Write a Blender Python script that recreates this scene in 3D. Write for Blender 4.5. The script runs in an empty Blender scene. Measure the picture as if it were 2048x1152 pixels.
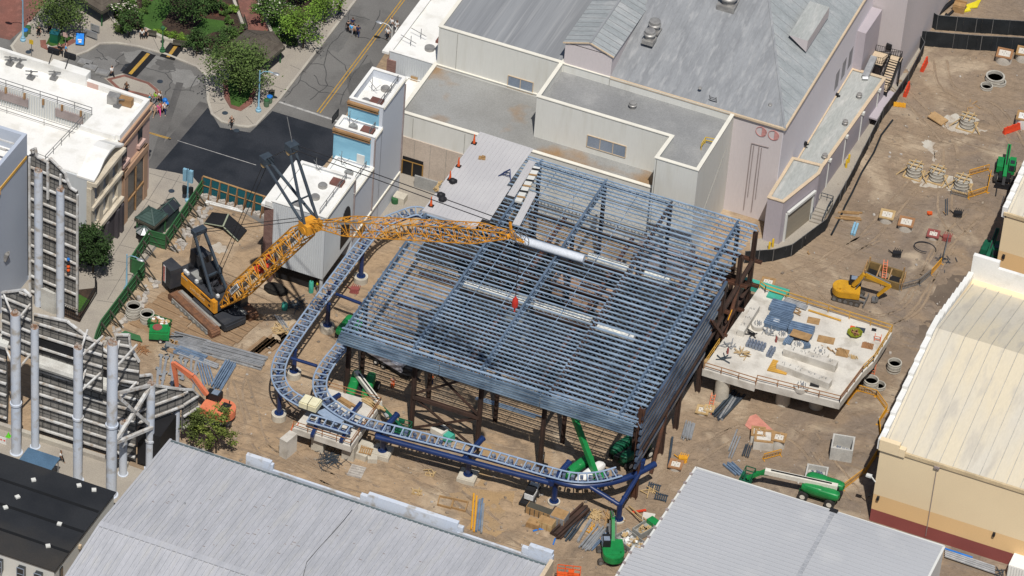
import bpy, bmesh, math, random
from mathutils import Vector as V, Matrix, Euler
R = random.Random(11)
sc = bpy.context.scene; col = sc.collection
pi = math.pi; sin = math.sin; cos = math.cos; rad = math.radians
# ---------------------------------------------------------------- camera, world, sun
AZ, EL, RO, FP, DI = -0.33850717, 0.68973742, 0.08222007, 9148.6, 600.0
cd = V((sin(AZ)*cos(EL), cos(AZ)*cos(EL), -sin(EL)))
_r = cd.cross(V((0, 0, 1))).normalized(); _u = _r.cross(cd)
cr = _r*cos(RO)+_u*sin(RO); cu = _u*cos(RO)-_r*sin(RO)
CP = -cd*DI
cam = bpy.data.cameras.new("camera"); co = bpy.data.objects.new("camera", cam); col.objects.link(co)
cam.sensor_width = 36; cam.lens = FP/2048*36; cam.clip_start = 5; cam.clip_end = 6000
M = Matrix((cr, cu, -cd)).transposed().to_4x4(); M.translation = CP; co.matrix_world = M
sc.camera = co
SUN = V((.252, -.518, 1)).normalized()
w = bpy.data.worlds.new("World"); sc.world = w; w.use_nodes = True
nt = w.node_tree; sky = nt.nodes.new("ShaderNodeTexSky"); sky.sky_type = 'NISHITA'; sky.sun_disc = False
sky.sun_elevation = math.asin(SUN.z); sky.sun_rotation = math.atan2(SUN.x, SUN.y)
nt.links.new(sky.outputs[0], nt.nodes['Background'].inputs[0]); nt.nodes['Background'].inputs[1].default_value = .068
sl = bpy.data.lights.new("sun", 'SUN'); sl.energy = 4.4; sl.angle = rad(.53); sl.color = (1, .96, .9)
so = bpy.data.objects.new("sun", sl); col.objects.link(so); so.rotation_euler = (-SUN).to_track_quat('-Z', 'Y').to_euler(); so.location = SUN*300
sc.view_settings.view_transform = 'Standard'; sc.view_settings.look = 'None'; sc.view_settings.exposure = 0; sc.view_settings.gamma = 1
# ---------------------------------------------------------------- helpers
def ray(x, y): return cr*((x-1024)/FP)+cu*((576-y)/FP)+cd
def P(x, y, z=0.):                       # point of the plane at height z that the photograph shows at this spot
    v = ray(x, y); return CP+v*((z-CP.z)/v.z)
def Ps(z, *pp): return [P(x, y, z) for x, y in pp]
OFF = {}
class MB:
    def __init__(s): s.v = []; s.f = []; s.m = []; s.k = 0
    def add(s, vs, fs):
        n = len(s.v); s.v += [tuple(p) for p in vs]; s.f += [tuple(i+n for i in f) for f in fs]; s.m += [s.k]*len(fs); return s
    def box(s, a, b):
        x0, y0, z0 = a; x1, y1, z1 = b
        return s.add([(x0,y0,z0),(x1,y0,z0),(x1,y1,z0),(x0,y1,z0),(x0,y0,z1),(x1,y0,z1),(x1,y1,z1),(x0,y1,z1)],
                     [(3,2,1,0),(4,5,6,7),(0,1,5,4),(1,2,6,5),(2,3,7,6),(3,0,4,7)])
    def ob(s, c, d, rz=0, tilt=None):    # box of size d, c = centre of its bottom
        x, y, z = d; q = Matrix.Rotation(rz, 3, 'Z')
        if tilt: q = q @ Euler(tilt).to_matrix()
        pts = [V(c)+q @ V((i*x/2, j*y/2, k*z)) for k in (0, 1) for i, j in ((-1,-1),(1,-1),(1,1),(-1,1))]
        return s.add(pts, [(3,2,1,0),(4,5,6,7),(0,1,5,4),(1,2,6,5),(2,3,7,6),(3,0,4,7)])
    def prism(s, poly, z0, z1):
        n = len(poly); f = lambda z, i: z[i] if isinstance(z, (list, tuple)) else z
        vs = [(p[0], p[1], f(z0, i)) for i, p in enumerate(poly)]+[(p[0], p[1], f(z1, i)) for i, p in enumerate(poly)]
        return s.add(vs, [tuple(range(n))[::-1], tuple(range(n, 2*n))]+[(i, (i+1) % n, n+(i+1) % n, n+i) for i in range(n)])
    def ext(s, poly, d):                 # 3-D polygon extruded along d
        n = len(poly); d = V(d); vs = [V(p) for p in poly]+[V(p)+d for p in poly]
        return s.add(vs, [tuple(range(n))[::-1], tuple(range(n, 2*n))]+[(i, (i+1) % n, n+(i+1) % n, n+i) for i in range(n)])
    def face(s, *ps): return s.add(ps, [tuple(range(len(ps)))])
    def bar(s, p, q, w, h=None, up=(0, 0, 1)):
        p = V(p); q = V(q); h = h or w; d = (q-p)
        if d.length < 1e-6: return s
        d.normalize(); a = d.cross(V(up))
        if a.length < 1e-3: a = d.cross(V((1, 0, 0)))
        a.normalize(); b = a.cross(d)
        vs = [o+a*(i*w/2)+b*(j*h/2) for o in (p, q) for i, j in ((-1,-1),(1,-1),(1,1),(-1,1))]
        return s.add(vs, [(0,1,2,3),(7,6,5,4),(0,4,5,1),(1,5,6,2),(2,6,7,3),(3,7,4,0)])
    def tube(s, p, q, r, n=8, r2=None):
        p = V(p); q = V(q); d = (q-p).normalized(); a = d.orthogonal().normalized(); b = d.cross(a); r2 = r if r2 is None else r2
        vs = [o+a*cos(2*pi*i/n)*rr+b*sin(2*pi*i/n)*rr for o, rr in ((p, r), (q, r2)) for i in range(n)]
        return s.add(vs, [tuple(range(n))[::-1], tuple(range(n, 2*n))]+[(i, (i+1) % n, n+(i+1) % n, n+i) for i in range(n)])
    def cyl(s, c, r, h, n=16, r2=None): return s.tube(c, V(c)+V((0, 0, h)), r, n, r2)
    def path(s, pts, r, n=8):
        pts = [V(p) for p in pts]; k = len(pts); rings = []
        for i, p in enumerate(pts):
            d = (pts[min(i+1, k-1)]-pts[max(i-1, 0)]).normalized()
            a = d.cross(V((0, 0, 1)))
            if a.length < .05: a = d.cross(V((0, 1, 0)))
            a.normalize(); b = a.cross(d)
            rings += [p+a*cos(2*pi*j/n)*r+b*sin(2*pi*j/n)*r for j in range(n)]
        fs = [(i*n+j, i*n+(j+1) % n, (i+1)*n+(j+1) % n, (i+1)*n+j) for i in range(k-1) for j in range(n)]
        return s.add(rings, fs+[tuple(range(n))[::-1], tuple(range((k-1)*n, k*n))])
    def lathe(s, c, prof, n=16):
        c = V(c); vs = [c+V((r*cos(2*pi*j/n), r*sin(2*pi*j/n), z)) for r, z in prof for j in range(n)]
        k = len(prof); fs = [(i*n+j, i*n+(j+1) % n, (i+1)*n+(j+1) % n, (i+1)*n+j) for i in range(k-1) for j in range(n)]
        if prof[0][0] > .001: fs.append(tuple(range(n))[::-1])
        if prof[-1][0] > .001: fs.append(tuple(range((k-1)*n, k*n)))
        return s.add(vs, fs)
    def ball(s, c, r, n=10, sq=(1, 1, 1)):
        c = V(c); k = max(4, n//2)
        return s.ell(c, [r*q for q in sq], n, k)
    def ell(s, c, rr, n, k):
        vs = [V(c)+V((rr[0]*sin(pi*i/k)*cos(2*pi*j/n), rr[1]*sin(pi*i/k)*sin(2*pi*j/n), -rr[2]*cos(pi*i/k))) for i in range(k+1) for j in range(n)]
        return s.add(vs, [(i*n+j, i*n+(j+1) % n, (i+1)*n+(j+1) % n, (i+1)*n+j) for i in range(k) for j in range(n)])
    def sup(s, c, rr, n=14, k=8, e=.45, q=None):   # rounded box
        f = lambda v: math.copysign(abs(v)**e, v); q = q or Matrix.Identity(3); vs = []
        for i in range(k+1):
            t = -pi/2+pi*i/k
            for j in range(n): p = 2*pi*j/n; vs.append(V(c)+q @ V((rr[0]*f(cos(t))*f(cos(p)), rr[1]*f(cos(t))*f(sin(p)), rr[2]*f(sin(t)))))
        return s.add(vs, [(i*n+j, i*n+(j+1) % n, (i+1)*n+(j+1) % n, (i+1)*n+j) for i in range(k) for j in range(n)])
    def strip(s, pts, w, z0, z1, closed=False, off=0):   # a wall of thickness w along a plan polyline
        pts = [V((p[0], p[1], 0)) for p in pts]; k = len(pts); L = []; Rr = []
        for i, p in enumerate(pts):
            a = pts[(i-1) % k] if (i or closed) else None; b = pts[(i+1) % k] if (i < k-1 or closed) else None
            d1 = (p-a).normalized() if a is not None else None; d2 = (b-p).normalized() if b is not None else None
            d = ((d1 or d2)+(d2 or d1)); d = d.normalized() if d.length > 1e-6 else (d1 or d2)
            nn = V((-d.y, d.x, 0)); sc_ = 1/max(.5, nn.dot(V((-(d1 or d2).y, (d1 or d2).x, 0))))
            L.append(p+nn*(off+w/2)*sc_); Rr.append(p+nn*(off-w/2)*sc_)
        for i in range(k if closed else k-1):
            j = (i+1) % k; f = lambda z, q: z[q] if isinstance(z, (list, tuple)) else z
            q = [(L[i], z0, i), (L[j], z0, j), (Rr[j], z0, j), (Rr[i], z0, i), (L[i], z1, i), (L[j], z1, j), (Rr[j], z1, j), (Rr[i], z1, i)]
            s.add([(v.x, v.y, f(z, t)) for v, z, t in q], [(0,1,2,3),(7,6,5,4),(0,4,5,1),(1,5,6,2),(2,6,7,3),(3,7,4,0)])
        return s
    def build(s, name, m, par=None, smooth=False):
        me = bpy.data.meshes.new(name)
        o3 = OFF.get(par.name, V((0, 0, 0))) if par else V((0, 0, 0))
        me.from_pydata([(v[0]-o3.x, v[1]-o3.y, v[2]-o3.z) for v in s.v], [], s.f)
        ms = m if isinstance(m, (list, tuple)) else [m]
        for q in ms: me.materials.append(q)
        if len(ms) > 1: me.polygons.foreach_set('material_index', s.m)
        bm = bmesh.new(); bm.from_mesh(me); bmesh.ops.recalc_face_normals(bm, faces=bm.faces); bm.to_mesh(me); bm.free()
        if smooth:
            me.polygons.foreach_set('use_smooth', [True]*len(me.polygons))
            if smooth != 'all': me.set_sharp_from_angle(angle=rad(40))
        o = bpy.data.objects.new(name, me); col.objects.link(o)
        if par: o.parent = par; OFF[o.name] = o3
        return o
def B(): return MB()
def tag(o, label, cat, group=None, kind=None):
    if label: o['label'] = label
    if cat: o['category'] = cat
    if group: o['group'] = group
    if kind: o['kind'] = kind
    return o
def struct(name, mb, m, kind='structure'): return tag(mb.build(name, m), None, None, None, kind)
def thing(name, loc, label, cat, group=None, rz=0, local=False):
    o = bpy.data.objects.new(name, None); col.objects.link(o); o.location = loc; o.rotation_euler = (0, 0, rz); o.empty_display_size = .3
    OFF[o.name] = V((0, 0, 0)) if local else V(loc)
    return tag(o, label, cat, group)
def one(name, mb, m, label, cat, group=None, smooth=False, kind=None): return tag(mb.build(name, m, None, smooth), label, cat, group, kind)
def one_at(name, loc, mb, m, label, cat, group=None, rz=0, smooth=False):   # one mesh built round its own origin
    o = one(name, mb, m, label, cat, group, smooth); o.location = loc; o.rotation_euler = (0, 0, rz); return o
def dup(o, loc=None, rz=None, label=None, par=None, sc_=None):
    c = o.copy(); col.objects.link(c)
    if par: c.parent = par
    if loc is not None: c.location = loc
    if rz is not None: c.rotation_euler = (0, 0, rz)
    if label: c['label'] = label
    if sc_: c.scale = (sc_, sc_, sc_)
    for ch in list(o.children): dup(ch, par=c)
    return c
# ---------------------------------------------------------------- materials
def lin(h):
    if isinstance(h, (tuple, list)): return (*h, 1)
    f = lambda v: v/12.92 if v <= .04045 else ((v+.055)/1.055)**2.4
    return (*[f(int(h[i:i+2], 16)/255) for i in (0, 2, 4)], 1)
def mat(n, c, c2=None, s=.5, rough=.7, metal=0, st=(1, 1, 1), rz=0, bump=0, c3=None, s3=3, lo=.4, hi=.62, spec=.3, fine=.12, emit=0):
    m = bpy.data.materials.new(n); m.use_nodes = True; t = m.node_tree; N = t.nodes; L = t.links; b = N['Principled BSDF']
    b.inputs['Roughness'].default_value = rough; b.inputs['Metallic'].default_value = metal; b.inputs['Specular IOR Level'].default_value = spec
    if emit: b.inputs['Emission Color'].default_value = lin(c); b.inputs['Emission Strength'].default_value = emit
    c = lin(c)
    if c2 is None: c2 = tuple(v*.82 for v in c[:3])
    tc = N.new('ShaderNodeTexCoord'); mp = N.new('ShaderNodeMapping'); L.new(tc.outputs['Object'], mp.inputs[0])
    mp.inputs['Rotation'].default_value = (0, 0, rz); mp.inputs['Scale'].default_value = st
    def noise(sc_, det=4):
        q = N.new('ShaderNodeTexNoise'); q.inputs['Scale'].default_value = sc_; q.inputs['Detail'].default_value = det; L.new(mp.outputs[0], q.inputs['Vector']); return q
    def mix(fac, a, bb, bt='MIX'):
        x = N.new('ShaderNodeMix'); x.data_type = 'RGBA'; x.blend_type = bt
        for v, i in ((fac, 0), (a, 6), (bb, 7)):
            if hasattr(v, 'links'): L.new(v, x.inputs[i])
            else: x.inputs[i].default_value = v
        return x.outputs[2]
    def ramp(v, lo, hi):
        x = N.new('ShaderNodeMapRange'); x.inputs[1].default_value = lo; x.inputs[2].default_value = hi; x.clamp = True; L.new(v, x.inputs[0]); return x.outputs[0]
    n1 = noise(s); o = mix(ramp(n1.outputs[0], lo, hi), c, lin(c2))
    if c3: o = mix(ramp(noise(s3, 5).outputs[0], .52, .7), o, lin(c3))
    if fine:
        nf = noise(max(6, s*9), 3); x = N.new('ShaderNodeMapRange'); x.inputs[3].default_value = 1-fine; x.inputs[4].default_value = 1+fine
        L.new(nf.outputs[0], x.inputs[0]); x.inputs[1].default_value = .3; x.inputs[2].default_value = .7
        cb = N.new('ShaderNodeCombineColor')
        for i in range(3): L.new(x.outputs[0], cb.inputs[i])
        o = mix(1.0, o, cb.outputs[0], 'MULTIPLY')
    L.new(o, b.inputs['Base Color'])
    if bump:
        q = N.new('ShaderNodeBump'); q.inputs['Distance'].default_value = bump; q.inputs['Strength'].default_value = 1
        L.new(noise(max(1.2, s*2), 6).outputs[0], q.inputs['Height']); L.new(q.outputs[0], b.inputs['Normal'])
    return m
Mt = {}
def MM(n, *a, **k): Mt[n] = mat(n, *a, **k); return Mt[n]
def dirt_mat():
    m = bpy.data.materials.new('dirt'); m.use_nodes = True; t = m.node_tree; N = t.nodes; L = t.links; b = N['Principled BSDF']; b.inputs['Roughness'].default_value = .95; b.inputs['Specular IOR Level'].default_value = .15
    tc = N.new('ShaderNodeTexCoord')
    def noise(s, det=5, dist=0, st=(1, 1, 1), rz=0, rough=.55):
        mp = N.new('ShaderNodeMapping'); mp.inputs['Scale'].default_value = st; mp.inputs['Rotation'].default_value = (0, 0, rz); L.new(tc.outputs['Object'], mp.inputs[0])
        q = N.new('ShaderNodeTexNoise'); q.inputs['Scale'].default_value = s; q.inputs['Detail'].default_value = det; q.inputs['Distortion'].default_value = dist; q.inputs['Roughness'].default_value = rough; L.new(mp.outputs[0], q.inputs[0]); return q.outputs[0]
    def rng(v, a, c, d=0, e=1):
        x = N.new('ShaderNodeMapRange'); L.new(v, x.inputs[0])
        for i, k in enumerate((a, c, d, e)): x.inputs[i+1].default_value = k
        return x.outputs[0]
    def mix(f, a, c, bt='MIX'):
        x = N.new('ShaderNodeMix'); x.data_type = 'RGBA'; x.blend_type = bt
        for v, i in ((f, 0), (a, 6), (c, 7)):
            if hasattr(v, 'links'): L.new(v, x.inputs[i])
            else: x.inputs[i].default_value = v if i == 0 else (*v, 1)
        return x.outputs[2]
    def gray(v):
        c = N.new('ShaderNodeCombineColor'); [L.new(v, c.inputs[i]) for i in range(3)]; return c.outputs[0]
    sx = N.new('ShaderNodeSeparateXYZ'); L.new(tc.outputs['Object'], sx.inputs[0])
    ad = N.new('ShaderNodeMath'); ad.operation = 'MULTIPLY_ADD'; L.new(noise(.05, 4), ad.inputs[0]); ad.inputs[1].default_value = 40; L.new(sx.outputs[0], ad.inputs[2])
    o = mix(rng(ad.outputs[0], 38, 66), (.375, .268, .17), (.218, .172, .134))
    o = mix(rng(noise(.09, 6, 1.2), .46, .66), o, (.30, .22, .148)); o = mix(rng(noise(.1, 7, 1.2), .52, .68, 0, .8), o, (.48, .385, .275)); o = mix(rng(noise(.075, 7, 1.6, rz=1), .53, .66, 0, .85), o, (.205, .155, .112))
    for rz, st in ((.35, (.03, 1, 1)), (-.9, (.04, 1, 1)), (1.35, (.03, 1, 1))):
        k = N.new('ShaderNodeMath'); k.operation = 'MULTIPLY'; L.new(rng(noise(2.2, 3, .8, st, rz), .56, .64), k.inputs[0]); L.new(rng(noise(.07, 3, 0, (1, 1, 1), rz*3+1), .5, .6), k.inputs[1]); o = mix(k.outputs[0], o, (.24, .18, .125))
    o = mix(1., o, gray(rng(noise(1.3, 8, .3, rough=.75), .28, .72, .84, 1.14)), 'MULTIPLY'); o = mix(rng(noise(5, 2), .74, .8), o, (.40, .36, .30)); L.new(o, b.inputs['Base Color'])
    q = N.new('ShaderNodeBump'); q.inputs['Distance'].default_value = .35; L.new(noise(.9, 10, .6, rough=.7), q.inputs['Height']); L.new(q.outputs[0], b.inputs['Normal']); return m
Mt['dirt'] = dirt_mat()
MM('asphalt', (.125, .12, .114), (.16, .155, .147), s=.1, rough=.9, c3=(.095, .092, .088), s3=.25)
MM('newasphalt', (.014, .017, .023), (.026, .029, .036), s=.25, rough=.75, fine=.2)
MM('concrete', (.34, .305, .255), (.30, .27, .23), s=.15, rough=.9, c3=(.28, .25, .215), s3=.35)
MM('kerb', (.42, .39, .33), (.34, .31, .27), s=.3, rough=.9)
MM('brickpave', (.20, .085, .065), (.15, .075, .06), s=.2, rough=.9, c3=(.25, .11, .085), s3=1.2)
MM('brick', (.21, .12, .10), (.28, .17, .14), s=1.5, rough=.9, st=(1, 1, 4))
MM('lawn', (.045, .105, .018), (.035, .082, .015), s=.35, rough=.95, fine=.3)
MM('mulch', (.035, .024, .018), (.06, .038, .026), s=.8, rough=1, fine=.4)
MM('reddirt', (.11, .045, .03), (.05, .03, .02), s=.6, rough=1, fine=.4)
MM('white', (.74, .73, .70), (.69, .68, .64), s=.12, rough=.7, c3=(.63, .615, .57), s3=.5, fine=.04)
MM('whitewall', (.60, .60, .57), (.56, .56, .53), s=.1, rough=.7, fine=.03)
MM('cream', (.62, .615, .575), (.60, .595, .55), s=.12, rough=.75, st=(1, 1, .12), c3=(.57, .56, .51), s3=.9, fine=.025)
MM('coping', (.72, .69, .60), (.66, .63, .55), s=.4, rough=.6, fine=.04)
MM('lavender', (.54, .49, .49), (.50, .455, .45), s=.07, rough=.8, st=(1, 1, .2), fine=.03)
MM('lavender2', (.40, .36, .385), (.36, .325, .35), s=.12, rough=.8, st=(1, 1, .3), fine=.04)
MM('tancoping', (.55, .43, .30), (.5, .4, .28), s=.5, rough=.7)
MM('roofgrey', (.25, .258, .268), (.205, .212, .222), s=.6, rough=.6, st=(1, .025, 1), c3=(.30, .305, .31), s3=1.6, fine=.07)
MM('flatgrey', (.25, .252, .25), (.205, .207, .207), s=.12, rough=.85, c3=(.285, .285, .28), s3=.3)
MM('flatrust', (.27, .27, .26), (.225, .222, .21), s=.12, rough=.85, c3=(.26, .165, .085), s3=.16)
MM('roofgreen', (.36, .37, .355), (.30, .315, .30), s=.4, rough=.8, st=(1, .2, 1), c3=(.42, .42, .40), s3=.9)
MM('fgroof', (.40, .405, .43), (.35, .357, .38), s=.9, rough=.6, st=(1, .14, 1), c3=(.40, .40, .405), s3=1.1, fine=.08)
MM('wroof', (.39, .398, .415), (.365, .373, .39), s=.05, rough=.5, c3=(.42, .425, .435), s3=.2, fine=.03)
MM('tanroof', (.58, .51, .38), (.53, .49, .41), s=.25, rough=.6, st=(1, .12, 1), c3=(.46, .42, .35), s3=.8, fine=.04)
MM('tanwall', (.74, .60, .39), (.71, .57, .37), s=.1, rough=.8, fine=.03)
MM('orangewall', (.70, .47, .235), (.67, .45, .225), s=.1, rough=.8, fine=.03)
MM('redwall', (.25, .07, .062), (.23, .064, .056), s=.2, rough=.8, fine=.05)
MM('black', (.012, .014, .018), (.02, .022, .026), s=.15, rough=.7, c3=(.045, .04, .034), s3=.06, fine=.15)
MM('dark', (.016, .016, .018), rough=.6)
MM('glassdark', (.03, .035, .04), rough=.15, spec=.6)
MM('glassblue', (.17, .21, .27), (.23, .27, .33), s=.2, rough=.2, spec=.6)
MM('blue', (.25, .49, .62), (.21, .43, .56), s=.35, rough=.75, st=(1, 1, 2.5), fine=.05)
MM('rowwall', (.55, .58, .63), (.52, .55, .60), s=.08, rough=.7, fine=.02, st=(1, 1, .2))
MM('lavlifted', (.66, .63, .66), (.62, .585, .61), s=.09, rough=.8, fine=.02, st=(1, 1, .15))
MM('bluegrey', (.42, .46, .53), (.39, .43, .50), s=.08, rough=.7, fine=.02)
MM('corr', (.52, .54, .55), (.48, .50, .51), s=.2, rough=.6, st=(1, 1, .1), fine=.03)
MM('trimbrown', (.32, .19, .09), (.26, .15, .07), s=1, rough=.8)
MM('pink', (.52, .36, .31), (.48, .33, .285), s=.15, rough=.8, fine=.03)
MM('tanpink', (.42, .27, .18), (.39, .25, .165), s=.3, rough=.8, fine=.04)
MM('stone', (.56, .50, .40), (.46, .40, .31), s=.5, rough=.8)
MM('hatch', (.17, .075, .06), (.13, .06, .05), s=1, rough=.7)
MM('galv', (.42, .43, .44), (.33, .34, .35), s=1.2, rough=.45, metal=.5)
MM('vent', (.36, .35, .33), (.27, .26, .25), s=1.2, rough=.5, metal=.4)
MM('ply', (.40, .26, .13), (.33, .21, .1), s=.7, rough=.9)
MM('greypanel', (.20, .19, .175), (.15, .142, .13), s=.35, rough=.85, st=(1, 1, .3), c3=(.26, .25, .23), s3=1.2)
MM('pipe', (.50, .55, .63), (.54, .57, .62), s=.2, rough=.5, c3=(.38, .36, .33), s3=.9, fine=.04)
MM('palegirt', (.56, .56, .55), (.42, .40, .37), s=.8, rough=.7, c3=(.3, .25, .2), s3=1.4)
MM('canopy', (.50, .50, .47), (.40, .39, .36), s=.6, rough=.8)
MM('yellow', (.62, .42, .03), (.55, .36, .03), s=.8, rough=.6)
MM('paintyellow', (.42, .25, .04), (.34, .20, .05), s=.9, rough=.8, fine=.2)
MM('paintwhite', (.42, .41, .39), (.26, .255, .25), s=1.1, rough=.8, fine=.2)
MM('roadred', (.45, .13, .03), (.4, .22, .03), s=.8, rough=.8)
MM('seam', (.05, .05, .05), (.08, .08, .08), s=1, rough=.9)
MM('tarstain', (.085, .082, .08), (.115, .11, .105), s=.3, rough=.9)
MM('greyrail', (.22, .22, .22), rough=.5, metal=.4)
MM('text', (.75, .75, .75), rough=.6)
MM('pinkmark', (.52, .25, .23), rough=.8)
def rough(pp, k=6, j=.14):
    out = []
    for a, c in zip(pp, pp[1:]+pp[:1]):
        L = (c-a).length
        for i in range(k):
            out.append(a.lerp(c, i/k)+V((R.uniform(-j, j), R.uniform(-j, j), 0))*L*(1 if i else .4))
    return out
def sheet(poly, z): return MB().face(*[(p[0], p[1], z) for p in poly])
# ---------------------------------------------------------------- setting: ground, roads, pavements
g = B(); g.face((-2500, -2500, 0), (2500, -2500, 0), (2500, 2500, 0), (-2500, 2500, 0)); struct('ground', g, Mt['dirt'])
HO = [P(*p) for p in ((180, 705), (195, 682), (215, 640), (270, 545), (338, 462), (405, 375))]   # hoarding line, left part
road_poly = [P(*p, .02) for p in ((-400, 300), (-300, -400), (1000, -400), (840, 0), (800, 60), (700, 215), (560, 470), (405, 375), (338, 462), (240, 590), (100, 500))]
struct('street', sheet(road_poly, .02), Mt['asphalt'])
struct('new_asphalt_patch', sheet([P(*p, .03) for p in ((296, 337), (370, 240), (410, 205), (440, 255), (500, 265), (545, 222), (700, 270), (640, 340), (560, 440), (405, 378), (385, 352))], .03), Mt['newasphalt'])
pv = B()
A1 = [(715, -6), (640, 92), (560, 196), (512, 249), (497, 253), (478, 251), (443, 242), (424, 227), (416, 200), (413, 150), (393, 132), (333, 108), (277, 92), (233, 85), (200, 86), (176, 101), (133, 117), (94, 124), (62, 121), (34, 110), (23, 92), (60, 45), (95, 0), (160, -90), (770, -90)]
A1w = [P(*p, .16) for p in A1]
pv.prism(A1w, 0, .16)
struct('pavement', pv, Mt['concrete'])
kb = B(); kb.strip(A1w[:22], .35, .0, .19); kb.strip(A1w[:12], .5, 0.0, .05, off=-.45); struct('kerb', kb, Mt['kerb'])
struct('brick_paving', sheet([P(*p, .03) for p in ((-300, 60), (-100, -200), (160, -120), (95, 0), (60, 45), (20, 80), (-60, 62))], .03), Mt['brickpave'])
sp = B(); sp.prism([P(*p, .16) for p in ((-80, 640), (50, 560), (150, 400), (293, 335), (350, 345), (385, 353), (402, 372), (338, 458), (270, 541), (214, 638), (193, 680), (178, 706))], 0, .16)
struct('side_pavement', sp, Mt['concrete'])
j = B()
for a, b in (((295, 345), (385, 372)), ((285, 395), (362, 425)), ((262, 440), (330, 465)), ((240, 490), (300, 505)), ((220, 520), (280, 530)), ((205, 560), (258, 560)), ((192, 600), (232, 606)), ((335, 340), (195, 560)), ((360, 350), (215, 600)),
             ((610, 95), (640, 108)), ((580, 130), (612, 144)), ((548, 172), (580, 183)), ((415, 170), (440, 172)), ((418, 205), (450, 207)), ((300, 62), (318, 100)), ((245, 55), (262, 86)), ((425, 228), (448, 216)), ((508, 250), (492, 232))):
    j.bar(P(*a, .167), P(*b, .167), .05, .012)
struct('pavement_joints', j, Mt['tarstain'])
struct('alley_floor', sheet([P(*p, .02) for p in ((-200, 760), (0, 850), (215, 915), (300, 945), (345, 880), (420, 900), (330, 1050), (190, 1080), (-200, 1000))], .02), Mt['concrete'])
struct('rear_pavement', sheet([P(*p, .02) for p in ((745, 432), (800, 345), (960, 380), (880, 440), (800, 470))], .02), Mt['concrete'])
struct('dock_pavement', sheet([P(*p, .02) for p in ((1500, 480), (1560, 470), (1640, 380), (1770, 170), (1800, 100), (1850, 70), (1840, 100), (1660, 430), (1580, 508), (1500, 520))], .02), Mt['concrete'])
def arcs(c, rx, n=14): return [(c.x+rx*cos(2*pi*i/n), c.y+rx*sin(2*pi*i/n)) for i in range(n)]
# island in the plaza
isl = [P(*p, .14) for p in ((208, 156), (245, 147), (300, 165), (318, 180), (328, 196), (310, 197), (275, 188), (232, 178))]
b = B(); b.prism(isl, 0, .14); struct('traffic_island', b, Mt['concrete'])
b = B(); b.strip([(p.x*.86+sum(q.x for q in isl)/8*.14, p.y*.86+sum(q.y for q in isl)/8*.14) for p in isl], .45, .14, .15, True); struct('island_brick_band', b, Mt['brickpave'])
# painted lines, stains, cracks on the asphalt
m = B(); m.k = 0
def ln(mb, a, b, w_, z=.034): mb.bar(P(*a, z), P(*b, z), w_, .006)
ln(m, (634, 224), (818, -20), .16); ln(m, (640, 226), (824, -20), .16); ln(m, (290, 262), (342, 277), .14, .036); ln(m, (291, 264), (342, 279.5), .14, .036)
struct('yellow_road_lines', m, Mt['paintyellow'])
m = B(); ln(m, (556, 203), (690, 247), .35); ln(m, (355, 281), (512, 330), .1, .036); struct('white_road_lines', m, Mt['paintwhite'])
m = B(); ln(m, (360, 165), (305, 330), 1.0, .032); ln(m, (298, 337), (410, 206), 1.6, .036); ln(m, (600, 150), (655, 85), .5, .032)
struct('asphalt_stains', m, Mt['tarstain'])
m = B()
def crack(pts, w_=.12, z=.033):
    q = [P(*p, z) for p in pts]
    for a, b in zip(q, q[1:]):
        k = 4; pr = a
        for i in range(1, k+1):
            c = a.lerp(b, i/k)+(V((R.uniform(-.18, .18), R.uniform(-.18, .18), 0)) if i < k else V((0, 0, 0))); m.bar(pr, c, w_, .005); pr = c
for pts in (((155, 112), (200, 142)), ((193, 98), (215, 120), (190, 115)), ((248, 107), (232, 120), (238, 128), (200, 155)), ((238, 128), (255, 135)), ((290, 134), (330, 146), (352, 140)), ((330, 146), (345, 162), (330, 190)), ((345, 178), (380, 180), (398, 150)), ((380, 180), (388, 184)),
            ((700, 20), (690, 60), (660, 90), (648, 130), (655, 170), (620, 200)), ((648, 130), (600, 125)), ((740, 40), (700, 30)), ((690, 60), (720, 75), (760, 80)), ((655, 100), (690, 130), (700, 160), (680, 210)), ((600, 160), (640, 185), (690, 190)), ((612, 118), (600, 160), (570, 195)), ((735, 110), (700, 160)), ((760, 20), (745, 60)), ((668, 175), (640, 170), (628, 150))): crack(pts)
struct('asphalt_cracks', m, Mt['seam'])
for a, b, n in (((258, 150), (298, 106), 0), ((334, 116), (356, 87), .13)):
    q = B(); q.bar(P(*a, .036+n), P(*b, .036+n), 2.2, .01); struct('dark_cable_cover', q, Mt['dark'])
    q = B(); q.bar(P(a[0]+2, a[1]-2, .043+n), P(b[0]-1, b[1]+1, .043+n), .5, .01); struct('orange_cover_stripe', q, Mt['paintyellow'])
struct('tar_patch', sheet([P(*p, .031) for p in ((240, 142), (250, 128), (272, 124), (285, 135), (262, 146))], .031), Mt['newasphalt'])
for i, (pp, mt) in enumerate(((((240, 105), (290, 100), (330, 118), (300, 135), (262, 128)), (.20, .195, .185)), (((340, 135), (380, 140), (400, 165), (370, 178), (345, 165)), (.215, .21, .20)), (((310, 118), (345, 122), (350, 140), (318, 140)), (.10, .097, .093)), (((180, 120), (215, 112), (240, 122), (210, 145)), (.185, .18, .172)), (((660, 30), (720, 20), (690, 90), (640, 120)), (.14, .137, .132)), (((690, 150), (740, 120), (735, 190), (690, 215)), (.105, .102, .098)))):
    struct('asphalt_patch', sheet(rough([P(*p, .026+.0007*i) for p in pp], 6, .1), .026+.0007*i), MM('patch%d' % i, mt, tuple(v*.85 for v in mt), s=.3, rough=.9, fine=.15))
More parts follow.
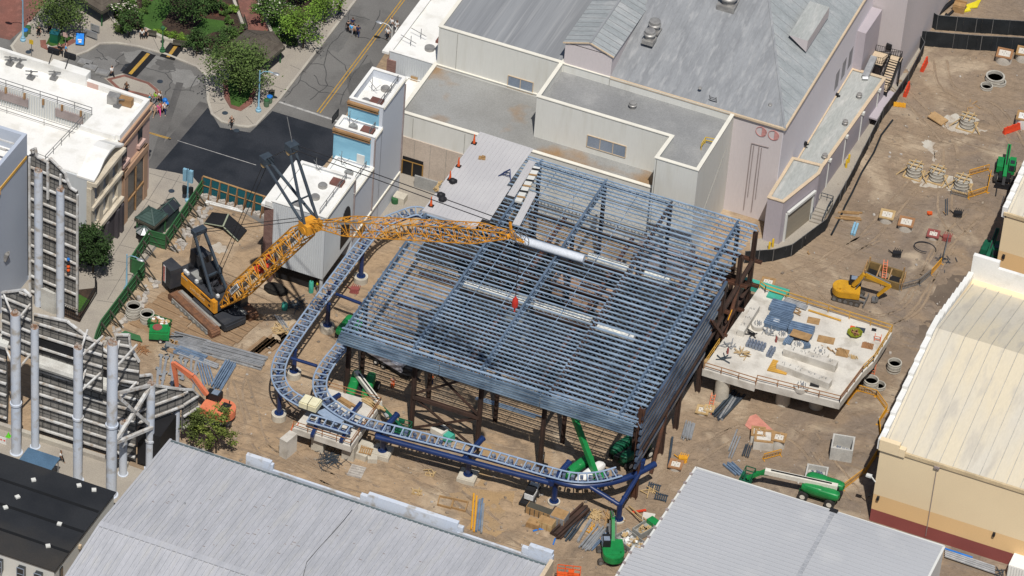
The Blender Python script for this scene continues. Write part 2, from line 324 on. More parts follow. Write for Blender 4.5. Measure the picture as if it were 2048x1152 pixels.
# park beds
struct('mulch_bed', sheet([P(*p, .17) for p in ((225, 40), (228, 25), (260, -40), (690, -60), (640, 20), (560, 90), (470, 120), (430, 108), (400, 95), (280, 62), (240, 50))], .17), Mt['mulch'])
lw = B()
for pp in (((275, 20), (300, 5), (330, -15), (345, 15), (335, 30), (318, 62), (282, 58)), ((372, 40), (400, 35), (450, 42), (448, 60), (425, 65), (402, 75)), ((520, 60), (560, 30), (590, 40), (560, 80))): lw.face(*[P(*p, .18) for p in pp])
struct('lawn', lw, Mt['lawn'])
struct('red_planting_bed', sheet([P(*p, .175) for p in ((392, 12), (440, 0), (462, 10), (455, 40), (405, 36), (398, 25))], .175), Mt['reddirt'])
struct('tree_mulch', sheet([P(*p, .185) for p in ((322, 45), (345, 25), (404, 40), (374, 75))], .185), Mt['mulch'])  # mulch bed round the lawn tree, same colour as the other bed
struct('brick_path', sheet([P(*p, .19) for p in ((472, -20), (512, -20), (545, 60), (540, 80), (500, 70), (480, 20))], .19), Mt['brickpave'])
pl = B(); pl.strip([P(*p) for p in ((236, 55), (225, 42), (218, 25), (228, 15))], .5, .1, .55); pl.strip([P(*p) for p in ((288, 62), (330, 82), (385, 98), (440, 112))], .45, .1, .6); pl.strip([P(*p) for p in ((467, 5), (485, 55))], .4, .1, .7); pl.strip([P(*p) for p in ((515, 0), (543, 72))], .4, .1, .7)
one('planter_wall', pl, Mt['kerb'], 'low pale concrete planter walls edging the park beds and brick path', 'wall')
tp = B(); tp.prism([P(*p, .3) for p in ((455, 165), (462, 140), (500, 145), (506, 172), (497, 198), (478, 213), (462, 208))], .1, .24); struct('tree_island_lawn', tp, Mt['lawn'])
tp = B(); tp.strip([P(*p, .2) for p in ((452, 160), (455, 195), (466, 213), (480, 217), (498, 205), (509, 172))], .9, .15, .22); struct('tree_island_brick', tp, Mt['brickpave'])
tp = B(); tp.prism([P(*p, .2) for p in ((92, 88), (100, 72), (130, 72), (148, 75), (125, 88), (104, 92))], .1, .24); struct('corner_lawn', tp, Mt['lawn'])
tp = B(); tp.strip([P(*p, .2) for p in ((86, 80), (87, 92), (100, 98), (120, 96), (150, 80))], .8, .15, .22); struct('corner_brick_band', tp, Mt['brickpave'])
# wet or dark soil patches, pale spills
for nm, z, mt, pp in (('damp_soil', .006, MM('damp', (.12, .092, .07), (.155, .12, .09), s=.3, rough=.95), ((1862, 600), (1890, 555), (1925, 550), (1950, 545), (1930, 575), (1915, 600), (1885, 620))),
                      ('damp_soil', .006, Mt['damp'], ((1820, 680), (1850, 645), (1890, 620), (1860, 680), (1835, 690))),
                      ('cement_spill', .008, MM('spill', (.46, .43, .37), (.38, .33, .27), s=.35, rough=.95, c3=(.32, .26, .2), s3=.7), ((1812, 350), (1850, 345), (1880, 352), (1930, 352), (1950, 365), (1935, 385), (1890, 380), (1840, 372))),
                      ('cement_spill', .008, Mt['spill'], ((1880, 245), (1895, 230), (1930, 228), (1972, 248), (1975, 262), (1955, 268), (1915, 265), (1885, 255))),
                      ('cement_spill', .008, Mt['spill'], ((1843, 284), (1855, 279), (1870, 285), (1875, 302), (1868, 325), (1863, 305), (1848, 295))),
                      ('cement_spill', .008, Mt['spill'], ((420, 492), (440, 485), (456, 500), (452, 506), (425, 504)))):
    struct(nm, sheet(rough([P(*p, z) for p in pp]), z), mt)
def mottled(name, poly, z, c1, c2, s_): struct(name, sheet(rough([P(*p, z) for p in poly], 7, .12), z), MM(name, c1, c2, s=s_, rough=.95, bump=.1, c3=tuple(v*1.2 for v in c1), s3=.3, fine=.16))
mottled('orange_sand', ((960, 880), (1010, 930), (1030, 1010), (990, 1075), (945, 1060), (905, 1000), (890, 975), (930, 955)), .005, (.33, .22, .115), (.295, .212, .132), .25)
# ---------------------------------------------------------------- buildings
def ribs(mb, p0, p1, d, n, w_=.08, h=.06):
    p0 = V(p0); p1 = V(p1)
    for i in range(n):
        a = p0.lerp(p1, i/(n-1)); mb.bar(a, a+V(d), w_, h)
def block(root, poly, z1, mw, mr, mc, par=.4, th=.3, z0=0, cop=.12, name='wall'):
    b = B(); b.strip(poly, th, z0, z1, True, off=-0); o = b.build(name, mw, root)
    r = B(); r.face(*[(p[0], p[1], z1-par) for p in poly]); r.build('roof', mr, root)
    if mc: c = B(); c.strip(poly, th+.22, z1, z1+cop, True); c.build('coping', mc, root)
    return o
def mushroom(par, c, r, h, box=0):
    b = B(); c = V(c)
    if box: b.ob(c, (r*2, r*2, box)); c = c+V((0, 0, box))
    b.lathe(c, [(r*.75, 0), (r*.75, h*.45), (r*1.05, h*.5), (r*1.05, h*.62), (r*.9, h*.7), (r*.9, h*.95), (r*.6, h), (0, h)], 14)
    b.build('roof_vent', Mt['vent'], par, True)
MM('roofpale', (.30, .32, .325), (.255, .275, .28), s=.5, rough=.6, st=(.05, 1, 1), c3=(.35, .36, .36), s3=.8)
sb = thing('show_building', (10, 28, 0), 'huge cream and mauve show building with stepped flat roofs and a grey hip roof', 'building')
sb_low = block(sb, [(-23.4, 16.1), (13.4, 16.1), (13.4, 28), (-23.4, 28)], 10, Mt['cream'], Mt['flatrust'], Mt['coping'], .45)
block(sb, [(-23.1, 28.1), (-5.3, 28.1), (-5.3, 80), (-23.1, 80)], 16.3, Mt['cream'], Mt['roofgrey'], Mt['coping'], .12, z0=8.5)
block(sb, [(-5.5, 19.85), (13.5, 19.85), (13.3, 14.7), (19, 14.7), (19, 28.2), (-5.5, 28.2)], 16.2, Mt['cream'], Mt['flatgrey'], Mt['coping'], 1.3)
b = B(); X0, Y0 = 26.1, 28.25
HX, HY, HZ = 26.1-7.3*1.9, 28.25+14.4*1.9, 16.3+4.2*1.9
b.box((-5.2, 28.12, 8), (1.5, 45, 19.8)); b.build('penthouse_wall', Mt['lavender'], sb)
b = B(); b.prism([(1.55, 28.3), (26.05, 28.3), (26.05, 85), (1.55, 85)], 0, 16.25); b.build('wall', Mt['lavender'], sb)
b = B(); b.box((26.05, 28.3, 0), (26.13, 85, 16.25)); b.build('side_wall', Mt['lavlifted'], sb)  # side wall colour lifted paler to make up for its weak grazing sunlight
b = B(); b.face((1.4, 28.1, 16.3), (26.3, 28.1, 16.3), (HX, HY, HZ), (1.4, HY, HZ)); b.face((26.3, 28.1, 16.3), (26.3, 95, 16.3), (HX, 95, HZ), (HX, HY, HZ)); b.face((-5.3, HY, HZ), (HX, HY, HZ), (HX, 95, HZ), (-5.3, 95, HZ))
hiproof = b.build('hip_roof', [Mt['roofgrey'], Mt['roofpale']], sb); hiproof.data.polygons[1].material_index = 1  # slope contrast put into the colour: right facet paler than the front one
b = B()
for i in range(26):
    x = 2+i*.95; t = 1 if x < HX else (26.3-x)/(26.3-HX); b.bar((x, 28.2, 16.33), (x, 28.1+(HY-28.1)*t, 16.33+(HZ-16.3)*t), .06, .05)
for i in range(18):
    y = 31+i*1.6; t = min(1, (y-28.1)/(HY-28.1)); b.bar((26.2, y, 16.33), (26.3-(26.3-HX)*t, y, 16.33+(HZ-16.3)*t), .06, .05)
b.build('roof_seams', Mt['roofgrey'], hiproof)
b = B(); b.bar((26.3, 28.1, 16.36), (HX, HY, HZ+.05), .3, .1); b.build('hip_cap', Mt['roofgrey'], hiproof)
b = B(); b.bar((1.5, 28.1, 16.2), (26.4, 28.1, 16.2), .3, .3); b.bar((26.35, 28.1, 16.2), (26.35, 90, 16.2), .3, .3); b.build('eave_trim', Mt['tancoping'], sb)
b = B(); b.face((-5.5, 27.9, 19.75), (-1.7, 27.9, 20.95), (-1.7, 60, 21), (-5.5, 60, 19.75)); b.face((-1.7, 27.9, 20.95), (1.8, 27.9, 19.75), (1.8, 60, 19.75), (-1.7, 60, 21)); pr_ = b.build('penthouse_roof', Mt['roofpale'], sb); b = B(); b.bar((-1.7, 27.9, 21.0), (-1.7, 60, 21.05), .3, .08)
for i in range(16): y = 28.6+i*1.1; b.bar((-5.5, y, 19.79), (-1.7, y, 20.99), .07, .05); b.bar((1.8, y, 19.79), (-1.7, y, 20.99), .07, .05)
b.build('seams', Mt['roofgrey'], pr_)
b = B(); b.ext([(-5.2, 28.12, 19.7), (1.5, 28.12, 19.7), (-1.7, 28.12, 20.85)], (0, .3, 0)); b.build('penthouse_gable', Mt['lavender'], sb)
b = B(); b.bar((-5.5, 27.95, 19.7), (-1.7, 27.95, 20.9), .15, .16); b.bar((-1.7, 27.95, 20.9), (1.8, 27.95, 19.7), .15, .16); b.build('fascia', Mt['tancoping'], sb)
b = B(); b.face(*[P(*p, z) for p, z in (((1578, 70), 20.1), ((1616, 82), 20.1), ((1659, 14), 20.1), ((1620, 2), 20.1))]); q = [P(1616, 82, 20.1), P(1659, 14, 20.1), P(1657, 34, 18.3), P(1612, 104, 18.2)]; b.build('dormer_roof', Mt['roofgreen'], sb)
b = B(); b.face(*q); b.face(P(1578, 70, 20.1), P(1616, 82, 20.1), P(1612, 104, 18.2)); b.build('dormer_wall', Mt['lavender'], sb)
for c, r, h, bx in ((P(1308, 62, 19.2), .85, 1.6, .2), (P(1298, 84, 18.7), .8, 1.4, .6), (P(1454, 28, 19.5), 1.25, 1.7, 2.0), (P(1265, 216, 14.9), .55, 1.0, 0), (P(1540, 212, 17), .25, .4, 0), (P(1400, 178, 17.4), .25, .3, 0)): mushroom(sb, c, r, h, bx)
for x0, x1, yy, za, zb, n in ((-12.85, -9.2, 27.93, 9.75, 11.75, 2), (1.9, 7.4, 19.68, 10.6, 12.5, 3)):
    b = B(); b.box((x0, yy-.03, za), (x1, yy+.05, zb)); wn = b.build('window', Mt['glassblue'], sb)
    b = B(); yy -= .04
    for i in range(n+1): x = x0+(x1-x0)*i/n; b.bar((x, yy, za), (x, yy, zb), .1)
    b.bar((x0, yy, za), (x1, yy, za), .1); b.bar((x0, yy, zb), (x1, yy, zb), .1)
    b.build('frame', Mt['tancoping'], wn)
b = B()                                      # vertical cladding joints and downpipes on the cream walls
for x in (-21.5, -14, -6, 2): b.bar((x, 15.93, .3), (x, 15.93, 9.6), .05)
b.bar((-23.3, 15.9, 6), (13, 15.9, 6), .05); b.bar((13.4, 14.5, .3), (13.4, 14.5, 16), .06); b.bar((19.1, 14.6, 9), (19.1, 14.6, 16), .08); b.bar((19.18, 17, 5), (19.18, 26.5, 12), .06)
for x in (-20.5, 1.5): b.bar((x, 27.93, 10), (x, 27.93, 16), .05)
b.build('wall_joints', MM('joint', (.30, .29, .26), rough=.8), sb)
b = B(); b.box((-23.2, 15.78, 0), (-9, 15.92, 6.2)); b.build('tile_panel', MM('tilep', (.50, .42, .35), (.46, .385, .32), s=.4, rough=.7), sb)
b = B()
for x in (-21, -18.7, -16.4, -14.1, -11.8): b.bar((x, 15.76, .2), (x, 15.76, 6.2), .04)
b.build('tile_joints', Mt['joint'], sb)
b = B(); b.box((-22.6, 15.70, .1), (-19.6, 15.79, 3)); b.build('door', [Mt['dark']], sb)
b = B()
for x in (-22.6, -21.1, -19.6): b.bar((x, 15.68, .1), (x, 15.68, 2.4), .14)
b.bar((-22.6, 15.68, 2.4), (-19.6, 15.68, 2.4), .12); b.build('door_frame', MM('bronze', (.35, .2, .06), rough=.5), sb)
# ladder, hatch rail
b = B(); lp = P(1420, 215, 15.2)
for dx in (0, .9): b.bar(lp+V((dx, .3, -.3)), lp+V((dx, -.8, 2.6)), .07)
for i in range(8): t = i/8; b.bar(lp+V((0, .3-1.1*t, -.3+2.9*t)), lp+V((.9, .3-1.1*t, -.3+2.9*t)), .06)
b.build('ladder', MM('ladder', (.05, .05, .055), rough=.5), sb)
b = B(); lp = P(1402, 300, 14.9)
for dx, dy in ((0, 0), (1.5, .2), (0, 1.5), (1.5, 1.7)): b.bar(lp+V((dx, dy, 0)), lp+V((dx, dy, 1.1)), .09)
for z in (.6, 1.1): b.bar(lp+V((0, 0, z)), lp+V((0, 1.5, z)), .08); b.bar(lp+V((0, 1.5, z)), lp+V((1.5, 1.7, z)), .08); b.bar(lp+V((1.5, 1.7, z)), lp+V((1.5, .2, z)), .08)
b.build('hatch_rail', Mt['yellow'], sb)
# faint pipes and red circle marks on the mauve front wall
b = B()
for x0 in (22.0, 23.1): b.bar((x0, 28.2, 1), (x0, 28.2, 12.3), .09); b.bar((x0+.35, 28.2, 3.3), (x0+.35, 28.2, 12.1), .07)
b.bar((22, 28.2, 12.3), (24.4, 28.2, 12.4), .08); b.build('conduit', MM('conduit', (.30, .25, .24), rough=.6), sb)
b = B()
for k in (0, 1):
    c = V((23.1+1.75*k, 28.24, 14.6)); n = 20
    for i in range(n): a0, a1 = 2*pi*i/n, 2*pi*(i+1)/n; b.bar(c+V((.75*cos(a0), 0, .75*sin(a0))), c+V((.75*cos(a1), 0, .75*sin(a1))), .1, .06)
    b.ext([c+V((.1, 0, -.7)), c+V((.1, 0, .7))]+[c+V((.68*cos(a), 0, .68*sin(a))) for a in (1, .5, 0, -.5, -1)], (0, -.03, 0))
b.build('red_circle_marks', Mt['pinkmark'], sb)
b = B()
for yy in (57, 54.2, 51.4): b.box((26.05, yy, 6.6), (26.16, yy+1.6, 9.6))
b.build('wall_panel', MM('gpanel', (.26, .25, .26), rough=.7), sb)
for px, py in ((1610, 290), (1673, 193), (1727, 98)):
    v = ray(px, py); c = CP+v*((26.25-CP.x)/v.x); b = B(); b.ob(c, (.5, .4, .5)); b.bar(c, c+V((.5, 0, .3)), .15); b.build('wall_lamp', Mt['dark'], sb)
# low annex and loading dock on the right side
an = [(26.1, 34.0), (29.6, 34.6), (30.9, 59.6), (26.1, 59.6)]
block(sb, an, 5.0, Mt['lavender2'], Mt['roofgreen'], Mt['tancoping'], .12, .25, name='annex_wall')
block(sb, [(26.3, 24.6), (28.3, 24.6), (30.5, 32.5), (30.4, 34.3), (26.3, 34.0)], 7.2, Mt['lavender2'], Mt['roofgreen'], Mt['tancoping'], .15, .25, name='dock_wall')
for px, py in ((1690, 250), (1649, 317), (1718, 196)): mushroom(sb, P(px, py, 4.9), .4, .8)
dn = (V((30.5, 32.5, 0))-V((28.3, 24.6, 0))).normalized(); nn = V((dn.y, -dn.x, 0))
b = B(); a = V((28.3, 24.6, 0))+dn*1.2+nn*.16; b.ext([a, a+dn*5.8, a+dn*5.8+V((0, 0, 4.6)), a+V((0, 0, 4.6))], nn*.06); b.build('roller_door', MM('rolldoor', (.30, .26, .20), (.27, .235, .18), s=2, rough=.6, st=(.1, .1, 4)), sb)
b = B(); b.ext([a-dn*.3+nn*.1+V((0, 0, 4.7)), a+dn*6.1+nn*.1+V((0, 0, 4.7)), a+dn*6.1+nn*.1+V((0, 0, 5.1)), a-dn*.3+nn*.1+V((0, 0, 5.1))], nn*.35)
b.bar(a-dn*.2+nn*.1, a-dn*.2+nn*.1+V((0, 0, 4.7)), .3); b.bar(a+dn*6+nn*.1, a+dn*6+nn*.1+V((0, 0, 4.7)), .3); b.build('door_surround', Mt['whitewall'], sb)
for t in (.18, .42, .66, .9):
    q = V((29.6, 34.6, 0)).lerp(V((30.9, 59.6, 0)), t); b = B(); b.bar(q+V((.2, 0, 0)), q+V((.2, 0, 4.6)), .14)
    b.ob(q+V((.25, 0, 4.5)), (.5, .5, .4)); b.build('downpipe', Mt['whitewall'], sb)
b = B(); b.bar((29.75, 36.5, 3.4), (30.7, 56.5, 3.4), .06); b.ob((31.4, 58, 1.5), (1.3, 7, .25), -.03); b.build('ledge', Mt['lavender2'], sb)
b = B(); b.bar(P(1730, 155, 5.2), P(1748, 115, 6.2), .9, .7); b.bar(P(1730, 155, 5.2), P(1730, 160, 5), .8); b.build('duct', Mt['galv'], sb)
# taller mauve tower at the far right end
tw = thing('tower_block', (28, 70, 0), 'tall plain mauve block behind the steel stair at the top right', 'building')
block(tw, [(26.2, 66.5), (31.0, 65.6), (31.6, 95), (26.2, 95)], 17, Mt['lavender'], Mt['flatgrey'], Mt['tancoping'], .3)
b = B(); q = V((29.4, 65.7, 5.5)); b.ob(q, (.8, .5, .9)); b.build('wall_lamp', Mt['dark'], tw)
b = B(); b.prism([(25.9, 59.7), (27.4, 59.6), (27.6, 66), (25.9, 66)], 0, 11.5); b.build('stair_bay', Mt['lavender2'], tw)
# ---------------------------------------------------------------- facade row with the white box and blue storefronts
XR = -21.6
fr = thing('storefront_row', (-25, 0, 0), 'stepped row of white boxes with light blue brick storefronts beside the black asphalt', 'building')
def white_roof(x0, x1, y0, y1, z, par, wall, name='wall', cop=1, z0=0):
    b = B(); b.strip([(x0, y0), (x1, y0), (x1, y1), (x0, y1)], .25, z0, z, True); b.build(name, wall, fr)
    b = B(); b.face((x0, y0, z-par), (x1, y0, z-par), (x1, y1, z-par), (x0, y1, z-par)); b.build('roof', Mt['white'], fr)
    if cop: b = B(); b.strip([(x0, y0), (x1, y0), (x1, y1), (x0, y1)], .42, z, z+.1, True); b.build('coping', Mt['white'], fr)
def corr_lines(mb, a, q, z0, z1, step, out):
    a = V(a); q = V(q); n = int((q-a).length/step)
    for i in range(1, n): p = a.lerp(q, i/n)+V(out); mb.bar((p.x, p.y, z0), (p.x, p.y, z1), .12, .05)
white_roof(-28.9, XR, -13.0, -3.9, 13.4, .35, Mt['corr'], z0=3.1)
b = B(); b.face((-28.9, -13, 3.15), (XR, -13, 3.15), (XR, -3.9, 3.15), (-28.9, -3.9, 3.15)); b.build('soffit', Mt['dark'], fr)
b = B(); corr_lines(b, (-28.9, -13, 0), (XR, -13, 0), 3.2, 13.2, .3, (0, -.14, 0)); corr_lines(b, (XR, -13, 0), (XR, -3.9, 0), 3.2, 13.2, .3, (.14, 0, 0)); b.build('corrugation', Mt['corr'], fr)
b = B(); b.box((-28.6, -12.0, 0), (-23.6, -4, 3.1)); b.build('recessed_storefront', Mt['dark'], fr)
b = B(); b.bar((-21.8, -12.7, 0), (-21.8, -12.7, 3.2), .35); b.build('corner_post', Mt['corr'], fr)
b = B(); b.bar((-29.2, -12.9, 0), (-29.2, -12.9, 13), .2); b.prism([(-30.3, -12.6), (-28.75, -13.25), (-28.75, -4), (-30.3, -4)], 0, 12.2); b.build('brick_pier', Mt['brick'], fr)
b = B(); b.box((-30.5, -13.2, 12.2), (-28.9, -3.9, 12.6)); b.box((-29.9, -13.3, 12.6), (-28.95, -3.8, 13.3)); b.build('cornice', Mt['white'], fr)
white_roof(-26.6, XR, -3.7, 2.4, 10.8, .35, Mt['rowwall'])
white_roof(-27.0, XR, 2.5, 4.7, 15.7, .4, Mt['rowwall'])
white_roof(-26.1, XR, 4.85, 12.0, 19.0, 1.3, Mt['rowwall'])
white_roof(-27.3, -23.6, 12.1, 27.8, 6.5, .2, Mt['whitewall'])
for x0, y, z0, z1 in ((-27.15, 2.4, 0, 15.1), (-26.25, 4.74, 0, 18.3), (-28.3, -3.72, 0, 9.3)):
    b = B(); b.box((x0, y-.06, z0), (XR-.35, y+.05, z1)); b.box((x0-.12, y-.06, z0), (x0, y+(2.2 if z1 < 17 else 7), z1)); b.build('blue_brick_wall', Mt['blue'], fr)
    b = B(); b.box((x0-.2, y-.45, z1), (XR-.4, y+.1, z1+.3)); b.box((x0-.2, y-.32, z1-.45), (XR-.4, y+.1, z1-.3)); b.build('brown_cornice', Mt['trimbrown'], fr)
b = B(); b.box((-23.8, 2.2, 10.8), (-22.7, 2.35, 12.3)); b.build('roof_door', Mt['whitewall'], fr)
b = B()
for y0, y1, z in ((-13, -3.9, 13.5), (-3.8, 2.4, 10.9), (2.5, 4.7, 15.8), (4.85, 12, 19.1)): b.bar((XR+.15, y0, z-.25), (XR+.15, y1, z-.25), .35, .3)
b.bar((XR+.15, -3.7, 3.3), (XR+.15, 12, 3.3), .3, .25); b.build('eave_gutter', Mt['coping'], fr)
for y, z0, z1 in ((-3.75, 3, 13), (2.45, 3, 15.3), (12, 3.3, 18)): b = B(); b.bar((XR+.2, y, z0), (XR+.2, y, z1), .18); b.build('downpipe', Mt['conduit'], fr)
b = B(); n = 14; b.ext([V((XR+.13, -6.2+1.5*cos(pi*i/n), 7.6+2.6*sin(pi*i/n))) for i in range(n+1)]+[V((XR+.13, -7.7, 4.2)), V((XR+.13, -4.7, 4.2))], (.06, 0, 0)); b.build('arched_opening', Mt['dark'], fr)
b = B(); b.box((XR+.12, -1.6, .2), (XR+.2, .6, 2.8)); b.build('side_door', Mt['trimbrown'], fr)
def rail(mb, pts, h=1.05, sp=2, w_=.07, mids=(.5,)):
    pts = [V(p) for p in pts]
    for a, q in zip(pts, pts[1:]):
        n = max(1, round((q-a).length/sp))
        for i in range(n+1): p = a.lerp(q, i/n); mb.bar(p, p+V((0, 0, h)), w_)
        for k in (*[h*f for f in mids], h): mb.bar(a+V((0, 0, k)), q+V((0, 0, k)), w_)
b = B(); rail(b, [(-22.5, -12.6, 13.1), (-22.5, -4.2, 13.1)]); b.build('roof_rail', Mt['greyrail'], fr); b = B(); rail(b, [(-22.4, -3.2, 10.5), (-22.4, 2.2, 10.5)]); b.build('roof_rail', Mt['greyrail'], fr); b = B(); rail(b, [(-22.4, 2.7, 15.4), (-22.4, 4.6, 15.4)]); b.build('roof_rail', Mt['greyrail'], fr); b = B(); rail(b, [(-22.4, 5, 18.2), (-22.4, 11.8, 18.2)]); b.build('roof_rail', Mt['greyrail'], fr)
for x, y, z in ((-24.6, -7, 13.05), (-24.5, -9.6, 13.05), (-26, -12, 13.05), (-23.9, 0, 10.5), (-25, 3.4, 15.35), (-23.4, 10, 17.75), (-24.6, 6.3, 17.75), (-25.2, 17, 6.3)):
    b = B(); b.cyl((x, y, z), .62, .3, 16); b.cyl((x, y, z+.3), .5, .15, 16); b.build('roof_vent', Mt['vent'], fr, True)
for x, y, z in ((-23.2, -5.5, 13.06), (-23.0, 3.6, 15.36), (-23.3, 6.9, 17.76)): b = B(); b.ob((x, y, z), (1.7, 1.3, .35)); b.build('roof_hatch', Mt['hatch'], fr)
b = B()
for x, y, z in ((-26.8, -4.2, 13), (-25.8, 4, 15.3), (-24.9, 9, 17.7), (-25.6, 1.4, 10.5)): b.bar((x, y, z), (x, y, z+2.2), .06); b.bar((x-.4, y, z+1.6), (x+1, y-.6, z+.8), .05); b.bar((x+.1, y, z), (x+1.2, y, z+1.4), .05)
b.build('antenna', Mt['greyrail'], fr)
b = B(); b.bar((-27.6, 2.4, 16.4), (-27.6, 4.4, 16.4), .12, 1.1); b.build('rooftop_sign', Mt['dark'], fr)
tb = thing('white_brick_building', (-27, 35, 0), 'white roofed building with a brick pier beside the street with yellow lines', 'building')
fr2 = fr; fr = tb
white_roof(-30.0, -23.4, 27.9, 75, 10, .35, Mt['corr'])
b = B(); corr_lines(b, (-29, 27.9, 0), (-23.4, 27.9, 0), .2, 9.8, .32, (0, -.14, 0)); b.build('corrugation', Mt['corr'], tb)
b = B(); b.box((-30.4, 27.6, 0), (-29.1, 30, 8.6)); b.build('brick_pier', Mt['brick'], tb)
b = B(); b.box((-31.1, 27.4, 9.6), (-30.15, 75, 9.95)); b.build('cornice', Mt['white'], tb)
b = B(); b.box((-26.8, 27.62, 4.6), (-25.8, 27.72, 7)); b.build('boarded_door', Mt['ply'], tb)
for x, y in ((-25.6, 31), (-25, 36), (-24.6, 41.5)): b = B(); b.cyl((x, y, 9.65), .7, .4, 16); b.build('roof_vent', Mt['vent'], tb, True)
b = B(); b.ob((-24.6, 33.5, 9.66), (1.8, 1.5, .35)); b.build('roof_hatch', Mt['hatch'], tb)
b = B()
for x, y in ((-28.2, 30.5), (-27.6, 32.6)): b.bar((x, y, 9.6), (x, y, 11.4), .07); b.bar((x-1.6, y+.2, 10.9), (x+.9, y-.3, 10.6), .06)
b.build('antenna', Mt['greyrail'], tb); fr = fr2
# ---------------------------------------------------------------- pink corner building, far left
pk = thing('pink_corner_building', (-63, -10, 0), 'pink and white corner building with ornate front and white flat roofs with railings', 'building')
b = B(); b.prism([(-80, -2.9), (-51.7, -3.3), (-51.6, -11.9), (-51.7, -20.5), (-58, -20.5), (-57, -8.3), (-80, -8.0)], 0, 14.4); b.build('wall', Mt['whitewall'], pk)
b = B(); b.prism([(-80, -8.0), (-57, -8.3), (-57.8, -20.5), (-58, -26), (-80, -26)], 0, 11.2); b.build('lower_wall', Mt['whitewall'], pk)
b = B(); b.face((-80, -2.9, 14.42), (-51.7, -3.3, 14.42), (-51.6, -20.4, 14.42), (-58, -20.4, 14.42), (-57.05, -8.35, 14.42), (-80, -8.05, 14.42)); b.build('upper_roof', Mt['white'], pk)
b = B(); b.face((-80, -8.05, 11.23), (-57.1, -8.35, 11.23), (-57.9, -20.4, 11.23), (-58, -26, 11.23), (-80, -26, 11.23)); b.build('lower_roof', Mt['white'], pk)
b = B(); b.strip([(-80, -2.9), (-66, -3.0)], .5, 14.4, 16.0); b.strip([(-66, -2.7), (-60.5, -2.8)], 1.4, 14.4, 16.2); b.strip([(-60.5, -3.0), (-51.7, -3.3), (-51.7, -11.9)], .6, 14.4, 15.3); b.strip([(-57, -12), (-52, -12)], .35, 14.4, 15.2); b.build('parapet', Mt['white'], pk)
b = B(); b.box((-60.4, -3.36, 14.4), (-52, -3.28, 15.25)); b.build('pink_parapet_face', Mt['pink'], pk)
b = B(); b.box((-51.72, -11.9, 0), (-51.45, -3.1, 14.3)); b.box((-52, -3.25, 0), (-51.5, -2.75, 14.3)); b.build('pink_wall', Mt['pink'], pk)
b = B(); b.box((-51.7, -11.9, 12.7), (-51.2, -2.7, 13.2)); b.box((-51.7, -11.9, 14.2), (-51.1, -2.6, 14.5)); b.build('cornice', Mt['tanpink'], pk)
for y in (-5.8, -10.4):
    b = B(); b.box((-51.5, y-.6, 10.2), (-51.35, y+.6, 12.5)); wn = b.build('window', Mt['glassdark'], pk)
    b = B(); b.box((-51.5, y-.95, 9.6), (-51.0, y+.95, 10.1)); b.build('sill', Mt['pink'], wn)
b = B(); b.box((-51.5, -11.4, .2), (-51.05, -4.4, 9.0)); b.box((-51.1, -11.4, .2), (-50.9, -10.3, 9)); b.box((-51.1, -5.5, .2), (-50.9, -4.4, 9)); b.box((-51.1, -11.4, 8), (-50.8, -4.4, 9)); b.build('tan_portal', Mt['tanpink'], pk)
b = B(); b.box((-51.06, -10.2, .3), (-51.0, -5.6, 7.6)); b.build('portal_glass', Mt['glassdark'], pk)
b = B(); b.bar((-50.95, -10.2, 3.4), (-50.95, -5.6, 3.4), .25); b.bar((-50.95, -7.9, .3), (-50.95, -7.9, 7.6), .2); b.build('portal_frame', Mt['trimbrown'], pk)
# ornate white facade: piers, ledges, window bays
b = B()
for z, o in ((13.4, 1.3), (9.4, .9), (5.2, 1.1)): b.box((-51.7, -20.9, z), (-51.6+o, -12.2, z+.55)); b.box((-51.7, -20.9, z-.5), (-51.6+o*.5, -12.2, z))
b.build('ledge', Mt['stone'], pk)
for y in (-20.5, -18, -15.3, -12.6):
    b = B(); b.box((-51.65, y-.55, 5.5), (-51.0, y+.55, 13)); b.build('pier', Mt['stone'], pk)
for y in (-19.25, -16.65, -13.95):
    for z in (6.2, 10.1):
        b = B(); b.box((-51.6, y-.65, z), (-51.4, y+.65, z+2.6)); wn = b.build('window', Mt['glassblue'], pk)
        b = B(); b.box((-51.5, y-.8, z-.3), (-51.05, y+.8, z)); b.build('sill', Mt['stone'], wn)
b = B(); b.box((-51.7, -20.9, 0), (-50.9, -12.2, 5)); b.build('dark_shopfront', MM('slate', (.07, .062, .07), rough=.7), pk)
for y in (-19.8, -17, -14, -12.7): b = B(); b.box((-51, y-.3, 0), (-50.4, y+.3, 4.8)); b.build('shop_column', Mt['slate'], pk)
b = B(); pr = [(0, 14.4), (1.5, 14.8), (3, 15.8), (4.6, 16.1), (6.2, 15.8), (7.7, 14.8), (8.7, 14.4)]
for (y0, z0), (y1, z1) in zip(pr, pr[1:]): b.add([(-53.2, -20.8+y0, z0-.3), (-50.7, -20.8+y0, z0-.3), (-50.7, -20.8+y1, z1-.3), (-53.2, -20.8+y1, z1-.3), (-53.2, -20.8+y0, z0), (-50.7, -20.8+y0, z0), (-50.7, -20.8+y1, z1), (-53.2, -20.8+y1, z1)], [(3,2,1,0),(4,5,6,7),(0,1,5,4),(1,2,6,5),(2,3,7,6),(3,0,4,7)])
b.build('curved_pediment', Mt['white'], pk)
b = B(); b.box((-58, -20.75, 0), (-51.6, -20.5, 14.3)); b.build('end_wall', Mt['corr'], pk)
for x0, x1 in ((-71, -66.5), (-62.5, -58.5)): b = B(); b.box((x0, -8.5, 12.3), (x1, -8.2, 13.6)); b.build('louvre', Mt['conduit'], pk)
b = B()
for i in range(60): x = -79+i*.37; b.bar((x, -8.33, 11.3), (x, -8.33, 14.3), .1)
b.build('siding', Mt['corr'], pk)
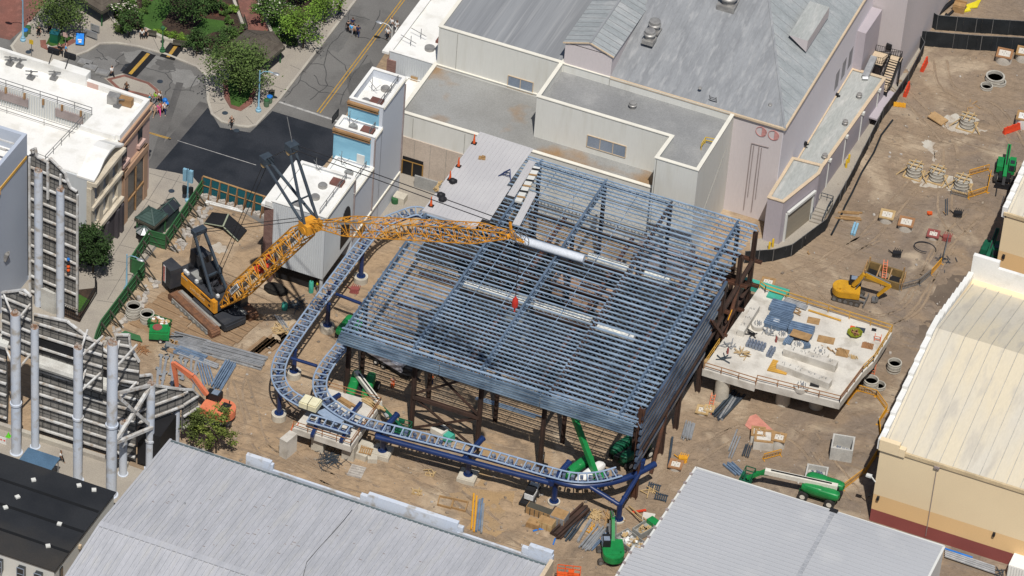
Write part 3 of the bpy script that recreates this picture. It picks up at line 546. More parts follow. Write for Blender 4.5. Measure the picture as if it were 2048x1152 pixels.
b = B(); rail(b, [(-80, -8.1, 14.4), (-57.2, -8.4, 14.4)], 1.1, 2.6); b.build('roof_rail', Mt['greyrail'], pk); b = B(); rail(b, [(-80, -9.6, 11.2), (-58, -9.8, 11.2)], 1.1, 5, .05); b.build('roof_rail', Mt['greyrail'], pk); b = B(); rail(b, [(-57.4, -10, 14.4), (-58, -20.2, 14.4)], 1.1, 2); b.build('roof_rail', Mt['greyrail'], pk)
for i in range(8):
    x = -78+i*2.75; b = B(); b.bar((x, -8.5, 13.6), (x, -8.5, 14.5), .25); b.build('rail_bracket', Mt['trimbrown'], pk)
for i, (px, py) in enumerate(((170, 128), (180, 138), (205, 148), (62, 156), (108, 157), (235, 212), (20, 128), (40, 132))):
    c = P(px, py, 14.5); b = B()
    if i < 3: b.ob(c, (1.8, 1.2, .35), .1); b.ob(c+V((0, 0, .35)), (1.5, 1, .1), .1)
    else:
        b.bar(c, c+V((0, 0, 1.3)), .14); b.ob(c, (.9, .9, .25)); b.bar(c+V((-.8, 0, .9)), c+V((.9, .2, 1.2)), .12); b.bar(c+V((-.5, .3, 0)), c+V((.3, 0, 1.2)), .08)
    b.build('floodlight_rig' if i > 2 else 'roof_unit', Mt['greyrail'] if i > 2 else Mt['vent'], pk)
c = P(228, 205, 14.5); b = B(); b.ob(c, (1.6, 1.1, 1.3), .1); b.build('roof_unit', Mt['vent'], pk)
c = P(248, 208, 14.5); b = B(); b.ob(c, (2.4, .9, 1.1), .05); b.build('roof_unit', Mt['trimbrown'], pk)
for x in (-66, -63.6): b = B(); b.bar((x, -3.4, 16.3), (x-.4, -1.4, 16.9), .1); b.ob((x-.4, -1.2, 16.4), (1.6, .4, .8)); b.build('floodlight', Mt['dark'], pk)
# ---------------------------------------------------------------- grey-blue building far left
gb = thing('grey_block_building', (-70, -50, 0), 'plain blue grey building with an open roof well and a yellow stripe', 'building')
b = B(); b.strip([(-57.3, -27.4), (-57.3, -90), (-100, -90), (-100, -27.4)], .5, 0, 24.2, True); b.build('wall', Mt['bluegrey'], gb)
b = B(); b.face((-57.4, -27.5, 21.4), (-57.4, -90, 21.4), (-100, -90, 21.4), (-100, -27.5, 21.4)); b.build('sunken_roof', Mt['white'], gb)
b = B(); c = V((-60.5, -31, 21.5))
for a in range(9): q = c+V((2.6*cos(a*.42+2.2), 2.6*sin(a*.42+2.2), 0)); b.bar(q, c+V((0, 0, 2.6)), .18)
b.bar(c+V((-5, 0, 2.4)), c+V((2.5, 0, 2.4)), .25); b.bar(c+V((-5, 1.6, 2.4)), c+V((2.8, 1.6, 2.4)), .2); b.bar(c+V((-5, -2, .6)), c+V((2.5, -2, .6)), .25); b.build('roof_truss', Mt['palegirt'], gb)
b = B(); b.bar((-57.0, -27.4, 20.6), (-57.0, -35, 20.6), .1, .45); b.bar((-57.0, -35, 20.2), (-57.0, -60, 20.2), .1, .45); b.bar((-57.0, -35, 20.0), (-57.0, -35, 20.8), .1, .4); b.build('yellow_stripe', MM('stripe', (.62, .36, .08), rough=.7), gb)
b = B(); b.bar((-57, -27.0, 1), (-57, -27.0, 20.5), .35); b.bar((-56.9, -26.6, 1), (-56.9, -26.6, 20.5), .2); b.build('cable_riser', Mt['dark'], gb)
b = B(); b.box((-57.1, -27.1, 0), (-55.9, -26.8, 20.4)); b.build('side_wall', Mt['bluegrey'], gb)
b = B(); v = ray(10, 520); c = CP+v*((-57-CP.x)/v.x); b.ob(c, (.5, .6, 1.2), 0, (0, .3, 0)); b.bar(c+V((-.3, 0, .6)), c+V((.5, .2, 1.4)), .2); b.build('wall_lamp', Mt['vent'], gb)
# ---------------------------------------------------------------- rear sides of two scenery facades
def facade(root, segs, step=2.0, girt=.28, lines=1.0, back=.25):
    """segs: (x0,y0,x1,y1,z0,profile list of (t,z)) panels seen from behind with girts and studs"""
    for x0, y0, x1, y1, z0, prof in segs:
        a = V((x0, y0, 0)); q = V((x1, y1, 0)); d = q-a; L = d.length; dn_ = d.normalized(); nn_ = V((dn_.y, -dn_.x, 0))
        poly = [a+V((0, 0, z0))]+[a+d*t+V((0, 0, z)) for t, z in prof]+[q+V((0, 0, z0))]
        b = B(); b.ext(poly, nn_*-.15); b.build('panel', Mt['greypanel'], root)
        def top(t):
            for (t0, z0_), (t1, z1_) in zip(prof, prof[1:]):
                if t0 <= t <= t1: return z0_+(z1_-z0_)*(t-t0)/max(1e-6, t1-t0)
            return prof[-1][1]
        b = B(); z = z0+.8
        while z < max(p[1] for p in prof)-.4:
            ts = [i/24 for i in range(25) if top(i/24) > z+.2]
            if ts: b.bar(a+d*ts[0]+nn_*.25+V((0, 0, z)), a+d*ts[-1]+nn_*.25+V((0, 0, z)), girt, girt*.8)
            z += step
        for (t0, za), (t1, zb) in zip(prof, prof[1:]): b.bar(a+d*t0+nn_*.12+V((0, 0, za)), a+d*t1+nn_*.12+V((0, 0, zb)), .35, .22)
        b.build('girt_frame', Mt['palegirt'], root)
        b = B(); n = int(L/lines)
        for i in range(n+1): t = i/max(1, n); b.bar(a+d*t+nn_*.05+V((0, 0, z0)), a+d*t+nn_*.05+V((0, 0, top(t)-.1)), .07)
        z = z0+.4
        while z < max(p[1] for p in prof)-.2:
            ts = [i/24 for i in range(25) if top(i/24) > z+.1]
            if ts: b.bar(a+d*ts[0]+nn_*.04+V((0, 0, z)), a+d*ts[-1]+nn_*.04+V((0, 0, z)), .045)
            z += .75
        b.build('stud_grid', Mt['seam'], root)
def pipe(root, x, y, h, r, flange=None):
    b = B(); b.cyl((x, y, 0), r, h, 18); b.cyl((x, y, 0), r*1.35, .12, 18)
    if flange: b.cyl((x, y, flange), r*1.22, .3, 18)
    o = b.build('support_pipe', Mt['pipe'], root, True)
    b = B(); b.lathe((x, y, h), [(r*.98, 0), (r*.98, .02), (0, .03)], 12)
    for i in range(5): b.ob((x+R.uniform(-.3, .3), y+R.uniform(-.3, .3), h), (.35, .3, R.uniform(.2, .5)), R.random()*3)
    b.build('rusty_pipe_cap', MM('rust', (.22, .12, .07), (.33, .3, .27), s=2, rough=.9) if 'rust' not in Mt else Mt['rust'], o)
fa = thing('tall_scenery_facade', (-52, -31, 0), 'tall narrow scenery facade seen from behind on two pale steel pipes near the tree', 'facade')
facade(fa, [(-55.2, -29.6, -48.3, -30.4, 0.2, [(0, 24), (.1, 24.6), (.14, 23.4), (.36, 23.2), (.42, 24.0), (.75, 22.6), (.78, 21.8), (.86, 20.6), (1, 20.4)])], step=2.55, lines=.65)
pipe(fa, -53.5, -31.0, 22.2, .55); pipe(fa, -49.8, -32.2, 21.4, .52)
b = B(); b.bar((-52.5, -30.3, 17.5), (-52.5, -30.3, 23.4), .3); b.bar((-50.6, -30.6, 16), (-50.6, -30.6, 22.4), .25); b.bar((-55.3, -29.9, .3), (-55.3, -29.9, 23), .3); b.bar((-48.2, -30.6, .2), (-48.2, -30.6, 20), .25); b.build('edge_post', Mt['palegirt'], fa)
b = B(); b.prism([(-52.9, -31.6), (-50.9, -31.9), (-50.7, -31.6), (-52.5, -31.2)], 0, 3.6); b.build('white_tarp_cover', Mt['canopy'], fa)
fb = thing('long_scenery_facade', (-38, -54, 0), 'long scenery facade seen from behind on many pale pipes beside the alley', 'facade')
facade(fb, [(-80, -54.2, -46.4, -53.6, .6, [(0, 15), (1, 15.5)]),
            (-42.6, -53.5, -32.7, -53.3, .6, [(0, 19.7), (.45, 20.2), (1, 17.2)]),
            (-32.7, -53.3, -28.9, -53.0, .6, [(0, 17.2), (1, 14.8)]),
            (-28.9, -53.0, -25.2, -47.5, 6.2, [(0, 14.6), (.3, 14.0), (.33, 12.2), (1, 9.6)]),
            (-25.2, -47.5, -24.3, -45.0, 2.5, [(0, 9.6), (.6, 8.6), (1, 7.0)]),
            (-46.6, -54.2, -42.4, -54.6, 13.2, [(0, 22.2), (.75, 24.0), (1, 23.4)]),
            (-35.2, -55.0, -32.6, -54.9, 11.6, [(0, 20.1), (1, 19.8)]),
            (-30.8, -54.8, -28.0, -54.2, 14.0, [(0, 21.9), (.55, 22.2), (.6, 20.4), (1, 18.2)])], step=1.9)
b = B(); b.box((-42.2, -53.62, 13.8), (-36.0, -53.5, 16.0)); b.build('dark_opening', Mt['dark'], fb)
b = B(); b.box((-33.5, -53.55, 12.5), (-31.8, -53.4, 15.0)); b.build('dark_opening', Mt['dark'], fb)
b = B(); b.box((-28.6, -53.1, .5), (-25.5, -48.6, 6.0)); b.build('dark_opening', Mt['dark'], fb)
for x0, x1, z in ((-42, -35.6, 11.6), (-33.4, -31.6, 11.4), (-47.4, -45.7, 13)):
    b = B(); n = 6; b.ext([V((x0, -53.6-1.2*sin(pi*i/n), z+.9*(1-cos(pi*i/n)))) for i in range(n+1)], (x1-x0, 0, 0)); b.build('bulging_canopy', Mt['canopy'], fb)
for x, y, h, r, fl in ((-43.1, -57.6, 22.6, .62, 8.0), (-41.5, -55.6, 19.5, .5, None), (-34.0, -58.8, 21.6, .58, 10.2), (-29.1, -59.4, 24.6, .66, 11.4), (-29.5, -55.3, 8.5, .5, None), (-27.0, -52.9, 14.0, .52, 4.6), (-26.0, -47.6, 8.2, .5, None)): pipe(fb, x, y, h, r, fl)
b = B()
for x, y, zz, px, py in ((-43.1, -57.6, (22, 14), -46.4, -42.6), (-34, -58.8, (20.6, 15), -35, -32.8), (-29.1, -59.4, (21, 15), -30.6, -28.2)):
    for z in zz:
        for e in ((px, -54.3, z), (py, -54.5, z)): b = B(); b.bar((x, y, z-.8), e, .22); b.build('bracket_arm', Mt['palegirt'], fb)
b = B(); b.bar((-28.8, -59, 16.2), (-27, -53.2, 7.5), .4); b.bar((-28.8, -59, 8.6), (-27, -53.2, 13.6), .4); b.bar((-28.8, -59, 16.4), (-27, -53.2, 13.9), .35); b.bar((-28.8, -59, 8.4), (-26.6, -53.2, 7.2), .4)
b.build('diagonal_brace', Mt['palegirt'], fb)
b = B(); b.strip([(-80, -54.8), (-32.5, -54.1), (-29.5, -53.9)], .6, 0, .7); b.build('kerb_base', Mt['kerb'], fb)
# ---------------------------------------------------------------- foreground roofs
fg = thing('grey_ribbed_building', (2, -72, 0), 'wide grey ribbed metal roof building in the foreground with white parapet pieces', 'building')
b = B(); b.prism([(-23.1, -55.2), (26.9, -55.4), (26.9, -95), (-23.1, -95)], 0, 7.7); b.build('wall', Mt['whitewall'], fg)
b = B(); b.face((-23.3, -55.0, 8), (27, -55.2, 8), (27, -74.5, 10), (-23.3, -74.5, 10)); b.face((-23.3, -74.5, 10), (27, -74.5, 10), (27, -96, 7.8), (-23.3, -96, 7.8)); rf = b.build('roof', Mt['fgroof'], fg)
b = B(); ribs(b, (-22.6, -55.1, 8.05), (26.6, -55.3, 8.05), (0, -19.3, 2), 72, .2, .1); ribs(b, (-22.6, -74.5, 10.05), (26.6, -74.5, 10.05), (0, -21, -2.15), 72, .2, .1); b.build('ribs', Mt['fgroof'], rf)
b = B(); b.bar((-23.3, -74.5, 10.1), (27, -74.5, 10.1), .9, .12); b.bar((-23.2, -55, 8.05), (-23.2, -74.5, 10.05), .3, .14); b.bar((-23.2, -74.5, 10.05), (-23.2, -95, 7.9), .3, .14); b.build('ridge_cap', Mt['fgroof'], rf)
b = B(); b.bar((-13, -54.6, 7.7), (27, -54.9, 7.7), .3, .9); b.box((-13.0, -54.75, 7.3), (-9.6, -54.3, 9.0)); b.box((-13.2, -54.8, 7.3), (-9.9, -54.25, 9.3)); b.box((2.1, -54.9, 7.3), (15.6, -54.4, 9.0)); b.box((3.1, -54.95, 7.3), (14.9, -54.35, 9.5)); b.box((23.3, -55, 7.3), (27.3, -54.5, 9.2)); b.box((24.2, -55.05, 7.3), (27.2, -54.4, 9.8)); b.build('parapet', Mt['pipe'], fg)
b = B(); b.bar((-23, -55.35, 8.1), (27, -55.5, 8.1), .25, .12); b.build('gutter', MM('gutter', (.10, .13, .14), rough=.5), fg)
b = B(); b.box((27.0, -95, 0), (27.5, -55, 8.8)); b.build('end_trim', Mt['tancoping'], fg)
b = B(); c = P(355, 1010, 8.6); b.bar(c, P(392, 1022, 8.7), .12); b.bar(c+V((.2, .5, 0)), P(392, 1019, 8.8), .1); b.bar(c, c+V((0, 0, .7)), .1); b.bar(c+V((1, 0, .1)), c+V((1, 0, .8)), .08); b.build('roof_mast', Mt['greyrail'], fg)
b = B(); pts = [P(704, 1020, 8.35), P(690, 1040, 8.6), P(668, 1064, 8.8), P(640, 1095, 9.2), P(615, 1125, 9.5), P(606, 1160, 9.8)]; b.path([p+V((R.uniform(-.1, .1), 0, .05)) for p in pts], .035, 5); b.build('roof_cable', Mt['seam'], fg)


b = B()
for k in range(60):
    x = R.uniform(-21, 26); y = R.uniform(-73, -57); b.bar((x, y, 8+(-55-y)*2/19.5+.06), (x+.45, y, 8+(-55-y)*2/19.5+.06), .05)
b.build('roof_fixings', Mt['conduit'], fg)
wf = thing('white_panel_building', (53, -45, 0), 'low building with a smooth pale white panel roof, in the foreground below the tan hall', 'building')
wfp = [(36.8, -31.0), (69, -30.9), (69, -70), (35.0, -70), (35.0, -47.7), (36.0, -47.6)]
b = B(); b.prism(wfp, 0, 7.8); b.build('wall', Mt['corr'], wf)
b = B(); b.add([(*p, 8+.18*(1-abs(p[0]-54.8)/18)) for p in wfp]+[(54.8, -31, 8.18), (54.8, -70, 8.18)], [(0, 6, 7, 3, 4, 5), (6, 1, 2, 7)]); rf = b.build('roof', Mt['wroof'], wf)
b = B()
for i in range(44):
    y = -31.4-i*.72; x0 = 36.6 if y > -47.6 else 35.1
    b.bar((x0, y, 8.04), (54.8, y, 8.21), .1, .09); b.bar((54.8, y, 8.21), (68.9, y, 8.04), .1, .09)
b.build('roof_seams', Mt['wroof'], rf)
b = B(); b.bar((54.8, -31, 8.2), (54.8, -70, 8.2), .55, .1); b.build('ridge_gutter', MM('ridge', (.33, .34, .36), rough=.5), rf)
b = B(); b.bar((36.75, -30.9, 8), (36.0, -47.6, 8), .25, .2); b.bar((35, -47.6, 8), (35, -70, 8), .25, .2); b.bar((69, -30.9, 8), (69, -70, 8), .3, .2); b.bar((36.8, -30.95, 8), (69, -30.85, 8), .2, .2); b.build('edge_trim', Mt['whitewall'], wf)
b = B()
for i in range(9): y = -32.5-i*1.85; b.ob((36.72-(-31-y)*.045, y, 8.02), (.35, .3, .25))
for i in range(4): b.ob((35.05, -49-i*2, 8.02), (.35, .3, .25))
b.build('edge_clips', Mt['conduit'], wf)
b = B(); b.ob((54.8, -31.1, 7.9), (1.0, .6, .5)); b.build('ridge_end', Mt['dark'], wf)
bk = thing('black_roof_cabin', (-40, -70, 0), 'long grey cabin with a black flat roof and small skylights beside the alley', 'building')
bp = [(-75, -62.6), (-27.1, -62.8), (-27.4, -78.3), (-75, -78.8)]
b = B(); b.prism(bp, 0, 3.85); b.build('wall', Mt['whitewall'], bk)
b = B(); b.prism([(-75.2, -62.4), (-26.9, -62.6), (-27.2, -78.5), (-75.2, -79)], 3.87, 4.02); b.build('roof', Mt['black'], bk)
b = B()
for y in (-66.8, -70.8, -74.8): b.bar((-75, y, 4.04), (-27.2, y, 4.04), .4, .05)
b.build('roof_seams', MM('blackseam', (.006, .007, .009), rough=.9), bk)
for px, py in ((67, 961), (158, 972), (35, 995), (11, 1016), (119, 1049), (96, 1093), (188, 981)): b = B(); b.ob(P(px, py, 4.02), (.55, .5, .22), R.random()); b.build('skylight', Mt['whitewall'], bk)
for x in (-34.6, -31.6, -29.3, -38): 
    b = B(); b.box((x-.45, -78.95, 1.2), (x+.45, -78.3, 3.0)); wn = b.build('window', Mt['glassdark'], bk)
    b = B(); b.strip([(x-.5, -78.98), (x+.5, -78.98)], .08, 3.0, 3.1); b.strip([(x-.5, -78.98), (x-.42, -78.98)], .1, 1.1, 3); b.strip([(x+.42, -78.98), (x+.5, -78.98)], .1, 1.1, 3); b.bar((x-.45, -78.98, 2.1), (x+.45, -78.98, 2.1), .06); b.build('frame', Mt['glassblue'], wn)
b = B(); b.box((-27.35, -77, 1.2), (-27.2, -76.3, 3.0)); b.build('window', Mt['glassdark'], bk)
b = B(); b.ob((-27.1, -72, 2.4), (.3, .4, .5)); b.build('wall_lamp', Mt['tancoping'], bk)
aw = thing('blue_awning', (-39, -62, 0), 'small blue flat awning on posts behind the black roofed cabin', 'awning')
b = B(); q = [P(40, 908, 3), P(67, 920, 3)]; b.prism([(-40.6, -61.9), (-36.2, -61.9), (-36.2, -59.2), (-40.6, -59.2)], 3.0, 3.15); b.build('roof', MM('awning', (.075, .14, .22), rough=.5), aw)
for x in (-40.4, -36.4): b = B(); b.bar((x, -59.4, 0), (x, -59.4, 3), .1); b.build('post', Mt['galv'], aw)
# ---------------------------------------------------------------- tan halls on the right
def tan_hall(name, label, x0, x1, yf, yr, yb, ze, zr, bands):
    t = thing(name, ((x0+x1)/2, yf, 0), label, 'building')
    for nm, z0, z1, mm in bands: b = B(); b.prism([(x0, yf), (x1, yf), (x1, yb), (x0, yb)], z0, z1); b.build(nm, mm, t)
    b = B(); b.ext([V((x0, yf, bands[-1][2])), V((x0, yr, bands[-1][2]+zr-ze)), V((x0, yb, bands[-1][2]))], (.3, 0, 0)); b.build('gable', Mt['tanwall'], t)
    b = B(); b.face((x0-.1, yf-.1, ze), (x1, yf-.1, ze), (x1, yr, zr), (x0-.1, yr, zr)); b.face((x0-.1, yr, zr), (x1, yr, zr), (x1, yb, ze-.4), (x0-.1, yb, ze-.4)); rf = b.build('roof', Mt['tanroof'], t)
    b = B(); n = int((x1-x0)/1.7); ribs(b, (x0+.6, yf, ze+.03), (x1-.3, yf, ze+.03), (0, yr-yf, zr-ze), n, .09, .07); ribs(b, (x0+.6, yr, zr+.03), (x1-.3, yr, zr+.03), (0, yb-yr, ze-.4-zr), n, .09, .07); b.build('roof_seams', MM('tseam', (.42, .40, .35), rough=.7) if 'tseam' not in Mt else Mt['tseam'], rf)
    b = B(); m = 9
    for i in range(m):
        ya = yf+(yr-yf)*i/m; yb_ = yf+(yr-yf)*(i+1)/m; z = ze+(zr-ze)*(i+1)/m; b.box((x0-.45, ya, z-1.2), (x0+.25, yb_, z+.45))
    for i in range(m):
        ya = yr+(yb-yr)*i/m; yb_ = yr+(yb-yr)*(i+1)/m; z = zr+(ze-zr)*i/m; b.box((x0-.45, ya, z-1.2), (x0+.25, yb_, z+.45))
    b.build('stepped_parapet', Mt['white'], t)
    b = B(); b.box((x0-.15, yf-.2, ze-.4), (x1, yf+.1, ze+.1)); b.build('eave_trim', Mt['orangewall'] if 'tancop2' not in Mt else Mt['tancop2'], t)
    return t
MM('tancop2', (.56, .44, .27), rough=.8)
t1 = tan_hall('tan_hall', 'large tan hall with orange and dark red bands under a cream seamed roof', 57.2, 110, -21.8, -2.5, 14.3, 12.5, 16.9, [('red_band', 0, 2.0, Mt['redwall']), ('orange_band', 2.0, 4.5, Mt['orangewall']), ('wall', 4.5, 12.4, Mt['tanwall'])])
b = B(); b.box((57.05, -22.1, 11.9), (59.6, -21.4, 13.6)); b.box((59.61, -22.1, 11.9), (60.4, -21.4, 13.1)); b.build('raised_parapet', Mt['tanwall'], t1)
b = B(); b.bar((64.6, -21.95, .5), (64.6, -21.95, 12), .07); b.ob((64.6, -22, 11.8), (.7, .3, .35)); b.build('wall_conduit', Mt['conduit'], t1)
for x, z in ((57.9, 3.9), (73, 4.0)): b = B(); b.ob((x, -22, z), (.3, .35, .5)); b.build('wall_lamp', Mt['dark'], t1)
b = B(); c = V((57.2, -21.8, 7)); b.ob(c+V((-.9, 0, 0)), (.7, .5, .25)); b.bar(c+V((-.6, 0, .1)), c+V((.1, -.3, -.3)), .12); b.build('security_camera', Mt['whitewall'], t1)
b = B(); b.box((60.5, 14.3, 12), (110, 14.8, 15.2)); b.box((57, 14.3, 12), (60.5, 14.9, 16.2)); b.build('rear_parapet', Mt['white'], t1)
t2 = tan_hall('rear_tan_hall', 'second tan hall partly out of frame at the right edge with a shaded side', 56.6, 110, 31.4, 45, 62, 10.8, 14, [('orange_band', 0, 4.4, Mt['orangewall']), ('wall', 4.4, 10.7, Mt['tanwall'])])
for i, (px, py) in enumerate(((1985, 550),)): c = V((57.4, 31.3, 3.4)); b = B(); b.ob(c, (.35, .4, .6)); b.build('wall_lamp', Mt['dark'], t2)
# ---------------------------------------------------------------- steel frame of the new hall
MM('steelblue', (.31, .405, .52), (.20, .275, .365), s=.35, rough=.4, metal=.15, fine=.1)
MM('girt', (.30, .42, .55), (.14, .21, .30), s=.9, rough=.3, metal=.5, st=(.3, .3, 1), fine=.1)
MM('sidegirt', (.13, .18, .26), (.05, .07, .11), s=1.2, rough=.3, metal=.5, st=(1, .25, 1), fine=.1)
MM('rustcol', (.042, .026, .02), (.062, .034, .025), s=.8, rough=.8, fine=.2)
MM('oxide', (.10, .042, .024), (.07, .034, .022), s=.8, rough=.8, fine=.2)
MM('girderblue', (.13, .18, .25), (.09, .13, .185), s=.6, rough=.45, metal=.2)
MM('deck', (.47, .46, .46), (.43, .42, .425), s=.2, rough=.5, fine=.04)
MM('duct', (.55, .58, .62), (.50, .53, .57), s=.3, rough=.4)
MM('ductw', (.66, .65, .58), (.55, .54, .5), s=1, rough=.5)
MM('gapblack', (.012, .010, .009), (.022, .018, .014), s=.25, rough=1, fine=.3)
MM('orangep', (.66, .30, .03), (.52, .22, .02), s=1.2, rough=.5, fine=.12)
MM('mast', (.045, .06, .075), (.035, .045, .06), s=1, rough=.45)
MM('cwt', (.03, .033, .04), (.045, .047, .052), s=1, rough=.6)
MM('cable', (.03, .03, .035), rough=.6)
MM('trackrust', (.20, .10, .055), (.13, .07, .045), s=1.5, rough=.9, fine=.25)
MM('steelgrey', (.28, .28, .26), (.22, .22, .21), s=1, rough=.7)
MM('signwhite', (.7, .7, .68), rough=.6)
MM('railblue', (.27, .34, .45), (.22, .29, .39), s=1, rough=.45)
MM('navy', (.008, .022, .085), (.011, .03, .11), s=.5, rough=.35, spec=.5)
MM('pedestal', (.50, .46, .38), (.42, .385, .32), s=.6, rough=.9, fine=.1)
MM('slab', (.58, .55, .49), (.50, .47, .42), s=.25, rough=.9, c3=(.40, .37, .32), s3=.5, fine=.07)
MM('red', (.45, .03, .02), rough=.5)
MM('wood', (.36, .22, .10), (.28, .17, .075), s=1.5, rough=.9, fine=.15)
MM('woodpale', (.46, .33, .17), (.38, .26, .12), s=1.5, rough=.9, fine=.15)
MM('mats', (.27, .175, .10), (.21, .14, .085), s=.5, rough=.95, st=(1, 8, 1), c3=(.33, .23, .14), s3=.9, fine=.15)
MM('yellowrail', (.55, .31, .06), rough=.6)
MM('rustrail', (.33, .17, .08), rough=.7)
sf = thing('steel_frame_hall', (10, -11, 0), 'unfinished steel frame hall with blue roof joists, brown columns and part of its white deck', 'building')
GX = (-10.0, -.85, 8.25, 17.4, 26.7)
def joist(x0, x1, y, zt=14.0, dp=.75, webs=True):
    b = B(); b.bar((x0, y, zt-.07), (x1, y, zt-.07), .17, .14); b.bar((x0+.3, y, zt-dp), (x1-.3, y, zt-dp), .09, .08)
    n = max(2, round((x1-x0)/1.15))
    if webs:
        for i in range(n):
            xa = x0+(x1-x0)*i/n; xb = x0+(x1-x0)*(i+.5)/n; xc = x0+(x1-x0)*(i+1)/n
            b.bar((xa, y, zt-.1), (xb, y, zt-dp), .035); b.bar((xb, y, zt-dp), (xc, y, zt-.1), .035)
    b.build('joist', Mt['steelblue'], sf)
y = -32.6; k = 0
while y < 10.2:
    x0 = -10.3+(.25 if k % 2 else 0)
    if y > -7 and y < 9.6: x0 = -10.0
    joist(x0, 17.4, y); k += 1
    y += (.78 if y < -20 else .7 if y > 4.5 else 1.55)+R.uniform(-.05, .05)
y = -32.2
while y < 10.2:
    joist(17.3, 29.1+(.25 if k % 2 else 0), y); k += 1; y += .92+R.uniform(-.08, .08)
for X in GX:
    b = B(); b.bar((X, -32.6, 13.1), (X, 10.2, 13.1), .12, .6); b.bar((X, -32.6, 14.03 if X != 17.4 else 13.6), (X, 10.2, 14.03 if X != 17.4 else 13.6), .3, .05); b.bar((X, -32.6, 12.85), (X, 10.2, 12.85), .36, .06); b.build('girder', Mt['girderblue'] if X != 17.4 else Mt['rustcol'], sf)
for X in (-9.1, -8.2, 1.5, 5.5, 12.8, 22, 24.5, 28.3): b = B(); b.bar((X, -32.5, 13.3), (X, 10, 13.3), .07); b.build('bridging', Mt['steelblue'], sf)
for y in (-32.6, 10.15):
    b = B()
    for z in (14.0, 13.2): b.bar((-10.4, y-.2, z), (29.3, y-.2, z), .16, .14)
    for i in range(40): x = -10.3+i; b.bar((x, y-.2, 13.2), (x+.5, y-.2, 14), .06); b.bar((x+.5, y-.2, 14), (x+1, y-.2, 13.2), .06)
    b.build('edge_truss', Mt['steelblue'], sf)
for i in range(6):
    z = 11.9+i*.38; b = B()
    for x0, x1 in ((-10.9+.12*i, 3), (3.1, 16.5), (16.6, 28.9)): b.bar((x0, -33.2-.04*(i % 2), z), (x1, -33.2-.04*(i % 2), z), .16, .22)
    b.build('front_girt', Mt['girt'], sf)
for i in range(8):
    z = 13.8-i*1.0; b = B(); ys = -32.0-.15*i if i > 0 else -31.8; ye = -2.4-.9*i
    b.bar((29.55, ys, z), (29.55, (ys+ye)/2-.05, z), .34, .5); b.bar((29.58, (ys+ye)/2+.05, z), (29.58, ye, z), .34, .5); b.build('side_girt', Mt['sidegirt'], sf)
def ibeam(name, p, q, w_=.4, m='rustcol'):
    p = V(p); q = V(q); d = (q-p).normalized(); b = B()
    up = V((0, 1, 0)) if abs(d.z) > .7 else V((0, 0, 1))
    a = d.cross(up).normalized()*(w_*.45)
    b.bar(p, q, w_*.9, w_*.12, up); b.bar(p+a, q+a, w_*.12, w_, up); b.bar(p-a, q-a, w_*.12, w_, up); b.build(name, Mt[m], sf)
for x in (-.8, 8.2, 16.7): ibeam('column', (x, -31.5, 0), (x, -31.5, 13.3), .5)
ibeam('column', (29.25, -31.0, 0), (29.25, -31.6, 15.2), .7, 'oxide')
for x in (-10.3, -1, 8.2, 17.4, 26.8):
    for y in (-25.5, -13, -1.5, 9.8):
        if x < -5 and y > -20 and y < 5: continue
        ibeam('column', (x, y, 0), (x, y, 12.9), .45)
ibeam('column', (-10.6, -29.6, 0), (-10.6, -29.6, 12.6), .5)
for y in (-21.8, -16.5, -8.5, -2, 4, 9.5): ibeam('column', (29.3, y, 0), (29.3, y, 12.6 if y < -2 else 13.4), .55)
ibeam('brace_beam', (-.8, -31.5, 5.4), (8.2, -31.5, 5.4), .5)
for a, q in (((-.6, -31.5, 5.2), (7.9, -31.5, .2)), ((8.0, -31.5, 5.2), (-.5, -31.5, .3)), ((-.6, -31.5, 6), (8, -31.5, 12.4)), ((8, -31.5, 5.8), (-.4, -31.5, 12.4))): ibeam('brace', a, q, .24)
for z in (4.6, 8.6):
    ibeam('floor_beam', (29.4, -2, z), (29.4, 10, z), .5); ibeam('floor_beam', (24, -1.8, z), (30.4, -1.8, z), .4, 'oxide'); ibeam('floor_beam', (24, 4, z), (30.6, 4, z), .4, 'oxide'); ibeam('floor_beam', (24, 9.6, z), (30.6, 9.6, z), .4, 'oxide')
for a, q in (((29.5, -2, .5), (29.5, 4, 8.4)), ((29.5, 9.5, 4.6), (29.5, 4, 8.5)), ((30, -8.5, 12.2), (30, -2, 4.4)), ((29.6, -26, 0.2), (29.6, -22, 8.6)), ((29.6, -31, 7.9), (29.6, -21.8, 7.9))): ibeam('brace', a, q, .4, 'oxide')
ibeam('wall_rail', (29.7, -31, 8.2), (29.7, -2.5, 8.2), .4)
for yy in (-24, -18, -11, -5, 1, 7):                                  # mezzanine framing seen through the joists
    ibeam('floor_beam', (-9, yy, 7.2), (28.5, yy, 7.2), .4, 'rustcol')
for xx in (3.5, 13, 22): ibeam('floor_beam', (xx, -24, 6.8), (xx, 9, 6.8), .45, 'oxide')
b = B(); b.prism([(-10.6, -7.0), (-10.4, 11.8), (-2.7, 11.6), (-3.1, -6.9)], 14.06, 14.12); dk = b.build('roof_deck', Mt['deck'], sf)
b = B()
for i in range(13): x = -10.3+i*.58; b.bar((x, -6.9, 14.14), (x+.15, 11.6, 14.14), .14, .1)
b.build('deck_ribs', Mt['deck'], dk)
b = B(); b.bar((-10.6, -7.0, 14.1), (-3.1, -6.95, 14.1), .2, .35); b.build('deck_edge', Mt['deck'], sf)
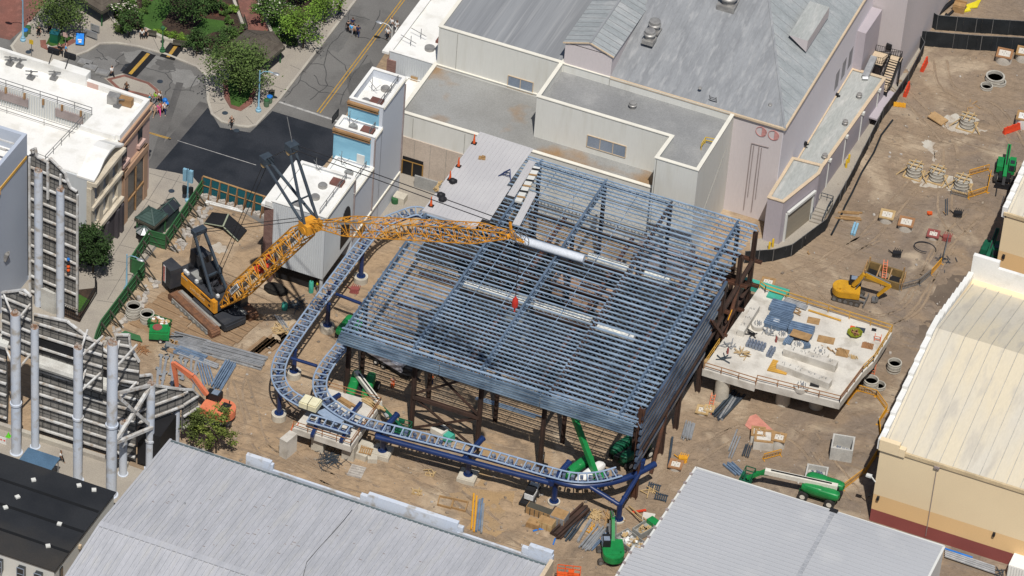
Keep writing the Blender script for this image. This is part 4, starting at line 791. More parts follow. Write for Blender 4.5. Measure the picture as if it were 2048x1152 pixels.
b = B(); b.prism([(-9.6, -13, 0.02), (28.6, -24, .02), (28.6, 10, .02), (-9.6, 10, .02)] if 0 else [(p_.x, p_.y) for p_ in rough([V((-7.5, -15, 0)), V((4, -17, 0)), V((28.4, -17.5, 0)), V((28.4, 11, 0)), V((-7.5, 11, 0))], 9, .07)], .0, .025); b.build('dark_floor', Mt['gapblack'], sf)  # near-black sheet added so the view between the joists stays dark
# things lying on the roof
def deck_sheet(lbl, p, q, w_, z):
    a = P(*p, z); c = P(*q, z); b = B(); b.bar(a, c, w_, .05)
    d = (c-a).normalized(); s_ = V((-d.y, d.x, 0))
    for k in (-.35, 0, .35): b.bar(a+s_*k*w_+V((0, 0, .05)), c+s_*k*w_+V((0, 0, .05)), .08, .05)
    one('deck_sheet', b, Mt['deck'], lbl, 'deck sheet', 'loose deck sheets')
deck_sheet('long loose white deck sheet right next to the finished deck edge', (1065, 322), (1022, 392), 1.0, 14.1)
deck_sheet('loose white deck sheet butted along the front of the deck', (1015, 372), (972, 440), .95, 14.1)
deck_sheet('loose white deck sheet with dark straps, ending near the jib tip', (1066, 385), (1032, 450), 1.0, 14.1)
t = thing('deck_bundle', P(1058, 350, 14.1), 'strapped narrow bundle of deck pieces and lumber lying across the joists', 'bundle')
b = B(); b.bar(P(1074, 335, 14.2), P(1036, 404, 14.2), .9, .3); b.build('sheets', Mt['whitewall'], t)
for i in range(6): p = P(1072-6*i, 339+11*i, 14.45); b = B(); b.ob(p, (1.1, .25, .08), .2); b.build('strap', Mt['wood'] if i % 2 else Mt['dark'], t)
cone_g = 'orange posts along the deck edge'
for i, (px, py, lb) in enumerate(((948, 287, 'orange guard post at the far top corner of the white deck'), (917, 333, 'orange guard post second from the top along the deck edge'), (900, 360, 'orange guard post beside a black bag on the deck edge'), (862, 412, 'orange guard post at the near left corner of the deck'))):
    p = P(px, py, 14.15); p = p if p.x > -10.2 else V((-10.2, p.y, 14.15))
    t = thing('guard_post', p, lb, 'post', cone_g); b = B(); b.ob(p, (.7, .55, .12)); b.build('base', Mt['dark'], t)
    b = B(); b.tube(p+V((0, 0, .1)), p+V((0, 0, 1.5)), .2, 10, .06); b.build('cone', MM('coneorange', (.65, .10, .02), rough=.5) if 'coneorange' not in Mt else Mt['coneorange'], t, True)
for px, py, lb in ((905, 366, 'black bag beside the orange post on the white deck'), (881, 394, 'rear one of two black bags near the front of the deck'), (884, 402, 'front one of two black bags near the front of the deck')):
    p = P(px, py, 14.15); b = B(); b.ell(p+V((0, 0, .35)), (.5, .45, .42), 10, 6); b.ell(p+V((.3, .2, .3)), (.3, .3, .3), 8, 5); one('bag', b, Mt['dark'], lb, 'bag', 'black bags on the deck', True)
t = thing('blue_trestle', P(997, 352, 14.15), 'dark blue folded trestle standing on the white deck', 'trestle'); p = P(997, 352, 14.2); b = B(); b.bar(p, p+V((1.2, .9, .9)), .12); b.bar(p+V((1.9, -.4, 0)), p+V((1.2, .9, .9)), .12); b.bar(p+V((.3, 1, 0)), p+V((1.2, .9, .9)), .12); b.build('leg', Mt['navy'], t)
b = B(); b.bar(p+V((.3, .3, .3)), p+V((1.6, .3, .3)), .1); b.build('crossbar', Mt['navy'], t)
p = P(964, 317, 14.15); b = B(); b.ob(p, (.9, .6, .2), .3); b.ob(p+V((.1, .1, .2)), (.4, .4, .15)); one('wood_offcut', b, Mt['wood'], 'small heap of brown wood offcuts alone on the white deck', 'wood')
p = P(874, 380, 14.15); b = B()
for i in range(9): b.bar(p+V((R.uniform(-.5, .5), R.uniform(-1.3, 1.3), .05+.1*i)), p+V((R.uniform(-.4, .6), R.uniform(-1.3, 1.3), .15+.1*i)), .18)
one('lumber_heap', b, Mt['woodpale'], 'heap of tan straps and lumber hanging at the left deck edge', 'lumber')
b = B(); b.tube(P(1033, 477, 14.7), P(1168, 518, 14.7), .55, 16); one('white_pipe', b, Mt['duct'], 'long pale blue pipe lying on the joists right of the jib tip', 'pipe', smooth=True)
for pp, nm, lb in ((((1178, 512), (1265, 540)), 'duct', 'white round duct continuing under the joists right of the pale blue pipe'), (((1290, 548), (1338, 563)), 'duct', 'short white duct section under the joists farthest to the right'),
                   (((925, 566), (1052, 604)), 'duct', 'white round duct under the joists left of the red hook'), (((1070, 610), (1182, 643)), 'duct', 'white round duct under the joists between two girders, right of the red hook'), (((1190, 652), (1268, 676)), 'duct', 'nearest short white duct under the joists at the right')):
    b = B(); a, c = P(*pp[0], 12.3), P(*pp[1], 12.3); b.tube(a, c, .52, 14); n = int((c-a).length/1.2)
    for i in range(n+1): q = a.lerp(c, i/max(1, n)); d = (c-a).normalized(); b.tube(q-d*.05, q+d*.05, .56, 14)
    one(nm, b, Mt['ductw'], lb, 'duct', 'ducts under the roof joists', True)
# interior clutter seen through the frame
for i, (px, py, dx, dy, dz, mt, lb) in enumerate(((1165, 570, 8, 1.6, 3.0, 'tanpink', 'tan wall panel with a red edge deep inside the steel frame'), (1040, 640, 3.2, 4, 5.5, 'steelgrey', 'grey block of scaffold panels inside the frame below the red hook'), (1330, 490, 7, 5, 2.5, 'conduit', 'dim grey equipment stack inside the frame near the back right'))):
    p = P(px, py, 3); b = B(); b.ob((p.x, p.y, .03), (dx, dy, dz)); b.ob((p.x+dx*.1, p.y-dy*.2, dz+.03), (dx*.6, dy*.4, .6)); b.bar((p.x-dx/2, p.y-dy/2-.1, dz+.1), (p.x+dx/2, p.y-dy/2-.1, dz+.1), .2); one('interior_stack', b, Mt[mt], lb, 'stack')
def bundle(px, py, px2, py2, n, w_, h, mt, lb, z=.05, r=None, rows=1, gap=.11, cat='steel bundle', grp='bundles of steel on the ground', jit=.25):
    a = P(px, py, z); c = P(px2, py2, z); d = (c-a).normalized(); s_ = V((-d.y, d.x, 0)); b = B()
    for k in range(rows):
        for i in range(n-k):
            o = s_*((i-(n-k-1)/2)*(w_*.75+gap)+R.uniform(-.03, .03))+V((0, 0, h/2+k*h+R.choice((0, 0, .06, .14)))); e = d*R.uniform(-jit, jit)
            if r: b.tube(a+o+e, c+o+e, w_/2, 8)
            else: b.bar(a+o+e, c+o+e+s_*R.uniform(-.08, .08), w_*.72, h)
    return one('steel_bundle', b, Mt[mt], lb, cat, grp)
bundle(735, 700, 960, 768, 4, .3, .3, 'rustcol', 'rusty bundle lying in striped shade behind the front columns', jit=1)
bundle(985, 770, 1220, 838, 7, .25, .25, 'steelgrey', 'grey long bundle under the frame left of the green boom', rows=2, jit=1.5)
bundle(960, 800, 1080, 838, 3, .2, .2, 'steelblue', 'blue thin steel lengths on the shadow edge between the columns', jit=.6)
# ---------------------------------------------------------------- coaster track
def cat(pts, n=8):
    out = []; k = len(pts)
    for i in range(k-1):
        p0, p1, p2, p3 = pts[max(0, i-1)], pts[i], pts[i+1], pts[min(k-1, i+2)]
        for j in range(n):
            t = j/n; out.append(.5*((2*p1)+(-p0+p2)*t+(2*p0-5*p1+4*p2-p3)*t*t+(-p0+3*p1-3*p2+p3)*t*t*t))
    return out+[pts[-1]]
def resample(pts, step):
    out = [pts[0]]; acc = 0
    for a, c in zip(pts, pts[1:]):
        L = (c-a).length; t = step-acc
        while t <= L: out.append(a.lerp(c, t/L)); t += step
        acc = (acc+L) % step
    return out
def frame(pts):
    res = []
    for i, p in enumerate(pts):
        d = (pts[min(i+1, len(pts)-1)]-pts[max(0, i-1)]).normalized(); s_ = V((-d.y, d.x, 0)).normalized(); res.append((p, d, s_))
    return res
def track(root, pts, spine=.28, dep=.8, gauge=1.7, wheels=True, name='', step=1.15):
    pts = resample(cat(pts), .4); fr_ = frame(pts)
    for s_ in (1, -1):
        b = B(); b.path([p+n_*(s_*gauge/2) for p, d, n_ in fr_], .12, 8); b.build('rail', Mt['railblue'], root, True)
    b = B(); b.path([p-V((0, 0, dep)) for p, d, n_ in fr_], spine, 10); b.build('spine', Mt['navy'], root, True)
    q = frame(resample(pts, step)); un = MM('unit', (.05, .075, .14), (.20, .23, .28), s=1.5, rough=.5) if 'unit' not in Mt else Mt['unit']; ex = B(); CT[root.name] = CT.get(root.name, 0)
    for i, (p, d, n_) in enumerate(q):
        CT[root.name] += 1; b = ex if CT[root.name] > 98 else B()
        b.bar(p-n_*gauge/2, p+n_*gauge/2, .16, .14)
        b.bar(p-n_*gauge*.45, p-V((0, 0, dep-.1)), .12); b.bar(p+n_*gauge*.45, p-V((0, 0, dep-.1)), .12)
        if b is not ex: b.build('tie', Mt['railblue'], root)
        if wheels and R.random() < .8: b = B(); b.ob(p+d*.45+n_*R.uniform(.1, .4)-V((0, 0, .45)), (R.uniform(.3, .55), .45, .4), R.random()); b.ob(p+d*.55-n_*R.uniform(.2, .5)-V((0, 0, .5)), (.35, R.uniform(.3, .55), .35), R.random()); b.build('brake_unit', un, root)
    if ex.v: tag(ex.build('tie', Mt['railblue'], root), None, None, None, 'stuff')
CT = {}
def footing(root, x, y, r, h, square=False):
    b = B()
    if square: b.ob((x, y, 0), (r*2, r*2, h*.85), .1); b.ob((x, y, h*.85), (r*1.8, r*1.8, h*.15), .1)
    else: b.cyl((x, y, 0), r, h, 20); b.cyl((x, y, h), r*.8, .04, 20)
    o = b.build('footing', Mt['pedestal'], root, True)
    b = B(); b.cyl((x, y, h), .62, .08, 14)
    for i in range(8): b.cyl((x+.5*cos(i*pi/4), y+.5*sin(i*pi/4), h+.05), .05, .18, 6)
    b.build('base_plate', Mt['navy'], o)
tk = thing('coaster_track', (-15, -25, 0), 'looping blue roller coaster track on blue columns left and in front of the steel hall', 'coaster track')
LP = [(V((-9.4, -.6, 5.6))), P(845, 424, 5.6), P(800, 431, 5.6), P(757, 453, 5.6), P(722, 492, 5.5), P(650, 588, 5.4), P(588, 675, 5.4), P(562, 718, 5.4), P(557, 755, 5.3), P(574, 785, 5.2), P(608, 806, 5.1)]
track(tk, LP)
RP = [P(706, 662, 5.4), P(684, 692, 5.3), P(655, 728, 5.2), P(640, 760, 5.1), P(645, 790, 5.0), P(672, 816, 4.7), P(712, 838, 4.7), P(760, 853, 5.0), P(850, 876, 5.0), P(930, 896, 5.0), P(1010, 918, 5.0), P(1100, 944, 5.0), P(1150, 955, 5.0), P(1200, 953, 5.1), P(1242, 942, 5.2)]
track(tk, RP)
b = B(); q = [P(752, 873, 3.9), P(840, 897, 3.9), P(930, 921, 3.9), P(1020, 945, 3.9), P(1098, 965, 3.9)]; b.path(q, .38, 12); b.build('support_tube', Mt['navy'], tk, True)
b = B(); q = cat([P(1095, 953, 4.3), P(1118, 963, 4.25), P(1155, 971, 4.2), P(1198, 969, 4.2), P(1240, 960, 4.2), P(1278, 945, 4.25), P(1310, 928, 4.3)], 5); b.path(q, .42, 12); b.build('support_tube', Mt['navy'], tk, True)
for px, py, h in ((722, 552, 4.6), (655, 650, 4.5), (588, 742, 4.5), (558, 826, 4.3)):
    f = P(px, py, .9); footing(tk, f.x, f.y, .95, .9)
    b = B(); b.cyl((f.x, f.y, .9), .3, h-.9, 14); b.build('support_column', Mt['navy'], tk, True)
for px, py, sq in ((765, 900, 1), (936, 948, 1), (1108, 1002, 0), (1237, 1038, 0)):
    f = P(px, py, .8 if sq else .3); footing(tk, f.x, f.y, 1.15 if sq else .8, .8 if sq else .3, sq)
    b = B(); b.cyl((f.x, f.y, .3), .36, 3.9 if px < 1200 else 2.6, 14)
    if px < 1200: b.build('support_column', Mt['navy'], tk, True); b = B(); b.tube((f.x-.3, f.y-1.0, 4.0), (f.x+.5, f.y+2.9, 4.6), .38, 12); b.tube((f.x-.3, f.y-1.0, 4.0), (f.x-.3, f.y-1.15, 4.0), .44, 12); b.tube((f.x+.5, f.y+2.9, 4.6), (f.x+.52, f.y+3.0, 4.62), .44, 12); b.build('cross_arm', Mt['navy'], tk, True)
    else:
        b.build('support_column', Mt['navy'], tk, True); top = V((f.x, f.y, 2.6))
        for e in (P(1178, 972, 4.2), P(1278, 948, 4.2)): b = B(); b.tube(top, e, .3, 12); b.tube(top.lerp(e, .22), top.lerp(e, .26), .38, 12); b.build('branch_arm', Mt['navy'], tk, True)
p = P(1282, 940, 4.3); b = B(); b.cyl(p, .35, 1.3, 12); b.ob(p+V((0, 0, 1.2)), (.8, .5, .5), .4); b.build('bracket', Mt['navy'], tk)
for a, c in (((672, 588), (722, 607)), ((582, 716), (634, 732))):
    b = B(); b.tube(P(*a, 4.5), P(*c, 4.5), .22, 10); b.build('tie_tube', Mt['navy'], tk, True)
# small station platform
sp_ = thing('track_platform', (-8, -38, 0), 'small concrete platform on columns where the blue coaster tracks meet', 'platform')
pp = [P(*q, 3.1) for q in ((585, 856), (702, 894), (763, 807), (654, 776))]
b = B(); b.prism(pp, 2.2, 3.1); b.build('slab', Mt['slab'], sp_)
cc = sum((V(p) for p in pp), V((0, 0, 0)))/4
for p in (P(632, 905), P(693, 922), P(740, 850), P(655, 840)): b = B(); b.ob((p.x, p.y+.95, 0), (1.6, 1.6, 2.2), .05); b.build('column', Mt['steelgrey'] if 0 else Mt['pedestal'], sp_)
b = B(); rail(b, [(p.x+(cc.x-p.x)*.02, p.y+(cc.y-p.y)*.02, 3.1) for p in (pp[0], pp[1], pp[2], pp[3])], 1.1, 2.2, .08, (.5,)); b.build('railing', Mt['rustrail'], sp_)
b = B(); q = P(578, 862, 0); b.prism([(-13.6, -43.6), (-12.5, -43.9), (-12.0, -41.8), (-13.1, -41.6)], 0, 2.9); b.build('stair_wall', Mt['slab'], sp_)
b = B(); a = P(572, 905, .1); c = P(593, 843, 3.4); 
for s_ in (-.3, .3): b.bar(a+V((s_, 0, 0)), c+V((s_, 0, 0)), .09)
for i in range(9): t = i/9; p = a.lerp(c, t); b.bar(p+V((-.3, 0, 0)), p+V((.3, 0, 0)), .07)
one('ladder', b, Mt['coneorange'], 'orange ladder leaning on the small track platform', 'ladder')
b = B(); b.ob(P(620, 813, 4.2), (2.6, 2.0, .9), .05); one('winch_box', b, MM('dkbase', (.12, .13, .15), rough=.6), 'dark winch frame under the cream cover on the platform', 'machine')
t = thing('covered_machine', P(620, 810, 5.1), 'cream boxy cover strapped over the end of the left track', 'cover'); p = P(620, 812, 5.1); b = B(); b.prism([(p.x-1.2, p.y-.8), (p.x+1.2, p.y-.9), (p.x+1.25, p.y+.9), (p.x-1.1, p.y+.9)], p.z, p.z+.75); b.prism([(p.x-1.1, p.y-.7), (p.x+1.1, p.y-.8), (p.x+1.15, p.y+.8), (p.x-1, p.y+.8)], p.z+.75, p.z+.95); b.build('cover', MM('creamcover', (.68, .64, .44), (.62, .57, .38), s=1.2, rough=.6), t)
b = B(); b.bar(p+V((0, -.92, .0)), p+V((0, -.85, .97)), .06); b.bar(p+V((0, -.85, .98)), p+V((0, .9, .98)), .06); b.build('strap', Mt['dark'], t)
sg = thing('switch_track', P(645, 850, 4.6), 'short straight piece of coaster track parked on the small platform', 'coaster track')
track(sg, [P(618, 836, 4.7), P(660, 848, 4.7), P(702, 861, 4.7)], wheels=False, dep=.55, spine=.2, gauge=1.5, step=1.05)
b = B(); b.prism([P(632, 824, 4.3), P(655, 815, 4.3), P(688, 842, 4.3), P(672, 850, 4.3)], 4.25, 4.35); b.build('triangular_plate', Mt['railblue'], sg)
for q, c in (((640, 835), (624, 872)), ((700, 855), (682, 882)), ((640, 812), (678, 790) if 0 else (680, 789)), ((700, 832), (722, 806))):
    b = B(); b.bar(P(*q, 3.8), P(*c, 3.7), .45, .45); b.build('transfer_beam', Mt['navy'], sg)
for q, n, lb, mt in (((697, 808), 5, 'brown timber beams stacked on the small platform', 'wood'), ((748, 810), 7, 'mixed offcuts and a grey box at the corner of the small platform', 'woodpale')):
    p = P(*q, 3.15); b = B()
    for i in range(n): b.bar(p+V((-1.5+R.uniform(-.3, .3), .7*R.random(), .12+.1*(i % 3))), p+V((1.5*R.random()+.3, -.7+.5*R.random(), .12+.1*(i % 3))), .28, .16)
    one('timber_stack', b, Mt[mt], lb, 'timber')
# ---------------------------------------------------------------- crawler crane
F0 = V((-31.1, -22.7, 0)); CA = math.atan2(-.486, .874)
cn = thing('crawler_crane', F0, 'big orange crawler crane with a lattice boom and long luffing jib', 'crane', rz=CA, local=True)
for s_ in (-1, 1):
    b = B(); y0 = s_*3.0; n = 20; prof = []
    for i in range(n): a = pi/2+pi*i/(n-1); prof.append((-6.6+.62*cos(a), .66+.62*sin(a)))
    for i in range(n): a = -pi/2+pi*i/(n-1); prof.append((2.0+.62*cos(a), .66+.62*sin(a)))
    b.ext([V((x, y0-.68, z)) for x, z in prof], (0, 1.36, 0)); tr = b.build('crawler_track', Mt['trackrust'], cn)
    b = B()
    for i in range(40):
        x = -6.6+i*.221; b.box((x, y0-.7, 1.27), (x+.13, y0+.7, 1.33))
    for i in range(7): a = -pi/2+pi*i/6; c = V((2.0+.65*cos(a), y0, .66+.65*sin(a))); b.bar(c-V((0, .7, 0)), c+V((0, .7, 0)), .1)
    b.build('shoes', Mt['trackrust'], tr)
    b = B(); b.box((-6.2, y0-.78, .3), (1.6, y0-.66, .95)); b.box((-6.2, y0+.66, .3), (1.6, y0+.78, .95))
    for i in range(9): b.tube((-6.0+i*.93, y0-.86, .42), (-6.0+i*.93, y0-.66, .42), .24, 10)
    b.build('side_frame', Mt['steelgrey'], tr)
    b = B(); b.box((-6.5, s_*2.2-.45, 1.2), (2.1, s_*2.2+.3, 1.32)); b.build('walkway', Mt['steelgrey'], cn)
b = B(); b.box((-4.2, -2.0, .6), (-.2, 2.0, 1.5)); b.cyl((-2.4, 0, 1.5), 1.5, .35, 20); b.build('carbody', Mt['cwt'], cn)
b = B(); b.box((.2, -1.7, .5), (2.6, 1.7, 1.55)); b.box((2.6, -1.5, .5), (2.75, 1.5, 1.2)); b.build('carbody_weight', Mt['cwt'], cn)
b = B(); b.box((-7.0, -1.7, 1.85), (.3, -1.2, 3.7)); b.box((-7.0, -1.78, 1.95), (.1, -1.7, 3.65)); ho = b.build('machine_house', Mt['orangep'], cn)
b = B(); b.box((-7.0, -1.15, 1.85), (.2, 1.6, 2.9)); b.box((-7, -1.15, 2.9), (-4.4, 1.4, 3.4)); b.box((-3.9, -.9, 2.9), (-.4, -.2, 3.35)); b.box((-6.6, -1.7, 3.7), (-.5, -1.25, 3.95)); b.build('machine_deck', Mt['cwt'], cn)
b = B(); b.box((-6.6, -.6, 3.4), (-4.8, .8, 3.55)); b.build('deck_cover', Mt['steelgrey'], cn)
b = B()
for x, y in ((-3.4, .7), (-1.9, .6), (-2.6, -.6)): b.tube((x, y-.6, 3.3), (x, y+.6, 3.3), .5, 14)
b.build('winch_drum', Mt['cable'], cn)
b = B()
for x, y, z in ((-6.6, -1.4, 3.95), (-6.1, -1.4, 3.95), (-4.8, .5, 3.55), (-4.1, -1.4, 3.95), (-.8, -.4, 3.3)): b.ob((x, y, z), (.4, .35, .4))
b.build('white_canister', Mt['signwhite'], cn)
b = B(); b.box((-.9, 1.7, 1.9), (1.3, 2.9, 4.2)); cb = b.build('cab', Mt['cwt'], cn)
b = B(); b.box((1.3, 1.8, 2.6), (1.33, 2.8, 4.0)); b.box((-.6, 2.9, 2.7), (1.1, 2.93, 4.0)); b.build('cab_glass', Mt['glassdark'], cb)
for s_ in (-1, 1):
    b = B(); b.prism([(-9.6, s_*1.5), (-9.4, s_*3.1), (-7.3, s_*3.3), (-7.1, s_*1.5)], 1.5, 4.5); cw = b.build('counterweight', Mt['cwt'], cn)
    b = B()
    for i in range(10): b.box((-9.75, s_*1.4, 1.75+i*.28), (-7.15, s_*3.36, 1.78+i*.28)) if 0 else None
    for i in range(9):
        z = 1.9+i*.28; x0 = -8.9; y0 = s_*3.16
        b.ext([V((x0, y0+s_*.04, z)), V((x0+.35, y0+s_*.06, z+.12)), V((x0+.35, y0+s_*.06, z+.26)), V((x0, y0+s_*.04, z+.14))], (0, s_*.06, 0))
    b.build('hazard_stripes', MM('hazred', (.62, .2, .15), rough=.6) if 'hazred' not in Mt else Mt['hazred'], cw)
    b = B(); b.ext([V((-9.0, s_*3.14, 1.75)), V((-8.45, s_*3.2, 1.75)), V((-8.45, s_*3.2, 4.45)), V((-9.0, s_*3.14, 4.45))], (0, s_*.05, 0)); b.build('white_panel', Mt['signwhite'], cw)
b = B(); b.box((-9.5, -1.5, 1.5), (-7.1, 1.5, 2.3)); b.build('counterweight_tray', Mt['cwt'], cn)
def lattice(p, q, wd, ht, t0, t1, bay=1.5, m='orangep', cw_=.16, lw_=.085):
    """four chords and lacing; tapers to a narrow foot over t0 and t1 metres"""
    p = V(p); q = V(q); d = (q-p).normalized(); L = (q-p).length; up = V((0, 1, 0)).cross(d)*-1; up = d.cross(V((0, 1, 0))); b = B(); b2 = B()
    def sec(s_):
        f = 1.
        if s_ < t0: f = .28+.72*s_/t0
        if s_ > L-t1: f = .3+.7*(L-s_)/t1
        o = p+d*s_; fw = max(f, .55)
        return [o+V((0, i*wd/2*fw, 0))+up*(j*ht/2*f) for i, j in ((-1,-1),(1,-1),(1,1),(-1,1))]
    n = round(L/bay); ss = [L*i/n for i in range(n+1)]; S = [sec(s_) for s_ in ss]
    for i in range(n):
        for k in range(4):
            b.tube(S[i][k], S[i+1][k], cw_/2, 6)
            a, c = (k, (k+1) % 4) if i % 2 else ((k+1) % 4, k)
            b2.tube(S[i][a], S[i+1][c], lw_/2, 5)
            if i % 2 == 0: b2.tube(S[i][k], S[i][(k+1) % 4], lw_/2, 5)
    for e in (0, n): b.add(S[e], [(0, 1, 2, 3)])
    return b, b2, d, up
BT = V((17.4, 0, 27.5)); JT = V((54.7, 0, 50.8))
b, b2, bd, bu = lattice((.2, 0, 2.6), BT, 2.3, 2.0, 5, 2.2, 1.35, cw_=.22, lw_=.11); bo = b.build('boom', Mt['orangep'], cn); b2.build('lacing', Mt['orangep'], bo)
b = B()
for s_, c in ((-.2, 0), (.5, 0)): pass
for i in (6.5, 7.1, 11, 11.6, 16, 16.6, 21): o = V((.2, 0, 2.6))+bd*i; b.bar(o-bu*1.0+V((0, -1.1, 0)), o+bu*1.0+V((0, -1.1, 0)), .12)
b.build('pale_struts', Mt['woodpale'], bo)
b = B(); a = V((.2, 0, 2.6))
b.bar(a+bd*6+bu*.1, a+bd*28+bu*.1, 1.4, .12); b.build('boom_catwalk', Mt['steelgrey'], bo)
b = B(); o = a+bd*14.5; 
for i in range(14): q = o+bd*R.uniform(-2.5, 2.8)+V((0, R.uniform(-.8, .6), 0))+bu*R.uniform(-.2, .5); b.ob(q, (.7, .5, .5), R.random()*3, (R.random(), 0, 0))
one_o = b.build('red_netting', MM('netred', (.50, .05, .02), (.4, .04, .02), s=2, rough=.8), bo)
b = B(); b.tube(BT+V((0, -1.3, -.6)), BT+V((0, 1.3, -.6)), .5, 14); b.box(BT+V((-1, -1.2, -1)), BT+V((.8, 1.2, .4))); b.build('boom_head', Mt['orangep'], bo)
b, b2, jd, ju = lattice(BT+V((.6, 0, .3)), JT, 2.0, 1.9, 8, 7, 1.5, cw_=.15, lw_=.08); jo = b.build('luffing_jib', Mt['orangep'], cn); b2.build('lacing', Mt['orangep'], jo)
b = B(); b.bar(BT+jd*6+ju*.2, BT+jd*14+ju*.7, 1.0, .1); b.build('jib_catwalk', Mt['steelgrey'], jo)
b = B()
for i in range(3):
    c = JT+jd*(.6+.7*i)-ju*(.3*i); n = 18
    for k in range(n): a0, a1 = 2*pi*k/n, 2*pi*(k+1)/n; b.bar(c+V((.8*cos(a0), .35*(i-1), .8*sin(a0))), c+V((.8*cos(a1), .35*(i-1), .8*sin(a1))), .07)
    for k in range(5): a0 = 2*pi*k/5; b.bar(c+V((0, .35*(i-1), 0)), c+V((.8*cos(a0), .35*(i-1), .8*sin(a0))), .05)
b.build('sheave', Mt['greyrail'], jo)
b = B(); b.bar(JT-ju*.3, JT+ju*1.6+jd*.6, .25); b.bar(JT+V((0, .4, 0)), JT+jd*2.2-ju*.8, .2); b.bar(JT+V((0, -.4, 0)), JT+jd*2.2-ju*.8, .2); b.build('jib_head', Mt['orangep'], jo)
for k, (mp, w0, w1) in enumerate(((V((12.9, 0, 36.3)), 1.0, .35), (V((7.9, 0, 31.1)), 1.0, .35))):
    b = B()
    for s_ in (-1, 1): b.tube(BT+V((-.4*k, s_*w0, .2)), mp+V((0, s_*w1, 0)), .2, 10)
    b.bar(BT.lerp(mp, .35)+V((0, -.8, 0)), BT.lerp(mp, .35)+V((0, .8, 0)), .16); b.box(mp+V((-.6, -.7, -.2)), mp+V((.6, .7, .8))); ms = b.build('jib_mast', Mt['mast'], cn)
    b = B(); b.tube(mp+V((0, -.6, -.3)), mp+V((0, .6, -.3)), .45, 12); b.build('sheave', Mt['woodpale'], ms)
b = B(); b.bar(BT.lerp(V((12.9, 0, 36.3)), .2)+V((0, .9, 0)), BT.lerp(V((12.9, 0, 36.3)), .75)+V((0, .55, 0)), .3); b.build('mast_ladder', Mt['mast'], cn)
b = B(); b.tube((12.9, .2, 36.5), (11.2, .4, 40), .05, 5); b.build('antenna', Mt['greyrail'], cn)
gp = V((-5.8, 0, 10.7))
for s_ in (-1, 1):
    b = B(); b.bar((-.3, s_*1.2, 2.6), gp+V((0, s_*.75, 0)), .3, .36); b.build('gantry_leg', Mt['mast'], cn)
b = B(); b.box(gp+V((-.45, -.95, -.2)), gp+V((.5, .95, .45))); b.bar(V((-.3, -1.2, 2.6)).lerp(gp, .4)+V((0, 0, 0)), V((-.3, 1.2, 2.6)).lerp(gp, .4), .25); b.build('gantry_head', Mt['mast'], cn)
b = B(); b.box((-5.4, -.1, 3.4), (-3.4, 2.2, 5.2)); b.build('winch_block', Mt['dark'], cn)
def wire(name, pts, r=.05):
    b = B()
    for a, c in pts: b.tube(a, c, r, 4)
    b.build(name, Mt['cable'], cn)
wire('back_ropes', [(gp+V((-.2, -.6+.2*i, 0)), V((-7.4, -.5+.15*i, 3))) for i in range(7)], .035)
wire('boom_pendant', [(gp+V((.4, s_*.7, .3)), BT+V((-.8, s_*.9, .3))) for s_ in (-1, 1)])
wire('mast_pendant', [(V((12.9, s_*.4, 36.5)), V((7.9, s_*.4, 31.4))) for s_ in (-1, 0, 1)])
wire('jib_pendant', [(V((12.9, s_*.5, 36.7)), JT+V((-1.5, s_*.5, .8))) for s_ in (-1, 1)], .055)
wire('luffing_rope', [(V((7.9, s_*.4, 31)), V((-2.6, s_*.4, 3.4))) for s_ in (-1, 1)], .045)
wire('hoist_rope', [(BT+V((.5, 0, 1)), JT+V((0, 0, .4))), (JT+jd*1.6-ju*.6, JT+jd*1.6-ju*.6+V((0, 0, -8.6)))], .045)
hp = JT+jd*1.6-ju*.6+V((0, 0, -9.2)); b = B(); b.lathe(hp-V((0, 0, .9)), [(.1, 0), (.34, .15), (.4, .6), (.34, 1.2), (.15, 1.5), (.08, 1.7)], 12); b.tube(hp-V((0, 0, .9)), hp-V((0, 0, 1.5)), .1, 6); b.build('hook_ball', Mt['red'], cn, True)
def text(s_, size, m, par, mtx, ext=.01, name='lettering', sx=1):
    cu_ = bpy.data.curves.new('t', 'FONT'); cu_.body = s_; cu_.size = size; cu_.extrude = ext; cu_.align_x = 'CENTER'; cu_.align_y = 'CENTER'; cu_.resolution_u = 2
    o = bpy.data.objects.new('t', cu_); col.objects.link(o); dg = bpy.context.evaluated_depsgraph_get(); me = bpy.data.meshes.new_from_object(o.evaluated_get(dg)); bpy.data.objects.remove(o)
    me.materials.clear(); me.materials.append(m); me.name = name; o = bpy.data.objects.new(name, me); col.objects.link(o)
    if par: o.parent = par; mtx = Matrix.Translation(-OFF.get(par.name, V((0, 0, 0)))) @ mtx; OFF[o.name] = OFF.get(par.name, V((0, 0, 0)))
    o.matrix_local = mtx @ Matrix.Diagonal((sx, 1, 1, 1)); return o
def plane_m(o, xa, ya):
    xa = V(xa).normalized(); ya = V(ya).normalized(); za = xa.cross(ya); m = Matrix((xa, ya, za)).transposed().to_4x4(); m.translation = V(o); return m
o = a = V((.2, 0, 2.6))+bd*6.6+V((0, -1.27, 0))+bu*.25
b = B(); b.ext([o-bd*1.35-bu*.33, o+bd*1.35-bu*.33, o+bd*1.35+bu*.33, o-bd*1.35+bu*.33], (0, .06, 0)); sgn = b.build('sign_board', Mt['signwhite'], bo)
text('LIEBHERR', .6, Mt['dark'], sgn, plane_m(o+V((0, -.02, 0)), bd, bu), name='lettering', sx=.95)
b = B()                                                       # faint pale lettering along the orange house side, too blurred to read in the photo
for i in range(9): x = -4.9+i*.36; b.box((x, -1.83, 2.6-.0*i), (x+.2, -1.79, 2.66+.28*((i*7) % 3)/2)); b.box((x, -1.83, 2.45), (x+.05, -1.79, 2.95))
b.box((-6.9, -1.83, 3.3), (-5.6, -1.79, 3.5)); b.build('worn_marking', MM('wornmark', (.6, .42, .22), rough=.7), ho)
